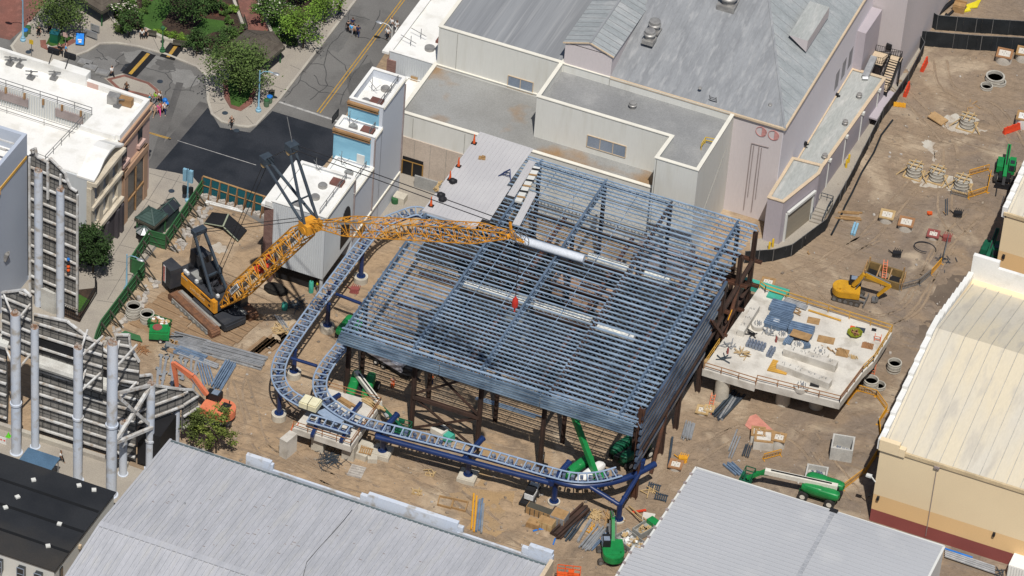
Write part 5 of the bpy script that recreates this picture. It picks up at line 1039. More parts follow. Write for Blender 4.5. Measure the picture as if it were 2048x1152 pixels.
b = B(); b.box((-2.6, -1.83, 3.25), (-.5, -1.79, 3.4)); b.box((-.9, -1.83, 2.5), (-.5, -1.79, 2.8)); b.build('grille', Mt['dark'], ho)
# ---------------------------------------------------------------- fences and hoardings
MM('hoardgreen', (.035, .12, .045), (.028, .10, .038), s=.4, rough=.8)
MM('teal', (.012, .10, .125), (.01, .085, .105), s=.5, rough=.7)
MM('fenceblack', (.012, .015, .018), (.02, .024, .028), s=.5, rough=.6)
MM('rubble', (.42, .39, .35), (.33, .3, .27), s=1.5, rough=.95)
MM('machgreen', (.012, .22, .055), (.01, .18, .045), s=1, rough=.4, spec=.5)
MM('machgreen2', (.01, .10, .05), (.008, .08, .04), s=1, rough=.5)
MM('tyre', (.02, .02, .02), (.05, .045, .04), s=3, rough=.9)
MM('boomwhite', (.66, .63, .55), (.58, .56, .5), s=1, rough=.5)
MM('catyellow', (.55, .29, .02), (.46, .24, .02), s=1, rough=.5)
MM('exorange', (.66, .20, .10), (.56, .165, .085), s=.8, rough=.5)
MM('track', (.05, .045, .04), (.09, .075, .06), s=2, rough=.9)
MM('barrier', (.62, .30, .02), (.55, .26, .02), s=1, rough=.6)
MM('barred', (.62, .06, .02), (.52, .05, .02), s=1, rough=.55)
MM('ring', (.42, .40, .35), (.33, .31, .27), s=1, rough=.9, fine=.15)
MM('lampblue', (.22, .40, .52), (.19, .36, .47), s=1, rough=.5)
def wpl(*pp): return [P(*p) for p in pp]
hl = [P(*p) for p in ((186, 716), (193, 692), (201, 672), (288, 556), (260, 546), (297, 490), (330, 499), (405, 388))]
ho_ = thing('green_hoarding', hl[3], 'dark green plywood hoarding with leaning timber braces along the pavement', 'hoarding')
for a, c in zip(hl, hl[1:]):
    n = max(1, round((c-a).length/2.44))
    for i in range(n):
        p, q = a.lerp(c, i/n), a.lerp(c, (i+1)/n); b = B(); b.strip([p, q], .08, .05, 2.45); b.build('panel', Mt['hoardgreen'], ho_)
b = B()
for a, c in zip(hl, hl[1:]):
    b.bar(a+V((0, 0, 2.5)), c+V((0, 0, 2.5)), .16, .1); d = (c-a).normalized(); s_ = V((d.y, -d.x, 0))
    for z in (.8, 1.7): b.bar(a+s_*.1+V((0, 0, z)), c+s_*.1+V((0, 0, z)), .09)
b.build('rail', Mt['hoardgreen'], ho_)
for a, c in zip(hl, hl[1:]):
    d = (c-a); 
    if d.length < 4: continue
    s_ = V((d.y, -d.x, 0)).normalized(); n = round(d.length/2.4)
    for i in range(n+1):
        p = a.lerp(c, i/n); b = B(); b.bar(p+s_*.15+V((0, 0, 2.3)), p+s_*1.9+V((0, 0, .05)), .14); b.bar(p+s_*.12, p+s_*.12+V((0, 0, 2.4)), .12); b.bar(p+s_*.15+V((0, 0, .9)), p+s_*1.2+V((0, 0, .1)), .1); b.build('brace', MM('bracedark', (.07, .065, .05), rough=.9) if 'bracedark' not in Mt else Mt['bracedark'], ho_)
b = B()
for k in range(170):
    t = R.random(); i = R.choice([0, 1, 2, 2, 2, 2, 6, 6, 6]); d = (hl[i+1]-hl[i]); s_ = V((d.y, -d.x, 0)).normalized(); p = hl[i].lerp(hl[i+1], t)+s_*R.uniform(.7, 2.3); r_ = R.uniform(.15, .5)
    b.ob(p, (r_*1.4, r_, r_*.8), R.random()*3, (R.uniform(-.3, .3), R.uniform(-.3, .3), 0))
one('rubble_heap', b, Mt['rubble'], None, None, kind='stuff')
tl = [P(405, 388), P(562, 440)]
th_ = thing('teal_hoarding', tl[0], 'teal hoarding with brown timber posts between the black asphalt and the crane yard', 'hoarding')
d = tl[1]-tl[0]; s_ = V((d.y, -d.x, 0)).normalized(); n = 9
for i in range(n): b = B(); b.strip([tl[0].lerp(tl[1], i/n), tl[0].lerp(tl[1], (i+1)/n)], .08, .05, 3.0); b.build('panel', Mt['teal'], th_)
for i in range(n+1): p = tl[0].lerp(tl[1], i/n); b = B(); b.bar(p+s_*.15, p+s_*.15+V((0, 0, 3)), .16); b.bar(p+s_*.2+V((0, 0, 2.8)), p+s_*1.0, .12); b.build('post', MM('postbrown', (.24, .13, .06), rough=.9) if 'postbrown' not in Mt else Mt['postbrown'], th_)
b = B(); b.bar(tl[0]+V((0, 0, 3.05)), tl[1]+V((0, 0, 3.05)), .22, .1); b.bar(tl[0]+s_*.1+V((0, 0, 1.6)), tl[1]+s_*.1+V((0, 0, 1.6)), .1); b.build('rail', Mt['wood'], th_)
for i in range(9):
    p = tl[0].lerp(tl[1], (i+.5)/9)+s_*.65; b = B(); b.prism([(p.x-.5, p.y-.25), (p.x+.5, p.y-.35), (p.x+.5, p.y+.25), (p.x-.5, p.y+.3)], 0, .45)
    b.ob(p+V((.1, 0, .45)), (.6, .35, .25), R.random()); one('concrete_block', b, Mt['rubble'], 'pale rough concrete block at the foot of the teal hoarding', 'block', 'blocks along the teal hoarding')
b = B(); b.bar(P(412, 402, .3), P(494, 423, .25), .18); b.bar(P(410, 405, .15), P(485, 424, .15), .14); one('white_pole', b, Mt['signwhite'], 'two long white poles on the ground before the teal hoarding', 'pole')
def black_fence(name, pts, lbl, h=2.1, posts=2.4, par=None):
    t = thing(name, pts[0], lbl, 'fence')
    for a, c in zip(pts, pts[1:]):
        n = max(1, round((c-a).length/posts))
        for i in range(n):
            p, q = a.lerp(c, i/n), a.lerp(c, (i+1)/n); b = B(); k = 3
            for j in range(k):
                u0, u1 = p.lerp(q, j/k), p.lerp(q, (j+1)/k); o0 = R.uniform(-.06, .06); d = (c-a).normalized(); s_ = V((-d.y, d.x, 0)); b.strip([u0+s_*o0, u1+s_*R.uniform(-.06, .06)], .05, .05, [h, h] if 0 else h)
            b.build('screen', Mt['fenceblack'], t)
            b = B(); b.bar(p, p+V((0, 0, h+.1)), .08); b.bar(p+V((0, 0, h)), q+V((0, 0, h)), .06); b.build('post', Mt['greyrail'], t)
    return t
black_fence('black_screen_fence', wpl((1488, 527), (1545, 523), (1582, 513), (1622, 483), (1650, 462), (1668, 425), (1700, 368), (1738, 292), (1764, 240), (1790, 205), (1815, 168), (1838, 125), (1846, 108), (1838, 96)), 'long black screened fence winding from the steel hall past the mauve dock')
black_fence('black_screen_fence', wpl((1822, 90), (1848, 92), (1905, 97), (1960, 101), (2022, 104), (2120, 110)), 'nearer of two black fences crossing the top right corner', 2.6)
black_fence('black_screen_fence', wpl((1829, 44), (1852, 48), (1872, 60), (1950, 66), (2048, 72), (2120, 76)), 'farther black fence at the top right with a kink near the tower', 2.6)
b = B()
b.path([P(x+R.uniform(-2, 2), y, .12) for x, y in ((1664, 470), (1678, 440), (1692, 412), (1706, 385), (1725, 345), (1748, 305), (1764, 270), (1784, 240))], .14, 6)
one('silt_sock', b, Mt['fenceblack'], 'black silt sock lying on the soil along the winding fence', 'silt barrier')
# plastic and steel barriers
def plastic(px, py, ang, L, mt, lb, h=1.0):
    t = thing('plastic_barrier', P(px, py), lb, 'barrier', 'plastic road barriers', rz=ang, local=True)
    b = B(); b.ext([V((-L/2, -.28, 0)), V((-L/2, .28, 0)), V((-L/2, .16, .5)), V((-L/2, .1, h)), V((-L/2, -.1, h)), V((-L/2, -.16, .5))], (L, 0, 0)); b.build('body', mt, t)
    b = B()
    for k in (-.3, 0, .3): b.box((k*L-.15, -.3, .05), (k*L+.15, .3, .2)); b.box((k*L-.06, -.13, h), (k*L+.06, .13, h+.1))
    b.build('feet', mt, t)
def hd(a, c): v = P(*c)-P(*a); return math.atan2(v.y, v.x)
plastic(1848, 134, hd((1843, 142), (1853, 122)), 2.6, Mt['barred'], 'red plastic barrier beside the black fence, farther of two')
plastic(1813, 184, hd((1809, 192), (1817, 172)), 2.6, Mt['barred'], 'red plastic barrier beside the black fence, nearer of two')
plastic(1799, 212, hd((1791, 211), (1808, 213)), 1.7, Mt['barrier'], 'small yellow plastic barrier lying by the fence', .5)
plastic(2024, 262, hd((2012, 266), (2040, 256)), 3.0, Mt['barred'], 'red plastic barrier alone near the right frame edge')
ped = None
def ped_barrier(a, c, lb, mt='barrier', h=1.05):
    p, q = P(*a), P(*c); b = B(); z = V((0, 0, 1)); n = max(4, round((q-p).length/.22))
    b.bar(p+z*.15, q+z*.15, .07); b.bar(p+z*h, q+z*h, .08)
    for i in range(n+1): u_ = p.lerp(q, i/n); b.bar(u_+z*.15, u_+z*h, .08 if i in (0, n) else .045)
    d = (q-p).normalized(); s_ = V((-d.y, d.x, 0))
    for u_ in (p, q): b.bar(u_-s_*.35+z*.04, u_+s_*.35+z*.04, .08)
    one('pedestrian_barrier', b, Mt[mt], lb, 'barrier', 'yellow pedestrian barriers')
for a, c, lb, mt in (((1938, 352), (1977, 341), 'yellow barrier behind the three round column forms', 'barrier'), ((1974, 385), (1981, 352), 'yellow barrier running towards the green telehandler', 'barrier'), ((1936, 397), (1973, 385), 'yellow barrier in front of the telehandler forks', 'barrier'), ((1902, 388), (1934, 396), 'grey steel barrier lying left of a yellow one', 'greyrail'),
    ((1798, 581), (1838, 570), 'grey barrier right of the yellow excavator arm', 'greyrail'), ((1838, 570), (1861, 551), 'grey barrier between another grey barrier and a yellow one', 'greyrail'), ((1862, 551), (1882, 528), 'single yellow barrier at the end of the grey barriers', 'barrier'), ((1886, 520), (1896, 480), 'thin grey barrier next to the small red machine', 'greyrail'),
    ((1694, 808), (1714, 782), 'yellow barrier climbing from the corner of the concrete platform', 'barrier'), ((1714, 782), (1752, 793), 'yellow barrier across the top of the fenced loop', 'barrier'), ((1752, 793), (1773, 822), 'yellow barrier sloping down at the loop corner', 'barrier'), ((1773, 824), (1757, 850), 'yellow barrier bending back under the loop corner', 'barrier'), ((1757, 850), (1760, 877), 'yellow barrier half way down the fenced loop', 'barrier'), ((1760, 877), (1753, 912), 'yellow barrier in the shadow of the tan hall, upper', 'barrier'), ((1753, 912), (1732, 945), 'yellow barrier in the shadow of the tan hall, lower', 'barrier'), ((1730, 947), (1686, 980), 'yellow barrier ending at the green boom lift', 'barrier'), ((1527, 920), (1561, 911), 'yellow barrier beside the capped concrete piers', 'barrier'), ((1600, 985), (1632, 993), 'rusty barrier behind the boom lift wheels', 'rustrail')): ped_barrier(a, c, lb, mt)
# ---------------------------------------------------------------- concrete platform on the right
cp = thing('concrete_platform', (38, 0, 0), 'raised concrete platform with orange railings beside the steel hall', 'platform')
cpp = [P(*p, 4.6) for p in ((1405, 738), (1510, 770), (1512, 764), (1680, 806), (1726, 745), (1748, 724), (1785, 664), (1518, 575))]
b = B(); b.prism(cpp, 3.5, 4.6); b.build('slab', Mt['slab'], cp)
for p in ((1442, 796), (1565, 806), (1632, 812), (1690, 770), (1480, 690), (1600, 730), (1740, 728)): q = P(*p, 0); b = B(); b.cyl((q.x, q.y, 0), .95, 3.5, 18); b.build('column', Mt['pedestal'], cp, True)
b = B(); ins = [V(p)+(sum((V(q) for q in cpp), V((0, 0, 0)))/8-V(p))*.012 for p in cpp]
rail(b, [ins[0], ins[1]], 1.1, 2.6, .09); b.build('railing', Mt['rustrail'], cp); b = B(); rail(b, [ins[2], ins[3], ins[4]], 1.1, 2.6, .09); b.build('railing', Mt['rustrail'], cp)
b = B(); rail(b, [ins[6], P(1530, 585, 4.6), ins[7]], 1.2, 2.8, .1); b.build('far_railing', Mt['yellowrail'], cp); b = B(); rail(b, [ins[4], ins[5], ins[6]], 1.2, 1.6, .09); b.build('far_railing', Mt['yellowrail'], cp); b = B(); rail(b, [P(1408, 735, 4.6), P(1438, 690, 4.6)], 1.1, 2, .08); b.build('far_railing', Mt['yellowrail'], cp)
def on(px, py, z=4.62): return P(px, py, z)
def curb(a, c, w_, h, lb, bars=4, n=1):
    p, q = on(*a), on(*c); t = thing('concrete_upstand', p, lb, 'upstand', 'upstands on the concrete platform'); b = B(); b.bar(p+V((0, 0, h/2)), q+V((0, 0, h/2)), w_, h); b.build('block', Mt['slab'], t)
    b = B()
    for i in range(bars):
        u_ = p.lerp(q, (i+.7)/(bars+.4))
        for k in range(5): v_ = u_+V((R.uniform(-.6, .6), R.uniform(-.3, .3), h)); b.bar(v_, v_+V((0, 0, .28)), .05)
    b.build('anchor_bolts', Mt['galv'], t)
curb((1568, 706), (1672, 740), 1.1, 1.1, 'long concrete upstand with bolt groups right of the round plinth')
curb((1555, 735), (1660, 775), 1.0, 1.0, 'front long concrete upstand broken by a round plinth')
curb((1480, 672), (1512, 620), .9, .9, 'concrete upstand along the left part of the platform', 3)
def plinth(px, py, r, h, lb):
    p = on(px, py); t = thing('round_plinth', p, lb, 'plinth', 'round plinths on the platform'); b = B(); b.cyl(p, r, h, 22); b.build('drum', Mt['slab'], t, True)
    b = B()
    for i in range(9): a = i*.7; b.cyl(p+V((r*.55*cos(a), r*.55*sin(a), h)), .06, .3, 6)
    b.cyl(p+V((.1, 0, h)), .2, .35, 8); b.build('anchor_bolts', Mt['galv'], t)
for a in ((1638, 713, 1.25, .8, 'largest round concrete plinth with dark bolts'), (1594, 700, .8, .9, 'round plinth partly hidden below the deck bundles'), (1563, 676, .75, .6, 'round plinth beside the red bottle'), (1515, 655, .8, .6, 'round plinth at the end of the left upstand'), (1602, 778, .95, .6, 'round plinth near the front railing')): plinth(*a)
def deckpack(a, c, w_, h, lb, mt='packblue'):
    p, q = on(*a), on(*c); t = thing('deck_pack', p, lb, 'deck pack', 'strapped packs of blue metal deck'); b = B(); n = max(3, round(h/.13))
    for i in range(n): b.bar(p+V((0, 0, .1+i*h/n)), q+V((0, 0, .1+i*h/n)), w_, h/n*.75)
    d = (q-p).normalized(); s_ = V((-d.y, d.x, 0))
    for k in range(4): o = s_*w_*(k-1.5)/4; b.bar(p+o+V((0, 0, h+.12)), q+o+V((0, 0, h+.12)), .14, .16)
    b.build('sheets', Mt[mt], t); b = B()
    for f in (.2, .8): u_ = p.lerp(q, f); b.bar(u_-s_*w_*.55, u_+s_*w_*.55, .14, .2)
    b.build('bearers', Mt['wood'], t)
MM('packblue', (.20, .28, .39), (.14, .20, .29), s=1, rough=.45, metal=.3)
deckpack((1541, 612), (1588, 625), 1.9, .55, 'blue deck pack farthest back on the platform')
deckpack((1540, 628), (1584, 641), 1.3, .4, 'narrow blue deck pack between two larger packs')
deckpack((1530, 646), (1576, 660), 1.6, .7, 'blue deck pack with a white sticker')
deckpack((1578, 660), (1626, 672), 1.7, .9, 'blue deck pack with a plywood board leaning at its front')
p = on(1553, 641, 5.35); b = B(); b.ob(p, (.8, .6, .03), .3); one('paper_sticker', b, Mt['signwhite'], 'white paper sheet on the blue deck pack', 'sheet')
b = B(); p = on(1601, 674, 5.5); b.bar(P(1583, 664, 5.65), P(1621, 676, 5.65), 1.4, .08); one('plywood_board', b, Mt['wood'], 'plywood board lying over the blue deck packs', 'board')
for a, c, lb in (((1581, 678), (1572, 692), 'folded blue sheet bundle left of the round plinth under the board'), ((1604, 680), (1614, 698), 'folded blue sheet bundle right of the round plinth under the board')):
    p, q = on(*a), on(*c); b = B(); d = (q-p).normalized(); s_ = V((-d.y, d.x, 0))
    for i in range(5): b.bar(p+s_*(.2*(i-2))+V((0, 0, .35)), q+s_*(.2*(i-2))+V((0, 0, .3)), .16, .5)
    one('sheet_bundle', b, Mt['packblue'], lb, 'sheet bundle')
b = B(); p, q = on(1566, 604, 4.8), on(1612, 620, 4.8)
for i in range(4): b.tube(p+V((0, .25*i, .1)), q+V((0, .25*i, .1)), .11, 8)
one('conduit_bundle', b, Mt['galv'], 'silver conduit bundle near the far railing', 'pipe bundle')
b = B(); b.bar(on(1617, 620, 4.75), on(1682, 641, 4.75), .22, .14); one('timber_beam', b, Mt['yellowrail'], 'long yellow timber beam along the far railing', 'timber')
for px, py, w_, d_, lb, mt in ((1627, 642, 1.6, 1.2, 'tan plywood square left of another plywood sheet', 'wood'), (1652, 680, 2.2, 1.3, 'plywood sheet with pale marks in the middle of the platform', 'wood'), (1685, 706, 1.6, 1.5, 'plywood tray with offcuts right of the big round plinth', 'wood'), (1720, 660, 1.3, .9, 'dark grey mat near the far corner', 'mast'), (1735, 692, 1.5, 1.1, 'small pallet of rusty grating at the right railing', 'rustrail'), (1705, 655, .6, .5, 'small orange square piece near the grey mat', 'coneorange'), (1748, 660, .6, .5, 'small dark hatch near the far right corner', 'dark'), (1630, 768, 1.2, 1.2, 'dark square opening beside the front upstand', 'dark'), (1706, 715, .5, .6, 'tiny wooden frame right of the plywood tray', 'woodpale')):
    p = on(px, py); b = B(); b.ob(p, (w_, d_, .09), .15)
    if 'tray' in lb or 'pallet' in lb:
        for i in range(6): b.ob(p+V((-.5+.2*i, .1*(i % 2), .09)), (.12, d_*.9, .09), .15+.1*i)
    one('board', b, Mt[mt], lb, 'board', 'boards on the concrete platform')
b = B(); p = on(1557, 738); 
for i in range(7): b.bar(p+V((-1.2+.0*i, -.9+.32*i, .12+.02*i)), p+V((1.3, -.6+.32*i, .12)), .28, .14)
one('formwork_stack', b, Mt['yellowrail'], 'yellow formwork panels stacked at the front of the platform', 'formwork')
t = thing('dump_tub', on(1709, 670), 'lime yellow tub holding rusty scrap on the platform', 'tub', rz=-.2, local=True); t.location = on(1709, 670); b = B(); b.lathe((0, 0, 0), [(.7, 0), (.95, .45), (1.05, .5), (.95, .5), (.75, .2), (0, .2)], 8); b.build('body', MM('lime', (.20, .22, .015), rough=.7), t); b = B()
for i in range(14): b.ob((R.uniform(-.5, .5), R.uniform(-.5, .5), .3), (.3, .2, .2), R.random()*3)
b.build('scrap', Mt['rustrail'], t)
for px, py, nx, ny, lb in ((1516, 692, 6, 3, 'block of small grey pipe clamps in rows on the platform'), (1546, 706, 2, 4, 'short double row of grey pipe clamps')):
    p = on(px, py); b = B()
    for i in range(nx):
        for j_ in range(ny): b.ob(p+V((.42*(i-nx/2), .45*(j_-ny/2), 0)), (.34, .36, .55), .2); b.ob(p+V((.42*(i-nx/2), .45*(j_-ny/2), .55)), (.2, .22, .12), .2)
    one('clamp_rows', b, MM('clamp', (.16, .19, .25), (.25, .28, .33), s=3, rough=.5, metal=.3) if 'clamp' not in Mt else Mt['clamp'], lb, 'hardware')
for px, py, n, lb, mt in ((1482, 708, 14, 'scatter of wood offcuts and rods at the left of the platform', 'woodpale'), (1455, 692, 9, 'small bundle of grey rods standing by the left edge', 'galv'), (1500, 668, 10, 'black tarp and cables beside the left upstand', 'dark'), (1598, 626, 5, 'small heap of offcuts near the far railing', 'wood'), (1535, 665, 10, 'grey brackets behind the clamps', 'galv'), (1660, 700, 6, 'wood offcuts right of the largest plinth', 'wood'), (1448, 718, 7, 'loose dark rods near the front left corner', 'mast')):
    p = on(px, py); b = B()
    for i in range(n): a = R.random()*3; c = p+V((R.uniform(-.8, .8), R.uniform(-.5, .5), .08+.04*i)); b.bar(c-V((cos(a), sin(a), 0))*R.uniform(.2, .8), c+V((cos(a), sin(a), .1))*R.uniform(.2, .8), .1, .07)
    one('debris_heap', b, Mt[mt], lb, 'debris')
for px, py, lb in ((1552, 684, 'red gas bottle next to the round plinth'), (1455, 707, 'small dark red bottle at the left of the platform')): b = B(); b.lathe(on(px, py), [(.14, 0), (.15, .7), (.08, .9), (.05, 1)], 10); one('gas_bottle', b, Mt['redwall'], lb, 'bottle', smooth=True)
b = B(); b.ext([on(1455, 640), on(1466, 612), on(1466, 612, 5.9), on(1455, 640, 5.9)], (.12, 0, 0)); one('yellow_screen', b, Mt['barrier'], 'yellow mesh panel leaning at the left edge of the platform', 'panel')
b = B(); b.ob(P(1530, 583, 3.6), (6.2, 1.4, .9), .02); b.ob(P(1550, 594, 4.6), (2, 1.2, .3)); one('green_container_top', b, MM('seagreen', (.06, .36, .27), (.05, .31, .23), s=.6, rough=.6), 'sea green covered container behind the far corner of the platform', 'container')
def ladder(a, za, c, zc, lb, w_=.5, mt='exorange'):
    p, q = P(*a, za), P(*c, zc); d = (q-p).normalized(); s_ = d.cross(V((0, 0, 1)))
    s_ = s_.normalized() if s_.length > .1 else V((1, 0, 0)); b = B()
    for k in (-1, 1): b.bar(p+s_*k*w_/2, q+s_*k*w_/2, .09)
    n = int((q-p).length/.38)
    for i in range(1, n): u_ = p.lerp(q, i/n); b.bar(u_-s_*w_/2, u_+s_*w_/2, .07)
    one('ladder', b, Mt[mt], lb, 'ladder', 'orange ladders')
ladder((1742, 752), 0, (1757, 668), 5.6, 'orange ladder reaching up the right side of the concrete platform', .8)
ladder((1418, 828), .1, (1428, 786), 1.0, 'orange ladder lying on the soil by the steel lengths')
ladder((1766, 570), .5, (1772, 520), 1.6, 'orange ladder across the trench by the yellow excavator')
# ---------------------------------------------------------------- round rings, column forms, piers, vaults
def rings(px, py, r, n, lb, tilt=0, z=0, grp='stacks of concrete rings'):
    p = P(px, py, z); t = thing('ring_stack', p, lb, 'ring stack', grp)
    for i in range(n):
        o = p+V((R.uniform(-.06, .06), R.uniform(-.06, .06), i*.5)); b = B(); b.lathe(o, [(r, 0), (r*1.04, .05), (r*1.04, .12), (r, .15), (r, .4), (r*1.04, .42), (r*1.04, .47), (r*.86, .48), (r*.86, 0)], 20); b.build('ring', Mt['ring'], t, True)
rings(267, 634, .95, 4, 'taller stack of pale concrete rings against the green hoarding'); rings(294, 644, .92, 3, 'lower stack of pale rings next to the green skip')
rings(1787, 741, .9, 3, 'stack of rings right of the concrete platform ladder'); rings(1741, 776, .95, 3, 'stack of rings at the foot of the platform, beside a flat ring'); rings(1758, 775, .85, 1, 'flat single ring half hidden by a ring stack')
rings(1989, 163, 1.3, 2, 'double stack of wide rings near the top right'); rings(1972, 176, .85, 1, 'small white ring in front of the wide ring stack'); rings(1998, 168, .9, 1, 'ring leaning against the right of the wide ring stack')
def colform(px, py, lb, r=1.0, h=1.7):
    p = P(px, py); t = thing('column_form', p, lb, 'column form', 'round column forms with wooden bracing')
    b = B(); b.lathe(p, [(r, 0), (r, h), (r*.88, h), (r*.88, .1), (0, .1)], 22); b.build('shell', Mt['ring'], t, True)
    for z in (.25, .8, 1.35): b = B(); b.lathe(p+V((0, 0, z)), [(r, 0), (r*1.07, .02), (r*1.07, .12), (r, .14)], 22); b.build('band', Mt['ring'], t, True)
    b = B()
    for k in (-.4, .4): b.bar(p+V((k, -r*1.1, h+.08)), p+V((k+.15, r*1.1, h+.08)), .16, .1); b.bar(p+V((-r*1.1, k, h+.16)), p+V((r*1.1, k, h+.16)), .16, .1)
    for k in (-1, 1): b.bar(p+V((-1.25, k*1.2, .08)), p+V((1.25, k*1.2, .08)), .2, .14); b.bar(p+V((k*1.2, -1.25, .16)), p+V((k*1.2, 1.25, .16)), .2, .14); b.bar(p+V((k*2.2, -1.2, .05)), p+V((k*1, -.3, 1.2)), .12)
    b.build('timber_bracing', Mt['woodpale'], t)
    b = B()
    for i in range(10): a = i*.63; b.bar(p+V((.5*cos(a), .5*sin(a), .2)), p+V((.5*cos(a), .5*sin(a), h-.1)), .06)
    b.build('rebar', Mt['rustrail'], t)
colform(1828, 349, 'round column form, leftmost of the row of three'); colform(1873, 358, 'round column form in the middle of the row of three'); colform(1923, 375, 'round column form nearest the yellow barriers'); colform(1934, 252, 'round column form alone on a pale cement patch')
def pier(px, py, r, h, lb, rnd=True, cap='wood', mats_='slab'):
    p = P(px, py); t = thing('concrete_pier', p, lb, 'pier', 'concrete piers with wooden caps'); b = B()
    if rnd: b.cyl(p, r, h, 20)
    else: b.ob(p, (r*2, r*2, h), .3)
    b.build('shaft', Mt[mats_], t, rnd)
    b = B(); q = p+V((0, 0, h)); 
    ro = .3 if not rnd else .15; b.strip([(q.x+r*.85*(i*cos(ro)-j_*sin(ro)), q.y+r*.85*(i*sin(ro)+j_*cos(ro))) for i, j_ in ((-1, -1), (1, -1), (1, 1), (-1, 1))], .32, q.z, q.z+.16, True)
    b.build('cap', Mt[cap], t)
    b = B()
    for i in range(4): b.cyl(q+V((.3*cos(i*1.57), .3*sin(i*1.57), 0)), .05, .35, 6)
    b.build('bolts', Mt['slab'], t)
pier(1773, 440, 1.0, .9, 'pier with a square wooden cap, left of two on the soil', cap='woodpale'); pier(1811, 456, 1.05, 1.0, 'pier with a rusty square cap, right of two on the soil', cap='rustrail'); pier(1866, 474, .8, .5, 'low pier with a red brown lid near the small red machine', cap='redwall')
pier(1526, 888, 1.25, 1.3, 'square pier with two openings in front of the pink tarp', False); pier(1515, 878, .9, 1.2, 'square pier behind the left of the paired piers', False); pier(1556, 893, .85, 1.5, 'rounded pier with a wooden cap at the right of the pair')
pier(1535, 568 if 0 else 572, .9, .6, 'pier with a brown square cap behind the platform corner'); pier(2007, 122, 1.15, 1.3, 'pier with an orange lid by the far black fence', cap='rustrail'); pier(2046, 118, 1.1, 1.3, 'pier cut by the right frame edge at the top'); pier(2046, 250, 1.1, 1.5, 'white pier at the right frame edge above the red barrier', mats_='signwhite')
pier(1351, 935, .85, .5, 'round pier beside a yellow tool frame and a leaning beam', cap='rustrail'); pier(1418, 822, .6, .35, 'low broken pier stub near the orange ladder', cap='woodpale'); pier(1405, 824, .8, .3, 'low pale pier stub left of the orange ladder', cap='woodpale')
def vault(px, py, L, h, lb, zr=.22):
    p = P(px, py); t = thing('concrete_vault', p, lb, 'vault', 'open concrete vaults', rz=zr, local=True); b = B(); b.strip([(-L/2, -L/2), (L/2, -L/2), (L/2, L/2), (-L/2, L/2)], .22, 0, h, True); b.box((-L/2, -L/2, 0), (L/2, L/2, .08)); b.build('wall', MM('vaultc', (.44, .43, .40), (.38, .37, .345), s=.6, rough=.9) if 'vaultc' not in Mt else Mt['vaultc'], t)
    b = B()
    for i in range(60): b.ob((R.uniform(-.7, .7)*L/2.6, R.uniform(-.5, .7)*L/2.6, .08+R.uniform(0, .5)), (.35, .12, .12), R.random()*3)
    b.build('metal_clips', Mt['clamp'], t)
vault(1683, 908, 2.6, 2.0, 'tall open concrete vault full of grey clips'); vault(1632, 955, 2.5, .9, 'lower open concrete vault above the boom lift', .2)
b = B(); n = 8; pts = [P(1490, 850, .1), P(1500, 832, .25), P(1512, 828, .3), P(1548, 862, .2), P(1545, 872, .15), P(1525, 868, .3), P(1505, 862, .2)]; c = P(1520, 852, .55)
for i in range(len(pts)): b.face(pts[i], pts[(i+1) % len(pts)], c); b.face(pts[i], pts[(i+1) % len(pts)], V((pts[(i+1) % len(pts)].x, pts[(i+1) % len(pts)].y, 0)), V((pts[i].x, pts[i].y, 0)))
one('pink_tarp', b, MM('salmon', (.58, .25, .19), (.5, .21, .16), s=1.5, rough=.8), 'salmon pink tarpaulin spread behind the square piers', 'tarp')
# trench box by the yellow excavator
t = thing('trench_box', P(1765, 560), 'open trench box with tan walls and dark inside by the yellow excavator', 'trench box'); q = [P(*p) for p in ((1728, 560), (1798, 580), (1806, 556), (1738, 535))]
b = B(); b.strip(q, .25, 0, 1.1, True); b.build('wall', MM('tanbox', (.20, .13, .05), (.15, .10, .04), s=1, rough=.8), t)
b = B(); b.face(*[v+V((0, 0, .02)) for v in q]); b.build('trench_dark', Mt['dark'], t)  # black sheet at ground level paints in the dark depth of the trench
b = B()
for v in q: b.bar(v, v+V((0, 0, 1.8)), .18)
for f in (.33, .66): b.bar(q[0].lerp(q[1], f)+V((0, 0, 1)), q[3].lerp(q[2], f)+V((0, 0, 1)), .18)
rail(b, [q[1]+V((.3, 0, 0)), q[2]+V((.3, 0, 0))], 1.2, 1, .1); rail(b, [q[3]-V((.3, 0, 0)), q[0]-V((.3, 0, 0))], 1.2, 1, .1); b.build('spreader', Mt['wood'], t)
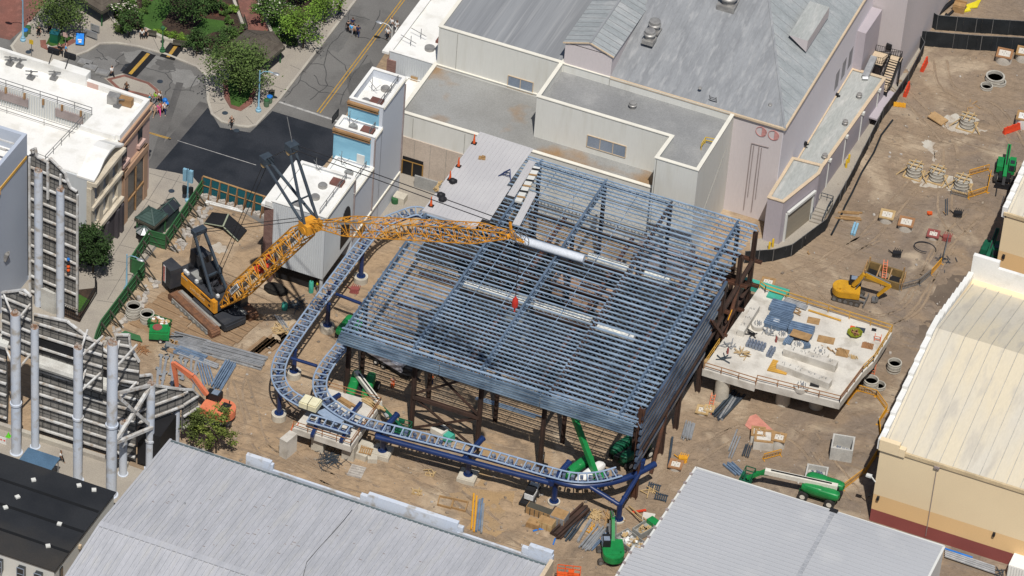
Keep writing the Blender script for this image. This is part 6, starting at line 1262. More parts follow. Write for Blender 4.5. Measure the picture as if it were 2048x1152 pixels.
# ---------------------------------------------------------------- steel lengths and lumber on the soil
bundle(340, 680, 412, 700, 12, .22, .16, 'galv', 'upper of two long galvanised purlin bundles left of the timber mats', rows=2); bundle(352, 700, 408, 720, 6, .24, .2, 'packblue', 'dark blue grey purlin bundle under the galvanised ones', rows=2)
bundle(358, 706, 438, 736, 3, .3, .3, 'galv', 'pale steel tube lengths beside the purlins', r=1); bundle(405, 695, 528, 728, 9, .26, .2, 'galv', 'longest galvanised purlin bundle reaching towards the track', rows=2); bundle(425, 712, 505, 732, 3, .3, .18, 'galv', 'short bright purlins next to the longest bundle')
bundle(404, 722, 418, 770, 5, .26, .2, 'packblue', 'narrow upright bundle right of the orange digger arm'); t_ = bundle(462, 728, 432, 778, 6, .24, .22, 'packblue', 'open web joist bundle lying alone', rows=2)
for i, (px, py) in enumerate(((322, 712), (333, 716), (343, 712), (352, 725), (362, 716), (372, 722), (383, 714), (394, 718), (316, 738), (330, 745), (345, 742), (392, 745))):
    a = P(px, py, .3); c = P(px-(8 if i % 2 else 2), py+R.uniform(32, 48), .2); b = B(); b.bar(a, c, .3, .3); b.bar(a+V((-.3, 0, .15)), a+V((.3, 0, .15)), .4, .06); b.bar(c+V((-.3, 0, .15)), c+V((.3, 0, .15)), .4, .06); one('steel_post', b, Mt['galv'], 'galvanised steel post in the loose row behind the orange digger arm', 'steel post', 'steel posts laid out behind the orange digger')
bundle(1110, 1075, 1172, 1018, 5, .34, .3, 'rustcol', 'brown channel bundle, largest in the yard under the curved track', rows=2); bundle(1133, 1082, 1178, 1022, 3, .3, .3, 'mast', 'dark grey channel bundle right of the brown one'); bundle(1156, 1085, 1182, 1042, 1, .45, .35, 'galv', 'single grey box beam in the yard'); bundle(1168, 1100, 1203, 1058, 5, .26, .2, 'galv', 'galvanised angle bundle left of the green mini excavator', rows=2); bundle(1180, 1098, 1212, 1066, 4, .22, .18, 'packblue', 'blue grey angle bundle beside the mini excavator')
bundle(1098, 1045, 1115, 1018, 2, .4, .3, 'rustcol', 'short rusty beam pair next to a plywood crate'); bundle(1433, 838, 1478, 790, 5, .34, .28, 'mast', 'dark long steel beams in front of the concrete platform', rows=1); bundle(1440, 842, 1468, 800, 2, .34, .3, 'galv', 'paler beams mixed with the dark ones before the platform')
bundle(1372, 880, 1380, 850, 5, .24, .3, 'galv', 'short galvanised bundle right of the hall corner', rows=2); bundle(1460, 910, 1476, 868, 3, .26, .3, 'galv', 'bundle of bent steel rods near the pink tarp', jit=.8); bundle(1490, 915, 1497, 893, 4, .2, .3, 'mast', 'short dark rod bundle near the pink tarp'); bundle(1455, 928, 1480, 950, 5, .24, .25, 'packblue', 'blue grey lengths beside the green lift basket')
bundle(1337, 935, 1344, 878, 1, .4, .4, 'mast', 'single dark beam leaning by the round pier'); bundle(955, 1065, 962, 1002, 2, .35, .3, 'packblue', 'pair of dark blue beams on the orange sand', jit=.4); bundle(962, 1068, 966, 1010, 1, .35, .25, 'galv', 'grey beam right of the dark blue pair')
bundle(945, 1063, 951, 992, 2, .28, .2, 'barrier', 'long yellow timber pair on the orange sand'); bundle(2008, 425 if 0 else 392, 2004, 410, 1, .1, .1, 'mast', 'loose dark rod before the telehandler'); bundle(1893, 432, 1892, 400, 2, .15, .12, 'mast', 'two thin dark rods on the soil'); bundle(1705, 472, 1712, 450, 2, .4, .35, 'lampblue', 'bright blue pipes stacked near the fence'); bundle(1680, 425, 1722, 428, 2, .2, .2, 'wood', 'upper timber lengths near the loading dock fence', jit=.6); bundle(1678, 437, 1720, 442, 3, .2, .2, 'wood', 'lower timber lengths near the loading dock fence', jit=.6); bundle(1885, 640 if 0 else 424, 1890, 430, 1, .1, .1, 'wood', 'tiny timber piece near the rods')
def heap(px, py, n, r, lb, mt, L=.9, th=.12, z=0, cat_='debris'):
    p = P(px, py, z); b = B()
    for i in range(n):
        a = R.random()*pi; c = p+V((R.gauss(0, r*.5), R.gauss(0, r*.5), .05+.25*R.random())); l = L*R.uniform(.4, 1); b.bar(c-V((cos(a), sin(a), .05))*l, c+V((cos(a), sin(a), .08))*l, th, th*.6)
    one('debris_heap', b, Mt[mt], lb, cat_)
heap(1188, 1032, 34, 1.0, 'heap of pale splintered lumber beside the brown channels', 'woodpale'); heap(1225, 1040, 20, .9, 'lumber lengths leaning behind the branching blue column', 'wood', 1.4); heap(660, 920, 70, 1.6, 'tangle of grey rebar before the small platform columns', 'mast', 1.1, .05); heap(560, 660, 26, 1.0, 'pile of broken timber beside the left track', 'woodpale'); heap(330, 720 if 0 else 700, 12, .8, 'dark scrap pieces between the green sheet and the posts', 'mast', .6)
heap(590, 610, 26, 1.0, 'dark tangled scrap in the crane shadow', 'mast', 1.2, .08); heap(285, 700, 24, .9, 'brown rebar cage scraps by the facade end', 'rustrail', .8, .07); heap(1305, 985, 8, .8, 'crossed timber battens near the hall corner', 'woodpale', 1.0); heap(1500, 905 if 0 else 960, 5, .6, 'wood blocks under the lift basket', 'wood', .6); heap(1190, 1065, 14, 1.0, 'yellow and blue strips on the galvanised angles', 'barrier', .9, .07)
heap(1890, 520, 14, 1.4, 'scattered dark hoses and stones on the soil', 'mast', .5, .08); heap(1615, 600 if 0 else 508, 3, .3, 'small litter by the fence end', 'wood', .3); heap(1945, 195 if 0 else 215, 6, 1.2, 'scattered timber on the soil right of the round form', 'wood', .8); heap(835, 985, 6, .5, 'short orange battens in the front sand', 'woodpale', .6); heap(860, 945 if 0 else 950, 4, .5, 'two orange battens near the column footing', 'woodpale', .6)
# crates and sheets by the branching column
for px, py, dx, dy, dz, lb, mt in ((1085, 1032, 4.2, 1.1, 1.1, 'long open plywood crate below the curved track', 'wood'), (1068, 1052, 1.6, 1.2, .8, 'small plywood box at the left of the crates', 'wood'), (1092, 1055, 2.0, 1.3, 1.2, 'square tan plywood crate between two others', 'woodpale'), (1118, 1045, 1.9, 1.9, 1.5, 'silver wrapped crate at the right of the row', 'galv')):
    p = P(px, py); t = thing('crate', p, lb, 'crate', 'crates in the front yard'); b = B(); b.ob(p, (dx, dy, dz), -.05); b.build('box', Mt[mt], t); b = B(); n = int(dx/.7)+1
    for i in range(n+1): x = -dx/2+dx*i/n; b.ob(p+V((x, -dy/2-.03, 0)), (.09, .05, dz), 0)
    b.ob(p+V((0, 0, dz)), (dx*.96, dy*.9, .05), -.05); b.build('battens', Mt['bracedark'] if dx > 3 else Mt['wood'], t)
b = B(); b.path([P(1066, 1060 if 0 else 1062, .1), P(1080, 1058, .12), P(1108, 1060, .1)], .12, 6); b.path([P(1106, 1090, .1), P(1110, 1078, .1), P(1118, 1072, .1)], .12, 6); one('blue_hose', b, MM('hose', (.02, .17, .55), rough=.5), 'bright blue hose curling round the crates', 'hose')
# timber mats under the crane
MG = 'timber mats under the crane'
k = 0
for i in range(10):
    for j_ in range(2):
        y = -31.6+1.28*i; x0 = -42.0+.35*i*.6+7.0*j_+R.uniform(-.3, .3)
        if i < 2 and j_ == 0: continue
        b = B()
        for q in range(4): b.ob((0, -.45+.3*q, 0), (6.6, .285, .16))
        for e in (-2.6, 2.6): b.ob((e, 0, .16), (.25, .5, .015))
        one_at('timber_mat', (x0+3.3, y, 0), b, Mt['mats'], 'brown timber crane mat laid across the yard around the crawler tracks', 'mat', MG, rz=-.16+R.uniform(-.02, .02))
for i in range(5):
    b = B()
    for q in range(4): b.ob((0, -.45+.3*q, 0), (6.4, .285, .16))
    one_at('timber_mat', (P(505+21*i, 702-9*i).x, P(505+21*i, 702-9*i).y, .0), b, Mt['mats'], 'brown timber crane mat laid towards the track, in the row turned away from the crane', 'mat', MG, rz=1.35)
# black boards with a pale joint (folded canopy) in the yard
t = thing('black_canopy', P(455, 460), 'big folded black canopy with a pale ridge lying in the yard', 'canopy'); q = [P(*p, z) for p, z in (((408, 446), .3), ((424, 424), .5), ((457, 428), 1.1), ((446, 453), 1.0), ((494, 460), .35), ((476, 482), .3))]
b = B(); b.ext([q[0], q[1], q[2], q[3]], (0, 0, -.12)); b.build('panel', Mt['dark'], t); b = B(); b.ext([q[3], q[2], q[4], q[5]], (0, 0, -.12)); b.build('panel', Mt['dark'], t)
b = B(); b.bar(q[3], q[2], .2, .1); b.bar(q[3], q[5], .12, .12); b.bar(q[0], q[3], .1, .1); b.build('ridge', MM('ridgepale', (.3, .33, .24), rough=.7), t)
# dumpster, sheets, ladder frame
t = thing('skip', P(319, 657), 'green skip heaped with mixed rubbish next to the rings', 'skip', rz=.0, local=True); b = B(); b.prism([(-1.3, -.7), (1.3, -.7), (1.3, .7), (-1.3, .7)], 0, 1.2)
b.strip([(-1.35, -.75), (1.35, -.75), (1.35, .75), (-1.35, .75)], .1, 1.1, 1.4, True); b.bar((-1.35, -.78, .7), (1.35, -.78, .7), .1); b.build('body', MM('skipgreen', (.02, .12, .035), rough=.6), t)
for nm, mt in (('rubbish', 'woodpale'), ('rubbish', 'signwhite'), ('rubbish', 'rustrail')):
    b = B()
    for i in range(12): b.ob((R.uniform(-1.1, 1.1), R.uniform(-.55, .55), 1.15+.1*R.random()), (.4, .25, .25), R.random()*3, (R.random(), 0, 0))
    b.build(nm, Mt[mt], t)
b = B(); b.ext([P(240, 668, .3), P(262, 678, .3), P(285, 684, .3), P(280, 672, .5), P(250, 662, .5)], (0, 0, .08)); one('green_sheet', b, Mt['hoardgreen'], 'flat green plywood sheet behind the facade end', 'sheet')
b = B(); a, c = P(555, 632, .3), P(578, 664, .2); 
for k in (-.45, 0, .45): b.bar(a+V((k, 0, 0)), c+V((k, 0, 0)), .1)
for i in range(12): q = a.lerp(c, i/11); b.bar(q-V((.45, 0, 0)), q+V((.45, 0, 0)), .07)
one('steel_grate', b, Mt['galv'], 'long grey steel ladder frame lying near the timber pile', 'frame')
for px, py, r, h, lb, mt in ((622, 584, .33, 1.8, 'teal upright cylinder below the white box corner', 'seagreen'), (569, 618, .4, 1.0, 'teal barrel in the scrap by the crane', 'seagreen'), (790, 405, .5, .9, 'dark green drum on a plinth by the brown door', 'hoardgreen')):
    t = thing('drum', P(px, py), lb, 'drum'); b = B(); b.lathe(P(px, py), [(r, 0), (r, h*.9), (r*.8, h), (0, h)], 14); b.build('barrel', Mt[mt], t, True); b = B(); b.cyl(P(px, py)+V((0, 0, h)), r*.2, .1, 8); b.build('cap', Mt['dark'], t)
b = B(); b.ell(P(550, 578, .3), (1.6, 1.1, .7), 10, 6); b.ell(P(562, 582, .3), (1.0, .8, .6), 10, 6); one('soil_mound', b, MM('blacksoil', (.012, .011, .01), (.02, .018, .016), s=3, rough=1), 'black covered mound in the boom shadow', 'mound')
b = B(); b.ob(P(800, 402), (1.6, 1.4, 1.0)); one('plinth_block', b, Mt['pedestal'], 'tan concrete plinth by the brown double door', 'plinth')
b = B(); q = P(870, 385); b.box((q.x-3, q.y-.2, 0), (q.x+1.5, q.y, 2.0)); one('grey_partition', b, MM('partition', (.32, .32, .31), rough=.5), 'grey glossy partition in front of the brown door', 'partition')
b = B()
for i in range(7): b.bar(P(845+3*i, 428-2*i, .2), P(880+4*i, 420-2*i, .2), .15, .08)
one('steel_lengths', b, Mt['galv'], 'row of grey steel lengths left of the white deck corner', 'steel bundle')
for i, (px, py) in enumerate(((935, 805 if 0 else 900), )): pass
b = B(); q = P(602, 918, .03); b.ob(P(713, 943, .02), (1.9, 2.2, .06), .1); 
for i in range(5): b.ob(P(713, 943, .08)+V((-.8+.4*i, 0, 0)), (.06, 2.1, .06), .1); b.ob(P(713, 943, .14)+V((0, -.9+.45*i, 0)), (1.8, .06, .05), .1)
one('steel_grid', b, Mt['rubble'], 'grey steel grid lying on the sand below the platform', 'grid')
for i, (px, py) in enumerate(((893, 1008), (922, 1014))):
    b = B(); b.strip([P(px-14, py-14), P(px+14, py-8), P(px+8, py+10), P(px-18, py+3)], .12, 0, .3, True); one('footing_form', b, Mt['wood'], ('left' if i == 0 else 'right')+' of two square wooden footing forms in the sand', 'form', 'wooden footing forms')
for px, py, lb in ((834, 985, 'small orange footing frame on the front sand'), (860, 950, 'small orange footing frame near the second column')):
    b = B(); b.strip([P(px-8, py-3), P(px+8, py), P(px+6, py+6), P(px-10, py+3)], .1, 0, .25, True); one('footing_form', b, Mt['woodpale'], lb, 'form')
for px, py, lb in ((732, 902, 'wooden pallet on a dark tarp beside the platform'), (1322, 995, 'small dark grating near the white roof edge'), (1308, 975, 'dark pallet below the crossed battens')):
    p = P(px, py, .1 if px > 1000 else .9); b = B()
    for i in range(6): b.ob(p+V((-.7+.28*i, 0, .1)), (.18, 1.3, .05), .2)
    for k in (-.5, .5): b.ob(p+V((0, k, 0)), (1.5, .12, .1), .2)
    one('pallet', b, Mt['wood'] if px < 1000 else Mt['mast'], lb, 'pallet')
b = B(); p = P(722, 905); b.prism([(p.x-1.6, p.y-1.2), (p.x+1.2, p.y-1.4), (p.x+1.8, p.y+1.2), (p.x-1, p.y+1.8)], 0, .85); b.ob(p+V((1.9, -.8, 0)), (1.2, 1, .7), .4); one('soil_block', b, Mt['pedestal'], 'pale earth block carrying a pallet beside the platform', 'block')
for px, py, lb in ((1275, 1080, 'low grey skip of mixed rubble beside the white roof'),):
    t = thing('rubble_skip', P(1262, 1090), lb, 'skip', rz=-.45, local=True); b = B(); b.strip([(-1.9, -1.1), (1.9, -1.1), (1.9, 1.1), (-1.9, 1.1)], .1, 0, .8, True); b.box((-1.9, -1.1, 0), (1.9, 1.1, .3)); b.build('body', Mt['steelgrey'], t)
    for mt in ('woodpale', 'signwhite', 'rubble'):
        b = B()
        for i in range(14): b.ob((R.uniform(-1.6, 1.6), R.uniform(-.9, .9), .45+.2*R.random()), (.5, .3, .25), R.random()*3, (R.random(), 0, 0))
        b.build('rubble', Mt[mt], t)
for px, py, lb, mt in ((1690, 870 if 0 else 1005, '', ''),): pass
for p_, q_, lb in (((1305, 1020), (1330, 1000), ''),): pass
b = B(); p = P(1296, 1045); b.ob(p, (1.5, 1.2, 1.1), .2); one('concrete_cube', b, Mt['slab'], 'pale concrete cube carrying leaning timbers near the hopper', 'block')
b = B(); b.bar(P(1258, 1012, .2), P(1292, 1040, 1.2), .16); b.bar(P(1252, 1015, .2), P(1285, 1042, 1.0), .14); one('leaning_timbers', b, Mt['woodpale'], 'long timbers leaning on the concrete cube', 'timber')
b = B(); b.bar(P(1262, 1025, .3), P(1292, 1020, .3), .3, .15); one('red_plank', b, Mt['barred'], 'red plank behind the concrete cube', 'plank')
# ---------------------------------------------------------------- machines
def inpl(o, ang, px, py):
    """where the sight line of a pixel meets the vertical plane through o with heading ang -> (x, z) in that plane"""
    v = ray(px, py); n = V((-sin(ang), cos(ang), 0)); t = (V(o)-CP).dot(n)/v.dot(n); p = CP+v*t-V(o); return (p.x*cos(ang)+p.y*sin(ang), p.z)
def arm(mb, pts, y, w_, hs):
    for i in range(len(pts)-1):
        (x0, z0), (x1, z1) = pts[i], pts[i+1]; d = V((x1-x0, 0, z1-z0)).normalized(); n = V((-d.z, 0, d.x)); h0, h1 = hs[i]/2, hs[i+1]/2
        a, c = V((x0, y, z0)), V((x1, y, z1)); mb.add([q+V((0, s_*w_/2, 0))+n*k for s_ in (-1, 1) for q, k in ((a, -h0), (c, -h1), (c, h1), (a, h0))], [(0,1,2,3),(7,6,5,4),(0,4,5,1),(1,5,6,2),(2,6,7,3),(3,7,4,0)])
def crawler(t, L, W, gap, h, a=0):
    for s_ in (-1, 1):
        b = B(); y0 = s_*gap; n = 10; pr = [(-L/2+h/2+h/2*cos(pi/2+pi*i/n), h/2+h/2*sin(pi/2+pi*i/n)) for i in range(n+1)]+[(L/2-h/2+h/2*cos(-pi/2+pi*i/n), h/2+h/2*sin(-pi/2+pi*i/n)) for i in range(n+1)]
        b.ext([V((x, y0-W/2, z)) for x, z in pr], (0, W, 0)); k = int(L/.22)
        for i in range(k): x = -L/2+.3+i*(L-.6)/k; b.box((x, y0-W/2-.02, h), (x+.1, y0+W/2+.02, h+.04))
        o = b.build('crawler', Mt['track'], t)
        b = B()
        for i in range(5): x = -L/2+h/2+i*(L-h)/4; b.tube((x, y0-W/2-.04, h/2), (x, y0+W/2+.04, h/2), h*.33, 10)
        b.build('roller', Mt['greyrail'], o)
        if a:
            for q in (o, *o.children): 
                if q is o: q.rotation_euler = (0, 0, a)
def excavator(px, py, ang, tang, sc_, paint, lb, pts, top='dark', cabside=1, blade=False):
    o = P(px, py); t = thing('excavator', o, lb, 'excavator', rz=ang, local=True)
    crawler(t, 4.0*sc_, .6*sc_, 1.15*sc_, .8*sc_, tang-ang)
    b = B(); b.cyl((0, 0, .6*sc_), .9*sc_, .5*sc_, 16); b.box((-.8*sc_, -.9*sc_, .35*sc_), (.8*sc_, .9*sc_, .7*sc_)); b.build('turntable', Mt['track'], t)
    z0, z1 = 1.0*sc_, 2.0*sc_; n = 10
    pr = [(1.5*sc_, -1.35*sc_), (1.5*sc_, 1.35*sc_), (-1.0*sc_, 1.4*sc_)]+[(-1.0*sc_-1.3*sc_*sin(pi*i/n), 1.4*sc_*cos(pi*i/n)) for i in range(1, n)]+[(-1.0*sc_, -1.4*sc_)]
    b = B(); b.prism(pr, z0, z1*.97); b.prism([(x*.96-.02, y*.95) for x, y in pr], z1*.97, z1); bd_ = b.build('house', paint, t)
    b = B(); b.box((-1.6*sc_, -.75*sc_, z1), (-.6*sc_, .9*sc_, z1+.08)); b.tube((-1.2*sc_, -.9*sc_, z1), (-1.2*sc_, -.9*sc_, z1+.35), .08, 8); b.build('engine_cover', Mt[top], bd_)
    y0, y1 = (.35*sc_, 1.35*sc_) if cabside > 0 else (-1.35*sc_, -.35*sc_)
    b = B(); b.prism([(-.15*sc_, y0), (1.5*sc_, y0), (1.5*sc_, y1), (-.15*sc_, y1)], z1*.7, [3.0*sc_, 2.85*sc_, 2.85*sc_, 3.0*sc_]); cb = b.build('cab', Mt['dark'], t)
    b = B(); b.box((1.5*sc_, y0+.1, 1.7*sc_), (1.53*sc_, y1-.1, 2.75*sc_)); b.box((.1*sc_, y1 if cabside > 0 else y0-.03, 1.8*sc_), (1.3*sc_, y1+.03 if cabside > 0 else y0, 2.75*sc_)); b.box((.1*sc_, y0+.1, 2.96*sc_), (.9*sc_, y1-.1, 3.0*sc_)); b.build('cab_glass', Mt['glassblue'], cb)
    q = [p if len(p) == 2 and p[0] < 20 else inpl(o, ang, *p) for p in pts]
    b = B(); arm(b, q[:3], -.1*cabside*sc_, .42*sc_, [.45*sc_, .75*sc_, .42*sc_]); bm_ = b.build('boom', paint, t)
    b = B(); (xa, za), (xb, zb), (xc, zc) = q[:3]; b.tube((xa+.4, .3*sc_, za-.2), (xb, .3*sc_, zb-.15), .08*sc_, 8); b.tube((xa+.4, -.5*sc_, za-.2), (xb, -.5*sc_, zb-.15), .08*sc_, 8); b.tube((xb, -.1*sc_, zb+.45*sc_), (xc, -.1*sc_, zc+.3*sc_), .1*sc_, 8); b.build('ram', Mt['greyrail'], bm_)
    b = B(); arm(b, q[2:4], -.1*cabside*sc_, .36*sc_, [.55*sc_, .3*sc_]); b.build('stick', paint, t)
    (xs, zs) = q[3]; (xt, zt) = q[4]; d = V((xt-xs, 0, zt-zs)).normalized(); n_ = V((-d.z, 0, d.x)); L = .95*sc_; a0 = V((xs, -.1*cabside*sc_, zs))
    if n_.x > 0: n_ = -n_
    b = B(); prf = [a0-n_*.1, a0+d*L*.6-n_*.35*sc_, a0+d*L-n_*.1*sc_, a0+d*L*1.1+n_*.45*sc_, a0+d*L*.8+n_*.5*sc_, a0+d*L*.7+n_*.05, a0+d*.3+n_*.15]
    b.ext([p-V((0, .5*sc_, 0)) for p in prf], (0, 1.0*sc_, 0)); b.build('bucket', Mt['greyrail'], t)
    if blade: b = B(); c = V((cos(tang-ang), sin(tang-ang), 0)); s_ = V((-c.y, c.x, 0)); b.bar(c*2.5*sc_-s_*1.4*sc_+V((0, 0, .35)), c*2.5*sc_+s_*1.4*sc_+V((0, 0, .35)), .12, .6); b.bar(c*1.2-s_*.5+V((0, 0, .5)), c*2.5*sc_-s_*.5+V((0, 0, .4)), .15); b.bar(c*1.2+s_*.5+V((0, 0, .5)), c*2.5*sc_+s_*.5+V((0, 0, .4)), .15); b.build('blade', Mt['greyrail'], t)
    return t
a1 = hd((1690, 578), (1765, 588))
excavator(1696, 596, a1, hd((1674, 590), (1718, 602)), .97, Mt['catyellow'], 'yellow excavator with curled bucket beside the open trench', [(1706, 570), (1730, 548), (1780, 570), (1755, 590), (1748, 604)], 'catyellow', 1, True)
a2 = hd((436, 830), (348, 800))
excavator(432, 836, a2, a2+.25, 1.12, Mt['exorange'], 'orange excavator with a raised folded arm beside the end of the long facade', [(415, 788), (385, 752), (348, 724), (355, 772), (362, 785)], 'dark', -1)
a3 = hd((1225, 1110), (1218, 1050))
excavator(1224, 1116, a3, hd((1200, 1120), (1248, 1120)), .95, Mt['machgreen'], 'green mini excavator with its arm reaching away from the camera', [(.9, 1.4), (3.0, 3.7), (5.0, 3.0), (4.6, 1.5), (4.3, 1.0)], 'machgreen', 1)
def wheel(t, x, y, r, w_=.4, nm='wheel'):
    b = B(); b.tube((x, y-w_/2, r), (x, y+w_/2, r), r, 18); o = b.build(nm, Mt['tyre'], t, True); b = B(); b.tube((x, y-w_/2-.02, r), (x, y+w_/2+.02, r), r*.5, 12); b.build('rim', Mt['boomwhite'], o)
def boomlift(px, py, ang, lb, pts, bcol, paint='machgreen', turn=None, bend=True, basket=True, white_cover=False, sc_=1.25):
    """4-wheel chassis; boom through photo points given as (px, py, z)"""
    o = P(px, py); t = thing('boom_lift', o, lb, 'boom lift', rz=ang, local=True)
    t.scale = (sc_,)*3; b = B(); b.box((-1.9, -.75, .5), (1.9, .75, 1.0)); b.box((-1.6, -1.1, .6), (-1.2, 1.1, .85)); b.box((1.2, -1.1, .6), (1.6, 1.1, .85)); b.build('chassis', Mt[paint], t)
    for x in (-1.4, 1.4):
        for y in (-1.15, 1.15): wheel(t, x, y, .55)
    ta = turn or 0; c, s_ = cos(ta), sin(ta); rt = lambda x, y: (x*c-y*s_, x*s_+y*c)
    pr = [(-2.3, -.6), (-2.0, -1.15), (1.2, -1.2), (1.8, -.8), (1.8, .8), (1.2, 1.2), (-2.0, 1.15), (-2.3, .6)]
    for y0, y1 in ((-1.2, -.32), (.32, 1.2)):
        q = [(-2.3, y0*.8), (-1.9, y0), (1.3, y0), (1.8, y0*.75), (1.8, y1*.9), (-2.3, y1)]
        b = B(); b.sup((*rt(-.25, (y0+y1)/2), 1.5), (2.05, .5, .5), q=Matrix.Rotation(ta, 3, 'Z')); b.sup((*rt(.5, (y0+y1)/2), 1.62), (1.1, .46, .46), q=Matrix.Rotation(ta, 3, 'Z')); cv = b.build('cover', Mt['white' if white_cover and y0 < 0 else paint], t, True); b = B(); b.ob((*rt(-.6, y0 if y0 < 0 else y1), 1.35), (.5, .06, .35), ta); b.ob((*rt(.4, y0 if y0 < 0 else y1), 1.4), (.8, .05, .12), ta); b.build('vent_grille', Mt['dark'], cv)
    b = B(); b.prism([rt(-2.3, -.3), rt(1.6, -.3), rt(1.6, .3), rt(-2.3, .3)], 1.0, 1.4); b.build('turret', Mt['dark'], t)
    mw = Matrix.Translation(o) @ Matrix.Rotation(ang, 4, 'Z') @ Matrix.Scale(sc_, 4); iv = mw.inverted(); q = [iv @ P(*p) for p in pts]
    b = B(); b.bar(q[0], q[1], .5, .5); bo_ = b.build('boom', Mt[bcol[0]], t)
    d = (q[1]-q[0]).normalized(); b = B(); b.bar(q[0]+d*.6+V((0, 0, .3)), q[0].lerp(q[1], .92)+V((0, 0, .3)), .12, .1); b.tube(q[0]-d*.2-V((0, 0, .1)), q[0]+d*3-V((0, 0, .45)), .1, 8); b.build('boom_ram', Mt['dark'], bo_)
    for i in range(1, len(q)-1):
        b = B(); b.bar(q[i]-(q[i]-q[i-1]).normalized()*1.2, q[i+1], .32, .32); b.build('fly_boom', Mt[bcol[min(i, len(bcol)-1)]], t)
    if basket:
        e = q[-1]; b = B(); b.ob(e-V((0, 0, .6)), (1.0, 2.2, .1)); rail(b, [e+V((x, y, -.55)) for x, y in ((-.5, -1.1), (.5, -1.1), (.5, 1.1), (-.5, 1.1), (-.5, -1.1))], 1.1, 1.1, .08); b.ob(e+V((.4, 0, .2)), (.25, .6, .3)); b.build('basket', Mt['machgreen2'], t)
    return t
boomlift(1638, 994, hd((1660, 1000), (1610, 985)), 'green boom lift with a long cream boom laid low towards the white roof', [(1675, 974, 2.6), (1530, 942, 3.0), (1512, 946, 2.4), (1494, 956, 1.6)], ('boomwhite', 'machgreen', 'machgreen'))
boomlift(722, 790, hd((705, 800), (735, 755)), 'green boom lift with a white boom stretching over the small platform', [(712, 745, 3.1), (760, 808, 3.3), (775, 835, 2.2), (800, 852, 1.2)], ('boomwhite', 'galv', 'machgreen2'), turn=.2)
boomlift(1170, 960, hd((1150, 955), (1195, 965)), 'green boom lift behind the curved track with its bright boom raised under the roof edge', [(1192, 950, 2.2), (1147, 830, 9.0), (1142, 812, 10)], ('machgreen', 'boomwhite'), turn=1.1, basket=False, white_cover=True)
boomlift(700, 668, hd((690, 676), (710, 653)), 'green boom lift mostly hidden under the track and the front left roof corner', [(705, 660, 2.0), (715, 645, 2.6)], ('machgreen', 'machgreen'), basket=False, sc_=.95)
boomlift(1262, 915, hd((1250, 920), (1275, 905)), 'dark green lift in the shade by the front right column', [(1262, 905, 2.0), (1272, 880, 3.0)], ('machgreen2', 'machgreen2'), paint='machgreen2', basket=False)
def telehandler(px, py, ang, lb, paint, forks=True, boomz=(1.6, 2.9)):
    t = thing('telehandler', P(px, py), lb, 'telehandler', rz=ang, local=True)
    b = B(); b.box((-2.4, -.8, .7), (2.2, .8, 1.3)); b.build('chassis', Mt['dark'], t)
    for x in (-1.6, 1.6):
        for y in (-1.15, 1.15): wheel(t, x, y, .68, .5)
    b = B(); b.prism([(-1.9, -1.25), (.7, -1.25), (.7, -.4), (-1.9, -.4)], 1.0, [1.75, 2.0, 2.0, 1.75]); b.box((-2.2, .4, 1.0), (-.9, 1.25, 1.8)); b.build('engine_cover', Mt[paint], t)
    b = B(); b.prism([(-.9, .35), (.8, .35), (.8, 1.25), (-.9, 1.25)], 1.0, [2.75, 2.6, 2.6, 2.75]); cb = b.build('cab', Mt[paint], t); b = B(); b.box((.8, .45, 1.6), (.83, 1.15, 2.5)); b.box((-.7, 1.25, 1.6), (.6, 1.28, 2.5)); b.box((-.2, .5, 2.69), (.5, 1.1, 2.73)); b.build('cab_glass', Mt['glassdark'], cb)
    b = B(); b.bar((-3.2, 0, boomz[1]), (2.4, 0, boomz[0]), .5, .55); bm_ = b.build('boom', Mt[paint], t); b = B(); b.bar((-2.9, 0, boomz[1]+.3), (1.8, 0, boomz[0]+.33), .2, .08); b.bar((2.3, 0, boomz[0]), (3.0, 0, .7), .4, .4); b.build('boom_head', Mt['dark'], bm_)
    b = B(); b.bar((2.9, -1.1, .5), (2.9, 1.1, .5), .2, .8); b.bar((3.0, -1.2, .2), (3.0, 1.2, .2), .15)
    if forks:
        for y in (-.75, .75): b.bar((3.0, y, .12), (4.9, y, .1), .16, .08)
    b.build('fork_carriage', Mt['dark'], t)
    return t
telehandler(2009, 352, hd((2014, 300), (2000, 385)), 'bright green telehandler with its forks towards the camera by the yellow barriers', 'machgreen')
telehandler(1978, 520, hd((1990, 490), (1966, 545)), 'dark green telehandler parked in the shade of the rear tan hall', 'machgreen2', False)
# smaller machines
t = thing('compressor', P(319, 678), 'green towed compressor with a round red mark on its lid', 'compressor', rz=.35, local=True); b = B(); b.prism([(-1.3, -.85), (1.3, -.85), (1.3, .85), (-1.3, .85)], .55, 1.5); b.prism([(-1.3, -.75), (1.1, -.75), (1.1, .75), (-1.3, .75)], 1.5, [1.75, 1.95, 1.95, 1.75]); bd_ = b.build('body', Mt['machgreen'], t)
b = B(); b.lathe((-.3, .1, 1.86), [(.62, -.03), (.62, .06), (.35, .06), (.35, .03), (0, .03)], 18); b.build('round_mark', Mt['redwall'], bd_); b = B(); b.box((-1.25, -.8, .35), (1.25, .8, .56)); b.bar((1.2, 0, .5), (3.0, .3, .45), .12); b.build('drawbar', Mt['dark'], t)
for y in (-.85, .85): wheel(t, .2, y, .34, .2)
b = B(); p = P(347, 688); b.ob(p, (1.5, 1.3, .3), .4); 
for i in range(10): b.ob(p+V((R.uniform(-.5, .5), R.uniform(-.4, .4), .3)), (.4, .2, .15), R.random()*3)
one('parts_crate', b, Mt['wood'], 'low open crate of small parts in front of the compressor', 'crate')
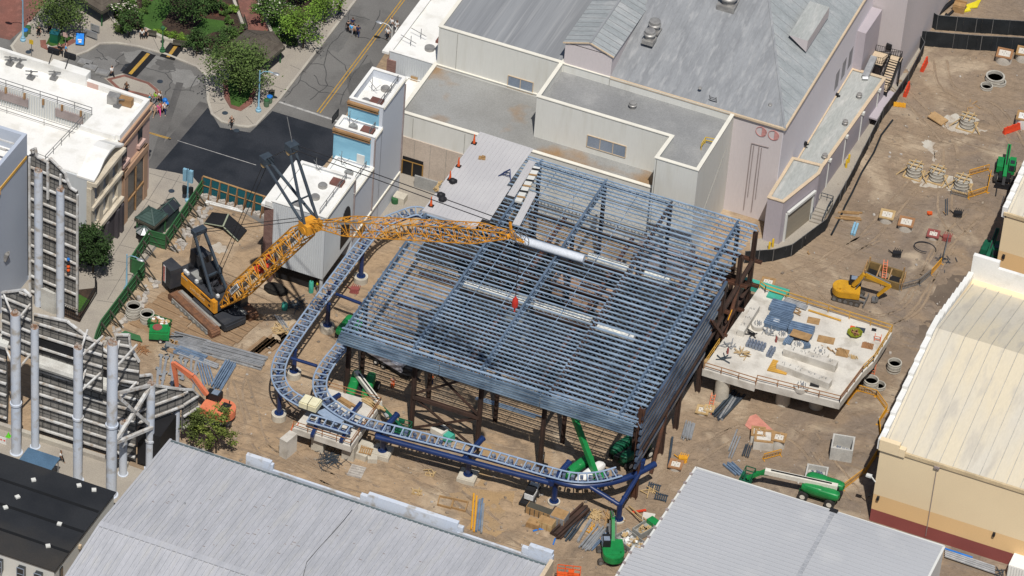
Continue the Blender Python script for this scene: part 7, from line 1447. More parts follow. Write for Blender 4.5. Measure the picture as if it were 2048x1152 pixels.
t = thing('covered_trailer', P(782, 732), 'dark trailer under a shiny silver tarpaulin behind the front columns', 'trailer', rz=hd((755, 712), (815, 748)), local=True); b = B(); b.box((-3.4, -1.1, .7), (3.6, 1.1, 1.1)); b.build('bed', Mt['dark'], t)
b = B(); n = 8
for i in range(n):
    x0, x1 = -3.4+6*i/n, -3.4+6*(i+1)/n; z0, z1 = 2.1+.25*sin(i*1.7), 2.1+.25*sin((i+1)*1.7); b.prism([(x0, -1.15), (x1, -1.15), (x1, 1.15), (x0, 1.15)], 1.1, [z0, z1, z1-.3, z0-.3])
b.build('tarpaulin', MM('silver', (.62, .62, .66), (.45, .45, .5), s=1.2, rough=.35, metal=.3), t)
b = B(); b.box((2.7, -.9, 1.1), (4.0, .9, 2.0)); b.bar((3.6, 0, .8), (5, 0, .5), .2); b.build('engine_box', Mt['dark'], t)
for x in (-1.6, -.4):
    for y in (-1.1, 1.1): wheel(t, x, y, .42, .3)
t = thing('scissor_lift', P(1134, 1180), 'orange scissor lift cut by the bottom frame edge', 'scissor lift', rz=.3, local=True); b = B(); b.box((-1.4, -.8, .4), (1.4, .8, .8)); b.build('base', Mt['coneorange'], t); b = B()
for s_ in (-.6, .6):
    for k in range(3): b.bar((-1.2, s_, .9+.4*k), (1.2, s_, 1.3+.4*k), .1); b.bar((1.2, s_, .9+.4*k), (-1.2, s_, 1.3+.4*k), .1)
b.build('scissor_arms', Mt['coneorange'], t); b = B(); b.box((-1.4, -.8, 2.1), (1.4, .8, 2.2)); rail(b, [(-1.4, -.8, 2.2), (1.4, -.8, 2.2), (1.4, .8, 2.2), (-1.4, .8, 2.2), (-1.4, -.8, 2.2)], 1.1, .9, .09); b.ob((.3, .2, 2.2), (.7, .5, .8)); b.build('platform', Mt['coneorange'], t)
for x in (-1, 1):
    for y in (-.8, .8): wheel(t, x, y, .3, .25)
t = thing('skid_loader', P(1062, 997), 'small white and black skid loader in the curved track shadow', 'skid loader', rz=hd((1068, 985), (1055, 1005)), local=True); b = B(); b.box((-1.2, -.6, .5), (.9, .6, 1.3)); b.prism([(-1.2, -.6), (-.2, -.6), (-.2, .6), (-1.2, .6)], 1.3, [1.7, 1.5, 1.5, 1.7]); b.build('body', Mt['signwhite'], t); b = B(); b.box((-.3, -.55, 1.3), (.8, .55, 1.95)); b.build('cab', Mt['dark'], t)
b = B(); b.bar((-1.1, .75, 1.4), (1.3, .75, .6), .16); b.bar((-1.1, -.75, 1.4), (1.3, -.75, .6), .16); b.ob((1.6, 0, .1), (.7, 1.7, .5)); b.build('bucket_arm', Mt['dark'], t)
for x in (-.7, .6):
    for y in (-.7, .7): wheel(t, x, y, .36, .28)
t = thing('mixer_trailer', P(884, 876), 'grey and teal tipping hopper machine behind the track between two columns', 'machine', rz=-.3, local=True); b = B(); b.prism([(-1.4, -.7), (.6, -.9), (.6, .9), (-1.4, .7)], .5, [1.3, 1.6, 1.6, 1.3]); b.build('hopper', Mt['boomwhite'], t); b = B(); b.box((.6, -.6, .4), (1.6, .6, 1.3)); b.build('engine_box', Mt['seagreen'], t); b = B(); b.prism([(-1.3, -.3), (.4, -.2), (.5, .3), (-1.2, .2)], 1.35, 1.62); b.build('load', Mt['dark'], t)
for y in (-.8, .8): wheel(t, .2, y, .35, .2)
t = thing('hopper', P(1286, 1068), 'green rimmed grey hopper full of rubbish beside the low skip', 'hopper', rz=1.15, local=True); b = B(); b.strip([(-1.2, -.7), (1.2, -.8), (1.4, .8), (-1.2, .7)], .1, .3, 1.2, True); b.box((-1.2, -.7, .3), (1.2, .7, .7)); b.build('bin', Mt['steelgrey'], t); b = B(); b.box((1.2, -.7, .4), (2.2, .7, 1.3)); b.build('engine_box', Mt['machgreen'], t)
b = B()
for i in range(14): b.ob((R.uniform(-.9, .9), R.uniform(-.5, .5), .75), (.4, .25, .2), R.random()*3)
b.build('rubbish', Mt['woodpale'], t)
t = thing('breaker_attachment', P(1305, 1070), 'black excavator attachment lying alone by the white roof edge', 'attachment', rz=1.2, local=True); b = B(); b.ob((0, 0, 0), (.6, 1.5, .5)); b.bar((0, 0, .4), (2.6, .1, .4), .3); b.ob((2.5, .1, .2), (.5, .5, .4)); b.build('body', Mt['dark'], t); b = B(); b.ob((-.4, -.5, 0), (.4, .4, .7)); b.ob((-.4, .5, 0), (.4, .4, .7)); b.build('claw', Mt['mast'], t)
t = thing('light_tower', P(1086, 935), 'thin light mast with two lamp boxes behind the curved track', 'light tower'); p = P(1086, 935); b = B(); b.bar(p, p+V((0, 0, 2.6)), .12); b.ob(p, (1, .8, .5)); b.build('mast', Mt['dark'], t); b = B(); b.ob(p+V((-.4, 0, 2.4)), (.6, .4, .5)); b.build('lamp', Mt['galv'], t); b = B(); b.ob(p+V((-.3, 0, 1.6)), (.6, .4, .5)); b.build('lamp', Mt['galv'], t)
for px, py, lb, mt in ((1893, 480, 'small red machine at the end of the barrier line', 'redwall'), (1915, 432, 'black finned grapple lying on the soil', 'dark'), (1793, 512, 'black tool with a wooden handle behind the trench', 'dark'), (592, 600 if 0 else 585, 'orange bundle', 'x'), (709, 584, 'small red generator near the second track footing', 'redwall'), (1365, 922, 'yellow tool frame beside the round pier', 'barrier')):
    if mt == 'x': continue
    p = P(px, py); b = B(); b.ob(p, (1.1, .7, .7), .4); 
    for i in range(5): b.bar(p+V((-.5+.25*i, -.5, .1)), p+V((-.4+.25*i, .5, .95)), .09)
    b.bar(p, p+V((-1.3, .3, .4)), .09); one('site_tool', b, Mt[mt], lb, 'tool')
b = B(); n = 22; c = P(1850, 497, .1); b.path([c+V((1.5*cos(2*pi*i/n*.85), 1.2*sin(2*pi*i/n*.85), .02*i)) for i in range(n)], .07, 5); one('hose_loop', b, Mt['cable'], 'thin dark hose loop on the soil', 'hose')
b = B(); b.ob(P(1859, 428), (.7, .5, .3), .4); b.ob(P(1859, 428, .3), (.4, .3, .15), .8); one('orange_bag', b, Mt['coneorange'], 'tiny orange bag on bare soil', 'bag')
b = B(); p = P(1872, 240); b.bar(P(1862, 228, .5), P(1890, 246, .3), 1.6, .15); b.bar(P(1862, 226, .2), P(1890, 250, .05), .3, .25); one('shutter_board', b, Mt['ply'], 'tan formwork panel tipped against the cement patch', 'formwork')
b = B(); q = [P(1930, 30 if 0 else 10, .2), P(1950, 3, .4), P(1965, -6, .2), P(1955, 14, .3), P(1938, 16, .15)]; b.ext(q, (0, 0, -.15)); one('yellow_tarp', b, MM('ytarp', (.62, .52, .02), (.55, .45, .02), s=1, rough=.7), 'bright yellow sheet at the top edge of the soil', 'tarp')
b = B(); q = [P(1925, 24, .2), P(1936, 13, .5), P(1942, 20, .2)]; b.ext(q, (0, 0, -.2)); one('yellow_scrap', b, Mt['ytarp'], 'small yellow piece beside the brown crate at the top', 'tarp')
p = P(1918, 20); b = B(); b.ob(p, (1.7, 1.6, 1.0), .1); b.ob(p+V((0, .6, 1)), (1.7, .2, .3), .1); b.ob(p+V((0, -.6, 1)), (1.7, .2, .2), .1); one('brown_crate', b, Mt['wood'], 'brown crate beyond the far black fence', 'crate')
b = B(); b.path([P(1862, 40, .2), P(1885, 20, .2), P(1905, 3, .2), P(1915, -10, .2)], .35, 8); b.path([P(1893, 28, .2), P(1890, 32, .2), P(1897, 30, .2), P(1906, 22, .3)], .2, 8); one('black_pipe', b, Mt['dark'], 'fat black pipe beyond the far black fence', 'pipe', smooth=True)
b = B(); b.path([P(1840, -5, .1), P(1842, 12, .1), P(1850, 18, .2), P(1862, 5, .1)], .07, 5); b.path([P(1862, 25, .1), P(1868, 8, .1), P(1852, 5, .2)], .07, 5); b.bar(P(1843, 2, .8), P(1866, 3, .8), 1, 1); one('blue_hoses', b, Mt['hose'], 'blue hoses and a crate at the top beside the mauve tower', 'hose')
# steel staircase on the mauve building
st = thing('steel_staircase', (29.5, 62, 0), 'black steel staircase with tan treads against the mauve tower', 'staircase')
S0 = V((27.6, 60.2, 0)); 
def plat(x0, y0, x1, y1, z):
    b = B(); b.box((x0, y0, z), (x1, y1, z+.08)); b.build('landing', Mt['tancoping'], st); b = B(); b.strip([(x0, y0), (x1, y0), (x1, y1), (x0, y1)], .1, z-.35, z-.01, True); b.build('landing_frame', Mt['dark'], st)
plat(27.6, 59.9, 31.4, 61.3, 2.6); plat(30.0, 64.3, 31.6, 65.4, 4.9); plat(27.6, 62.3, 29.6, 65.2, 4.9)
b = B()
for i in range(10): t_ = (i+.5)/10; b.box((30.1, 61.3+3.0*t_-.13, 2.65+2.25*t_), (31.5, 61.3+3.0*t_+.15, 2.7+2.25*t_))
b.build('treads', Mt['tancoping'], st)
b = B(); b.bar((30.05, 61.3, 2.5), (30.05, 64.3, 4.75), .12, .35); b.bar((31.55, 61.3, 2.5), (31.55, 64.3, 4.75), .12, .35)
for x, y, z in ((31.4, 60, 2.5), (27.7, 60, 2.5), (31.5, 65.3, 4.8), (29.5, 62.4, 4.8), (27.7, 62.4, 4.8)): b.bar((x, y, 0), (x, y, z), .16)
b.build('stringer', Mt['dark'], st)
b = B()
for pts in ([(27.7, 60, 2.7), (31.4, 60, 2.7), (31.5, 61.3, 2.7), (31.5, 64.3, 4.95), (31.5, 65.3, 4.95), (27.7, 65.1, 4.95)], [(30.1, 61.3, 2.7), (30.1, 64.3, 4.95), (29.5, 62.5, 4.95), (27.7, 62.4, 4.95)]): rail(b, pts, 1.1, .3, .05, (.1,))
b.build('railing', Mt['dark'], st)
t = thing('dock_ramp', P(1640, 430), 'small concrete loading stair with grey rails beside the roller door', 'stair'); p = P(1640, 432); b = B()
for i in range(4): b.ob((p.x, p.y-1.6+.5*i, 0), (1.8, .5, .25*(i+1)), 0)
b.ob((p.x, p.y+1.4, 0), (1.8, 2.2, 1.0)); b.build('steps', Mt['concrete'], t); b = B(); rail(b, [(p.x+.85, p.y-1.6, .3), (p.x+.85, p.y+.3, 1), (p.x+.85, p.y+2.4, 1), (p.x-.85, p.y+2.4, 1)], 1.0, 1, .07); rail(b, [(p.x-.85, p.y-1.6, .3), (p.x-.85, p.y+.3, 1)], 1.0, 1, .07); b.build('railing', Mt['mast'], t)
for px, py, lb in ((1538, 500, 'left of two yellow bollards at the mauve corner'), (1545, 494, 'right taller yellow bollard at the mauve corner'), (1692, 335, 'yellow bollard by the annex wall, nearer one'), (1697, 325, 'yellow bollard by the annex wall, farther one')): p = P(px, py); b = B(); b.lathe(p, [(.16, 0), (.16, 1.3), (.1, 1.4), (0, 1.42)], 10); one('bollard', b, Mt['yellow'], lb, 'bollard', 'yellow bollards', True)
# ---------------------------------------------------------------- street furniture
def lamp(px, py, h, lb, arm_=None, mt='lampblue', globe=False):
    p = P(px, py, .16); t = thing('street_lamp', p, lb, 'street lamp'); b = B(); b.lathe(p, [(.4, 0), (.42, .25), (.25, .4), (.28, .6), (.14, .8), (.1, h*.6), (.08, h)], 12); b.build('pole', Mt[mt], t, True)
    if arm_:
        b = B(); e = p+V((*arm_, h+.1)); b.path([p+V((0, 0, h-.6)), p+V((arm_[0]*.3, arm_[1]*.3, h+.05)), p+V((arm_[0]*.7, arm_[1]*.7, h+.2)), e], .06, 6); b.build('arm', Mt[mt], t, True); b = B(); b.ell(e+V((arm_[0]*.1, arm_[1]*.1, 0)), (.55, .3, .14), 10, 6); b.build('lamp_head', Mt['galv'], t, True)
    if globe: b = B(); b.lathe(p+V((0, 0, h)), [(.12, 0), (.28, .25), (.3, .6), (.05, .85)], 10); b.build('lamp_head', Mt[mt], t)
lamp(517, 222, 6.9, 'pale blue street lamp with a curved arm on the pavement point before the black asphalt', (2.1, .2)); lamp(46, 81, 7.4, 'pale blue lamp post at the top left beside the red brick paving', (-1.6, -1.0)); lamp(253, 580, 6.0, 'grey blue street lamp behind the green hoarding', (1.9, -.3)); lamp(325, 103, 3.6, 'short dark green lamp post on the park pavement', None, 'hoardgreen', True); lamp(782, 108 if 0 else 102, 4.2, 'white arm lamp sticking out by the white roofed building', (-1.8, 0), 'whitewall')
p = P(375, 402, .16); t = thing('traffic_signal', p, 'pale blue traffic signal pole with blue sign boards at the hoarding corner', 'traffic signal'); b = B(); b.lathe(p, [(.35, 0), (.35, .3), (.12, .5), (.1, 5.4)], 10); b.build('pole', Mt['lampblue'], t, True)
for x in (-.45, .45): b = B(); b.ob(p+V((x, 0, 3.3)), (.5, .35, 2.0)); b.build('sign_board', Mt['lampblue'], t)
b = B(); b.ob(p+V((-.4, -.1, 1.2)), (.45, .4, 1.2)); b.ob(p+V((.45, .1, 1.2)), (.45, .4, 1.2)); b.build('signal_head', Mt['dark'], t)
p = P(413, 540 if 0 else 540, .16)
def sign(px, py, h, w_, hh, lb, mt, post='greyrail', tilt=0):
    p = P(px, py, .16); t = thing('sign', p, lb, 'sign'); b = B(); b.bar(p, p+V((0, 0, h)), .08); b.build('post', Mt[post], t); b = B(); b.ob(p+V((0, -.06, h-hh)), (w_, .06, hh), 0, (tilt, 0, 0)); return t, b.build('board', Mt[mt], t), p
sign(63, 112, 2.8, .6, .7, 'yellow sign on a thin post seen edge on at the left kerb', 'yellow'); sign(131, 92, 2.3, .7, .7, 'small pink board sign at the corner lawn', 'pink'); 
p = P(160, 92, .16); t = thing('poster_stand', p, 'bright blue tilted poster stand on the plaza pavement', 'sign'); b = B(); b.ob(p+V((0, 0, .25)), (1.25, .12, 1.8), .35, (-.35, 0, 0)); b.build('frame', Mt['dark'], t); b = B(); b.ob(p+V((0, -.1, .35)), (1.1, .05, 1.6), .35, (-.35, 0, 0)); f = b.build('poster', MM('posterblue', (.03, .22, .75), (.05, .35, .85), s=1.5, rough=.4), t); b = B(); b.ob(p+V((.06, -.15, .7)), (.4, .03, .25), .35, (-.35, 0, 0)); b.ob(p+V((.02, -.13, 1.05)), (.55, .03, .2), .35, (-.35, 0, 0)); b.build('pale_blocks', Mt['text'], f)
for px, py, w_, lb in ((182, 78, 2.0, 'low grey display board behind the blue poster stand'), (190, 66, 1.4, 'small grey board behind the low display board')): b = B(); p = P(px, py, .16); b.ob(p+V((0, 0, .4)), (w_, .12, 1.0), -.1); b.ob(p+V((-w_*.4, 0, 0)), (.1, .1, .5)); b.ob(p+V((w_*.4, 0, 0)), (.1, .1, .5)); one('display_board', b, Mt['galv'], lb, 'board')
p = P(110, 82, .24); t = thing('utility_cabinet', p, 'dark green utility cabinet on the corner lawn', 'cabinet'); b = B(); b.ob(p, (1.2, 1.1, 1.5), .1); b.build('body', Mt['machgreen2'], t); b = B(); b.ob(p+V((0, 0, 1.5)), (1.3, 1.2, .12), .1); b.build('lid', Mt['teal'], t)
for px, py, lb, top in ((50, 72, 'green bin with a blue lid left at the lamp post', 'hose'), (56, 66, 'green bin behind the blue lidded one at the lamp post', 'hoardgreen'), (533, 212, 'nearest of three green bins by the kerb', 'hoardgreen'), (539, 205, 'green bin with a bright blue top by the kerb', 'hose'), (543, 195, 'farthest of three bins by the kerb', 'bracedark')): p = P(px, py, .16); t = thing('litter_bin', p, lb, 'bin', 'green litter bins'); b = B(); b.lathe(p, [(.36, 0), (.42, .9), (.4, 1.0)], 12); b.build('body', MM('bin', (.10, .17, .10), (.08, .13, .08), s=3, rough=.7) if 'bin' not in Mt else Mt['bin'], t, True); b = B(); b.lathe(p+V((0, 0, 1.0)), [(.42, 0), (.4, .12), (.15, .22), (0, .2)], 12); b.build('lid', Mt[top], t, True)
for px, py, lb in ((57, 104, 'manhole at the left kerb corner'), (320, 163, 'manhole in the plaza asphalt'), (450, 226, 'manhole on the pavement point'), (343, 382, 'manhole on the side pavement'), (473, 261, 'manhole in the black asphalt edge')): b = B(); b.cyl(P(px, py, .03 if 'asphalt' in lb else .165), .42, .012, 18); b.cyl(P(px, py, .04 if 'asphalt' in lb else .177), .3, .012, 14); one('manhole_cover', b, Mt['mast'], 'round iron '+lb, 'manhole cover', 'manhole covers')
for px, py, q, lb in ((296, 72, (312, 75), 'bench by the planter wall with two people'), (345, 92, (385, 97), 'bench along the planter wall behind the lamp'), (485, 40, (492, 62), 'left bench on the brick path'), (515, 15, (522, 32), 'right bench on the brick path')):
    a, c = P(px, py, .16), P(*q, .16); t = thing('bench', a, lb, 'bench', 'dark park benches'); b = B(); b.bar(a+V((0, 0, .45)), c+V((0, 0, .45)), .5, .08); b.build('seat', Mt['bracedark'], t); d = (c-a).normalized(); s_ = V((-d.y, d.x, 0))*.25; b = B(); b.bar(a+s_+V((0, 0, .75)), c+s_+V((0, 0, .75)), .06, .4); b.build('backrest', Mt['bracedark'], t)
    for u_ in (a, c): b = B(); b.bar(u_-s_, u_+s_+V((0, 0, .0)), .1, .1); b.bar(u_, u_+V((0, 0, .45)), .1); b.build('leg', Mt['dark'], t)
def pavilion(c, r, z0, z1, n, lb, nm='pavilion', rot=0, mt='shingle'):
    c = V(c); t = thing(nm, c, lb, 'pavilion'); pts = [c+V((r*cos(2*pi*i/n+rot), r*sin(2*pi*i/n+rot), z0)) for i in range(n)]; b = B()
    for i in range(n):
        a, q = pts[i], pts[(i+1) % n]; ap = c+V((0, 0, z1)); b.face(a, q, ap)
        for f in (.2, .4, .6, .8): b.bar(a.lerp(ap, f), q.lerp(ap, f), .1, .05)
        b.bar(a, ap, .16, .1)
    b.build('roof', Mt[mt], t); b = B(); b.strip([(p.x, p.y) for p in pts], .12, z0-.35, z0, True); b.build('fascia', Mt['bracedark'], t)
    for i in range(n): q = c+(pts[i]-c)*.85; b = B(); b.bar((q.x, q.y, c.z), (q.x, q.y, z0+.1), .18); b.build('post', Mt['hoardgreen'], t)
    return t
MM('shingle', (.10, .085, .068), (.075, .062, .05), s=.8, rough=.95)
pavilion(P(515, 122, .16), 3.7, 2.9, 4.5, 6, 'brown shingled six sided pavilion roof beside the street kerb', rot=.35); pavilion(P(185, 30, .16)+V((.5, 2, 0)), 4.8, 3.0, 5.2, 4, 'brown roofed pavilion at the top left behind the dark tree', rot=.45)
k = pavilion(P(302, 466, .16), 2.2, 2.9, 4.1, 4, 'dark green kiosk with a domed square roof behind the hoarding', 'kiosk', rot=.62, mt='kioskg') if MM('kioskg', (.05, .085, .075), (.035, .06, .055), s=.8, rough=.5) else 0
c = P(302, 466, .16); b = B(); b.ob(c, (2.4, 2.4, 2.8), -.15); b.build('booth', Mt['kioskg'], k)
c = P(328, 448, .16); t = thing('green_glass_house', c, 'long dark green glazed stall next to the domed kiosk', 'stall'); b = B(); b.ob(c, (1.9, 4.2, 2.1), -.15); b.build('base', Mt['kioskg'], t); b = B(); q = Matrix.Rotation(-.15, 3, 'Z')
b.add([c+q @ V(v) for v in ((-1.1, -2.2, 2.1), (1.1, -2.2, 2.1), (0, -2, 3), (-1.1, 2.2, 2.1), (1.1, 2.2, 2.1), (0, 2, 3))], [(0, 1, 2), (3, 5, 4), (0, 2, 5, 3), (1, 4, 5, 2)]); rf = b.build('roof', Mt['glassdark'], t); b = B()
for y in (-2.2, -.7, .8, 2.2): b.bar(c+q @ V((-1.12, y, 2.12)), c+q @ V((0, y, 3.03)), .12); b.bar(c+q @ V((1.12, y, 2.12)), c+q @ V((0, y, 3.03)), .12)
b.bar(c+q @ V((0, -2.2, 3.05)), c+q @ V((0, 2.2, 3.05)), .15); b.build('glazing_bar', Mt['kioskg'], rf)
c = P(288, 482, .16); t = thing('round_stand', c, 'small dark round kiosk with a spoked glass top', 'kiosk'); b = B(); b.cyl(c, .8, 1.8, 8); b.build('base', Mt['dark'], t); b = B(); b.lathe(c+V((0, 0, 1.8)), [(1.15, 0), (0, .7)], 8); b.build('roof', Mt['galv'], t); b = B()
for i in range(8): b.bar(c+V((1.15*cos(i*pi/4), 1.15*sin(i*pi/4), 1.85)), c+V((0, 0, 2.55)), .1)
b.build('spokes', Mt['kioskg'], t)
# iron fence with lawn beside the tall facade
struct('side_lawn', sheet([P(*p, .18) for p in ((150, 600), (152, 585), (180, 600), (165, 622), (152, 625))], .18), Mt['lawn'])
struct('side_mulch', sheet([P(*p, .17) for p in ((70, 590), (150, 580), (195, 575), (160, 645), (70, 612))], .17), Mt['mulch'])
b = B(); pts = [P(*p, .16) for p in ((68, 608), (110, 622), (160, 644), (194, 588), (190, 572))]
for a, c in zip(pts, pts[1:]):
    n = max(2, round((c-a).length/.3))
    for i in range(n+1): q = a.lerp(c, i/n); b.bar(q, q+V((0, 0, 1.9)), .04)
    for z in (.3, 1.5, 1.85): b.bar(a+V((0, 0, z)), c+V((0, 0, z)), .06)
one('iron_fence', b, Mt['dark'], 'black iron fence round the small lawn by the tall facade', 'fence')
t, bd_, p = sign(6, 885, 1.1, 1.0, 1.1, 'small white notice with red marks standing by the alley wall', 'signwhite'); t.location.z = 0
for x in (-.2, .25): b = B(); b.ob(p+V((x, -.1, .55)), (.25, .04, .18)); b.build('red_mark', Mt['barred'], bd_)
p = P(17, 873, .02); t = thing('green_cone', p, 'bright green cone beside the white notice in the alley', 'cone'); b = B(); b.tube(p, p+V((0, 0, .7)), .28, 12, .05); b.build('body', MM('limecone', (.12, .55, .03), rough=.5), t, True); b = B(); b.ob(p, (.6, .6, .06)); b.build('base', Mt['limecone'], t)
p = P(413, 538, 5); t = thing('hanging_lights', V((-48.1, -31.1, 0)), 'small vertical light fixture with coloured lamps on the tall facade edge', 'light fixture'); b = B(); v = ray(137, 528); c = CP+v*((-31.0-CP.y)/v.y); b.bar(c-V((0, 0, 1.6)), c+V((0, 0, 1.4)), .12); b.build('bracket', Mt['greyrail'], t)
for i, mt in enumerate(('coneorange', 'coneorange', 'dark', 'hose')): b = B(); b.ball(c+V((.05, -.15, -.9+.6*i)), .24, 8); b.build('lamp', Mt[mt], t, True)
# ---------------------------------------------------------------- trees
LV = {}
def leafmats(n, c):
    if n not in LV: LV[n] = [mat('leaf_'+n+str(i), tuple(v*f for v in c), None, s=1, rough=.75, fine=.2, spec=.2) for i, f in enumerate((.6, 1, 1.5))]
    return LV[n]
MM('bark', (.075, .058, .042), (.05, .04, .03), s=2, rough=1); MM('blossom', (.62, .60, .50), (.5, .45, .38), s=3, rough=.8)
def tree(px, py, h, r, lb, c=(.05, .09, .022), kind='round', n=1700, z=.16, lf=.32, grp=None, blossom=0, nm='tree', dense=.62):
    p = P(px, py, z); t = thing(nm, p, lb, 'tree' if nm != 'shrub' else 'shrub', grp); rr = random.Random(int(px*7+py)); b = B(); th = h*(.5 if kind != 'cone' else .85)
    b.tube(p, p+V((.1, .1, th)), .035*h*.6, 8, .018*h*.5); nb = 8; cl = []
    for i in range(nb):
        a = i*2.4; z0 = h*(.25+.3*i/nb); e = p+V((r*.6*cos(a), r*.6*sin(a), z0+h*.25))
        if kind != 'cone': b.tube(p+V((.05, .05, z0)), e, .05, 5, .02)
    b.build('trunk', Mt['bark'], t)
    b = B(); ncl = max(10, int(n/55))
    for i in range(ncl):
        for _ in range(20):
            u_ = V((rr.uniform(-1, 1), rr.uniform(-1, 1), rr.uniform(-1, 1)))
            if .25 < u_.length < 1: break
        if kind == 'cone':
            q = rr.random()**.8; a = rr.random()*6.28; w_ = r*(1-q)*rr.uniform(.4, 1)+.1; c0 = p+V((w_*cos(a), w_*sin(a), h*(.12+.86*q))); cr_ = .16*r+.3
        elif kind == 'pine':
            a = rr.random()*6.28; q = rr.random(); w_ = r*rr.uniform(.2, 1)*(1-.4*q); c0 = p+V((w_*cos(a), w_*sin(a), h*(.3+.68*q))); cr_ = .55
        else:
            lob = 1+.25*sin(3*math.atan2(u_.y, u_.x)+px); c0 = p+V((u_.x*r*lob*.85, u_.y*r*lob*.85, h*.62+u_.z*h*.36)); cr_ = .26*r
        m0 = rr.choice((0, 1, 1, 2)) 
        for k in range(55):
            g_ = V((rr.gauss(0, 1), rr.gauss(0, 1), rr.gauss(0, .75)))*cr_*.55; o = c0+g_
            if o.z < p.z+.05: continue
            s0 = lf*rr.uniform(.6, 1.25); d1 = V((rr.uniform(-1, 1), rr.uniform(-1, 1), rr.uniform(-.6, .6))).normalized(); d2 = d1.cross(V((rr.uniform(-.4, .4), rr.uniform(-.4, .4), 1))).normalized()
            b.k = 3 if (blossom and rr.random() < blossom and (g_.z > 0)) else max(0, min(2, m0+rr.choice((-1, 0, 0, 1))))
            b.add([o-d1*s0*.5, o+d2*s0*.32, o+d1*s0*.5, o-d2*s0*.32], [(0, 1, 2, 3)])
    ms = leafmats(str(c), c)+[Mt['blossom']]; cw = MB(); cw.v, cw.f, cw.m = b.v, b.f, b.m
    me = bpy.data.meshes.new('crown'); me.from_pydata([V(v)-p for v in b.v], [], b.f); [me.materials.append(m_) for m_ in ms]; me.polygons.foreach_set('material_index', b.m); o = bpy.data.objects.new('crown', me); col.objects.link(o); o.parent = t
    return t
TG = 'trees in the park and on the pavements'; dk = (.04, .078, .02); md = (.065, .12, .025); br = (.11, .19, .025); ol = (.075, .115, .03)
tree(122, 62, 7.5, 4.2, 'largest dark spreading tree at the top left over the plaza', ol, n=4600, grp=TG); tree(258, 72, 4.8, 1.9, 'small dark tree in a square pit left of the lawn bench', dk, n=1100, grp=TG); tree(368, 50, 8.0, 3.6, 'dense dark tree on the round mulch bed of the lawn', dk, n=2800, grp=TG)
tree(393, 112, 5.0, 2.0, 'small pointed tree in a square pit before the planter wall', dk, 'cone', n=1400, grp=TG); tree(480, 188, 8.2, 4.6, 'big pale green tree on the lawn tongue by the black asphalt', ol, n=6000, grp=TG); tree(548, 52, 5.4, 3.0, 'white flowering tree beside the brown pavilion', md, n=2000, blossom=.14, grp=TG)
tree(606, 96, 7.2, 3.4, 'bright yellow green tree at the street kerb', br, n=2400, grp=TG); tree(648, 45, 6.2, 2.8, 'bright green tree beyond the kerb tree near the street', br, n=1600, grp=TG); tree(246, 40, 4.4, 2.2, 'white blossoming small tree beside the lawn', md, n=1400, blossom=.22, grp=TG); tree(425, 30, 3.8, 1.4, 'dark cone shaped conifer in the red planting bed', dk, 'cone', n=1200, grp=TG)
tree(186, 545, 7.8, 3.1, 'round very dark tree between the tall facade and the ornate front', (.026, .052, .014), n=4200, grp=TG); tree(432, 905, 7.2, 2.6, 'wispy pine behind the grey ribbed roof, right one', (.12, .15, .03), 'pine', n=1700, z=0, grp=TG); tree(392, 890, 5.6, 2.1, 'wispy pine in front of the orange excavator, left one', (.095, .125, .03), 'pine', n=1700, z=0, grp=TG); tree(595, 12, 6.0, 3.2, 'bushy green tree at the top edge beside the brick path', md, n=1800, blossom=.04, grp=TG)
SG = 'shrubs in the park beds'
for i, (px, py, h, r, lb, c) in enumerate(((436, 92, 1.9, 2.2, 'wide dark shrub left of the brown pavilion', dk), (452, 78, 1.7, 1.8, 'dark shrub behind the wide one', dk), (428, 112, 1.5, 1.5, 'dark shrub in front of the wide one by the planter wall', dk), (470, 70, 1.6, 1.5, 'shrub at the end of the brick path wall', md), (340, 74, .8, 1.2, 'low light shrub along the planter wall', br), (318, 68, .7, 1.0, 'low light shrub left along the planter wall', br), (365, 82, .8, 1.1, 'low light shrub right along the planter wall', br),
    (446, 18, 1.1, .8, 'small round shrub nearest the red bed, upper', md), (450, 32, 1.1, .8, 'small round shrub nearest the red bed, middle', md), (456, 46, 1.1, .8, 'small round shrub nearest the red bed, lower', md), (466, 25, .9, 1.0, 'bright ground shrub along the path wall', br), (405, 8, 1.2, 1.0, 'dark shrub at the top edge of the red bed', dk), (285, 28, 1.0, .9, 'little shrub at the left edge of the lawn', md), (290, 10, 1.1, 1.0, 'little shrub at the top left of the lawn', md), (560, 82, 1.8, 1.7, 'flowering shrub right of the pavilion', md), (535, 85, 1.4, 1.3, 'shrub above the pavilion roof', md), (580, 108 if 0 else 90, 1.3, 1.3, 'low shrub beside the kerb tree', md), (530, 20, 2.2, 2.0, 'tall shrub right of the brick path', md), (240, 62, 1.3, 1.4, 'reddish shrub beside the small blossoming tree', ol))): tree(px, py, h, r, lb, c, n=520, lf=.26, grp=SG, nm='shrub', blossom=.12 if 'flower' in lb else 0)
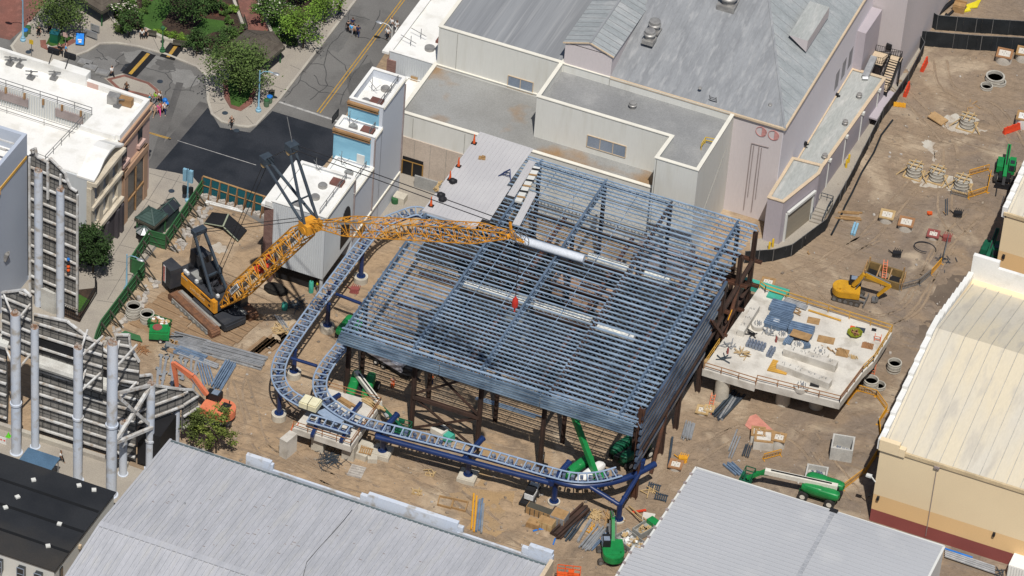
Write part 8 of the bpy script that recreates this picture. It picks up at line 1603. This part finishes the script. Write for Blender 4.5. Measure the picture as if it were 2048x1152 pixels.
# ---------------------------------------------------------------- people
SK = {}
def skin(name, pts, edges, root=0):
    me = bpy.data.meshes.new(name); me.from_pydata([p[:3] for p in pts], edges, []); o = bpy.data.objects.new(name, me); col.objects.link(o); md_ = o.modifiers.new('s', 'SKIN'); o.modifiers.new('b', 'SUBSURF').levels = 1
    for i, p in enumerate(pts): sv = me.skin_vertices[0].data[i]; q = p[3] if isinstance(p[3], tuple) else (p[3], p[3]); sv.radius = q; sv.use_root = i == root
    dg = bpy.context.evaluated_depsgraph_get(); m2 = bpy.data.meshes.new_from_object(o.evaluated_get(dg)); bpy.data.objects.remove(o); m2.polygons.foreach_set('use_smooth', [True]*len(m2.polygons)); m2.name = name; return m2
def pose(kind):
    """x forward, standing 1.72 m; returns body, shirt, trousers, hair meshes"""
    st = {'stand': 0, 'walk': .34, 'sit': 0}[kind]; sit = kind == 'sit'; hz = .5 if sit else .93
    pts = [(0, 0, hz, (.15, .11)), (0, 0, hz+.22, (.13, .1)), (.01, 0, hz+.42, (.16, .11)), (.01, 0, hz+.52, .065), (.03, 0, hz+.62, (.085, .095)), (.045, 0, hz+.7, (.08, .095)), (.03, 0, hz+.78, .05), (.13, 0, hz+.655, .016)]
    ed = [(0, 1), (1, 2), (2, 3), (3, 4), (4, 5), (5, 6), (4, 7)]; arms = []; legs = []
    for s_ in (-1, 1):
        i = len(pts); f = s_*st; w_ = .12 if sit else 0
        pts += [(0, s_*.19, hz+.46, .06), (-.04-f*.3+w_, s_*.24, hz+.2, .043), (.06-f*.7+w_*2, s_*.25, hz-.03+w_, .034), (.09-f*.75+w_*2, s_*.25, hz-.11+w_, (.04, .025))]; ed += [(2, i), (i, i+1), (i+1, i+2), (i+2, i+3)]; arms.append(i)
        for k in range(4): pts.append((.09-f*.75+w_*2+.02-.018*k, s_*.25, hz-.19+w_+.008*abs(k-1), .009)); ed.append((i+3, len(pts)-1))
        pts.append((.125-f*.75+w_*2, s_*.225, hz-.14+w_, .01)); ed.append((i+3, len(pts)-1))
        j = len(pts)
        if sit: pts += [(.05, s_*.1, hz-.03, .09), (.44, s_*.12, hz, .065), (.46, s_*.12, .1, .042), (.58, s_*.12, .05, .04)]
        else: pts += [(0, s_*.1, hz-.1, .09), (.04+f*.55, s_*.105, .5, .062), (f-.02, s_*.11, .1+(.06 if f < 0 else 0), .042), (f+.13, s_*.115, .04+(.02 if f < 0 else 0), .038)]
        ed += [(0, j), (j, j+1), (j+1, j+2), (j+2, j+3)]; legs.append(j)
    body = skin('body', pts, ed); g = lambda p, k: (*p[:3], tuple(v+k for v in p[3]) if isinstance(p[3], tuple) else p[3]+k)
    sh = [g(pts[0], .012), g(pts[1], .018), g(pts[2], .018)]; se = [(0, 1), (1, 2)]
    for i in arms: k = len(sh); m_ = V(pts[i+1][:3]); sh += [g(pts[i], .018), (*m_, .058)]; se += [(2, k), (k, k+1)]
    shirt = skin('shirt', sh, se, 1); tr = [g(pts[0], .014)]; te = []
    for j in legs:
        k = len(tr); tr += [g(pts[j], .014), g(pts[j+1], .018), g(pts[j+2], .02)]; te += [(0, k), (k, k+1), (k+1, k+2)]
    trou = skin('trousers', tr, te); hair = skin('hair', [(.0, 0, hz+.76, .1), (-.03, 0, hz+.66, .085), (-.03, 0, hz+.58, .06)], [(0, 1), (1, 2)]); return body, shirt, trou, hair
PZ = {k: pose(k) for k in ('stand', 'walk', 'sit')}
def cm(n, c): return Mt[n] if n in Mt else MM(n, c, rough=.85)
CO = {'black': (.012, .012, .014), 'white': (.75, .75, .73), 'blue': (.02, .14, .5), 'teal': (.02, .3, .42), 'lime': (.28, .55, .03), 'pink': (.75, .08, .3), 'grey': (.22, .22, .23), 'navy': (.015, .025, .08), 'orange': (.75, .12, .02), 'tan': (.4, .28, .18), 'peach': (.6, .36, .28), 'sky': (.1, .4, .75), 'yellow': (.65, .6, .05), 'hairdark': (.015, .011, .009), 'hairbrown': (.07, .04, .02), 'hairfair': (.3, .2, .09)}
SKN = [cm('skin_a', (.45, .27, .19)), cm('skin_b', (.24, .13, .08)), cm('skin_c', (.55, .36, .27))]
pc = 0
def person(px, py, kind, ang, shirt, trou, lb, hair='hairdark', grp=None, s_=1, z=.02):
    global pc
    p = P(px, py, z); t = thing('person', p, lb, 'person', grp, rz=ang, local=True); t.scale = (s_*1.2,)*3
    for me, nm, m_ in zip(PZ[kind], ('body', 'shirt', 'trousers', 'hair'), (SKN[pc % 3], cm('cloth_'+shirt, CO[shirt]), cm('cloth_'+trou, CO[trou]), cm(hair, CO[hair]))):
        o = bpy.data.objects.new(nm, me); col.objects.link(o); o.parent = t
        if not me.materials: me.materials.append(None)
        o.material_slots[0].link = 'OBJECT'; o.material_slots[0].material = m_
    pc += 1; return t
g1 = 'visitors on the plaza'; g2 = 'visitors on the street'; g3 = 'site workers'
for a in ((118, 110, 'stand', 1, 'black', 'tan', 'person in black, left of three in front of the corner lawn', 'hairbrown'), (123, 112, 'walk', 2, 'black', 'black', 'person all in black, middle of three in front of the corner lawn'), (132, 111, 'stand', .5, 'sky', 'black', 'person in a light blue top, right of three in front of the corner lawn'), (224, 155, 'walk', 2.6, 'white', 'black', 'person in black and white at the tip of the traffic island'), (253, 187, 'walk', -1.6, 'black', 'black', 'person all in black walking on the road below the traffic island'),
          (300, 210, 'stand', 0, 'teal', 'black', 'person in teal at the left of the plaza group', 'hairdark'), (311, 207, 'walk', 1, 'lime', 'grey', 'person in a lime top in the plaza group'), (320, 205, 'walk', -.5, 'white', 'black', 'person in white at the back of the plaza group'), (309, 232, 'walk', -1.8, 'peach', 'tan', 'person in peach at the front left of the plaza group'), (318, 230, 'walk', -1, 'pink', 'pink', 'person in bright pink in the plaza group'), (324, 227, 'stand', -1, 'orange', 'black', 'person in orange and black beside the pink one'), (329, 228, 'walk', -1.2, 'white', 'navy', 'person in white and navy at the front right of the plaza group'),
          (463, 255, 'walk', -1.6, 'black', 'black', 'fair haired person in black at the pavement tip', 'hairfair')): person(*a[:7], hair=a[7] if len(a) > 7 else 'hairdark', grp=g1)
person(97, 101, 'stand', 1, 'white', 'white', 'small child in white on the corner pavement', s_=.6, grp=g1, z=.16, hair='hairbrown')
for px, py, lb, f in ((78, 68, 'person seated in the tree shade, left of two', 'black'), (100, 62, 'person seated in the tree shade, right of two', 'navy'), (284, 74, 'person in white seated on the lawn bench', 'white'), (292, 74, 'person in dark clothes seated on the lawn bench', 'black')): person(px, py, 'sit', -1.2, f, 'black', lb, grp='people seated near the park', z=.16)
p = P(331, 212, .03); t = thing('stroller', p, 'bright blue pushchair beside the plaza group', 'pushchair', rz=-.6, local=True); b = B(); b.prism([(-.4, -.3), (.4, -.3), (.4, .3), (-.4, .3)], .45, [1.0, .6, .6, 1.0]); b.ell((-.15, 0, .95), (.4, .33, .3), 10, 6); b.build('seat', Mt['hose'], t); b = B(); b.bar((-.3, 0, .5), (-.75, 0, 1.1), .06); b.build('handle', Mt['dark'], t)
for x in (-.35, .4):
    for y in (-.28, .28): wheel(t, x, y, .14, .06)
for a in ((696, 65, 'stand', 2, 'black', 'black', 'person in black at the left of the five on the street'), (705, 58, 'walk', 2, 'navy', 'black', 'person in a dark top at the back of the five on the street'), (703, 70, 'walk', 1.8, 'sky', 'grey', 'person in light blue in the middle of the five on the street'), (710, 72, 'walk', 2, 'tan', 'black', 'person in tan among the five on the street'), (716, 73, 'walk', 1.8, 'navy', 'navy', 'person in navy at the right of the five on the street'), (775, 78, 'walk', 1.2, 'white', 'black', 'person in white and black, nearest of three right of the yellow lines'), (783, 58, 'stand', 1.2, 'white', 'grey', 'person in white and grey, left of the far pair on the street'), (793, 64, 'walk', 1.2, 'white', 'white', 'person all in white, right of the far pair on the street'),
          (683, 12, 'stand', 1, 'white', 'grey', 'person in white on the pavement at the top edge'), (679, 30, 'walk', 1, 'black', 'navy', 'dark clothed person on the kerb below the top edge')): person(*a[:7], grp=g2)
person(122, 925, 'walk', -.1, 'white', 'black', 'person in a white top and black trousers striding along the alley')
person(785, 778, 'stand', -1, 'orange', 'orange', 'worker all in orange in the striped shade behind the green lift', grp=g3); person(863, 770, 'stand', 1, 'orange', 'navy', 'worker in an orange vest behind the diagonal braces', grp=g3); person(634, 584, 'stand', .5, 'yellow', 'grey', 'worker in a yellow vest below the white box building', grp=g3); person(658, 706 if 0 else 592, 'stand', 2, 'grey', 'navy', 'worker in grey sitting on the left track', 'hairfair', grp=g3, z=5.5)
# ---------------------------------------------------------------- loose soil, stones
def site_pt():
    k = R.random()
    if k < .4: return V((R.uniform(31, 56), R.uniform(-28, 78), 0))
    if k < .7: return V((R.uniform(-20, 34), R.uniform(-53, -34), 0))
    if k < .9: return V((R.uniform(-40, -12), R.uniform(-46, -2), 0))
    return V((R.uniform(-9, 28), R.uniform(-38, -26), 0))
b = B(); b2 = B()
for i in range(1700):
    p = site_pt(); r_ = .05+.15*R.random()**4; (b if i % 5 else b2).ob(p, (r_*2, r_*1.5, r_), R.random()*3, (R.uniform(-.4, .4), R.uniform(-.4, .4), 0))
struct('loose_stones', b, MM('stonegrey', (.29, .24, .185), (.2, .16, .125), s=.6, rough=.95), 'stuff'); struct('pale_stones', b2, Mt['rubble'], 'stuff')
b = B()
for i in range(420):
    p = site_pt(); r_ = .4+1.5*R.random()**2; h = r_*R.uniform(.08, .22); n = 9; k = 4; rot = R.random()*3; ex = R.uniform(.5, 1); ca, sa = cos(rot), sin(rot); vs = []
    for j in range(k+1):
        for m_ in range(n):
            a = 2*pi*m_/n; q = r_*j/k*R.uniform(.85, 1.15); x, y = q*cos(a), q*sin(a)*ex; vs.append((p.x+x*ca-y*sa, p.y+x*sa+y*ca, h*(1-(j/k)**2)*R.uniform(.75, 1.1)-.01))
    b.add(vs, [(j*n+m_, j*n+(m_+1) % n, (j+1)*n+(m_+1) % n, (j+1)*n+m_) for j in range(k) for m_ in range(n)])
tag(b.build('soil_humps', Mt['dirt'], None, True), None, None, None, 'stuff')
MM('packed', (.27, .20, .135), (.20, .15, .105), s=.25, rough=.95, c3=(.33, .25, .175), s3=.5, fine=.2)
def ruts(pts, w_=.45, g=1.9):
    q = resample(cat([P(*p) for p in pts]), .8); fr_ = frame(q); b = B()
    for s_ in (-1, 1):
        for e in (-1, 1):
            L_ = [p+n_*(s_*g/2+e*w_*.5+R.uniform(-.05, .05)) for p, d, n_ in fr_]
            for a, c in zip(L_, L_[1:]):
                if R.random() < .7: b.bar(a+V((0, 0, .01)), c+V((0, 0, .01)), .14, R.uniform(.05, .11))
        b.k = 1; L_ = [p+n_*(s_*g/2+R.uniform(-.04, .04)) for p, d, n_ in fr_]
        for a, c in zip(L_, L_[1:]): b.bar(a+V((0, 0, .004)), c+V((0, 0, .004)), w_*R.uniform(.7, 1), .006)
        b.k = 0
    return b
for pts in (((1700, 620), (1760, 640), (1830, 610), (1880, 500), (1960, 420)), ((1480, 860), (1400, 905), (1330, 960), (1300, 1020)), ((480, 760), (500, 820), (530, 900), (640, 950), (760, 985)), ((1560, 660 if 0 else 560), (1640, 530), (1690, 500), (1760, 470)), ((1860, 330), (1800, 400), (1740, 470), (1700, 500)), ((800, 920), (900, 980), (1000, 1060)), ((860, 830), (1000, 880), (1120, 900), (1250, 960)), ((1620, 870), (1660, 930), (1720, 1000)), ((1880, 120), (1900, 180), (1990, 220), (2040, 300)), ((500, 690), (470, 780), (490, 850)), ((1760, 140), (1850, 230), (1900, 300), (1890, 420), (1930, 480)), ((1600, 560), (1660, 620), (1780, 640), (1850, 560), (1900, 480)), ((1420, 860), (1500, 840), (1600, 880), (1640, 930)), ((540, 880), (680, 970), (800, 1010), (900, 1050)), ((1000, 1080), (1080, 1120), (1180, 1130)), ((820, 900), (930, 960), (1040, 970))):
    tag(ruts(pts).build('wheel_ruts', [Mt['dirt'], Mt['packed']]), None, None, None, 'stuff')
# far bottom right: pipes behind the white roof, white container
b = B()
for i in range(4): a, c = P(1890, 1100+4*i, .4), P(1990, 1134+4*i, .4); b.tube(a, c, .16, 8)
one('pipe_run', b, Mt['galv'], 'run of silver pipes along the foot of the tan hall at the bottom right', 'pipes')
b = B(); b.tube(P(1890, 1097, .6), P(1945, 1115, .6), .12, 8); one('blue_pipe', b, Mt['hose'], 'bright blue pipe on the silver pipes at the bottom right', 'pipe')
p = P(2042, 1150); t = thing('white_container', p, 'white ribbed container at the bottom right corner', 'container'); b = B(); b.ob(p, (3, 2.6, 2.2), .0); b.build('body', Mt['white'], t); b = B()
for i in range(9): b.ob(p+V((-1.4+.35*i, -1.33, .1)), (.12, .06, 2.0))
b.build('ribs', Mt['whitewall'], t)
heap(2000, 1146, 14, .9, 'scrap and hoses left of the white container', 'mast', .7, .08)
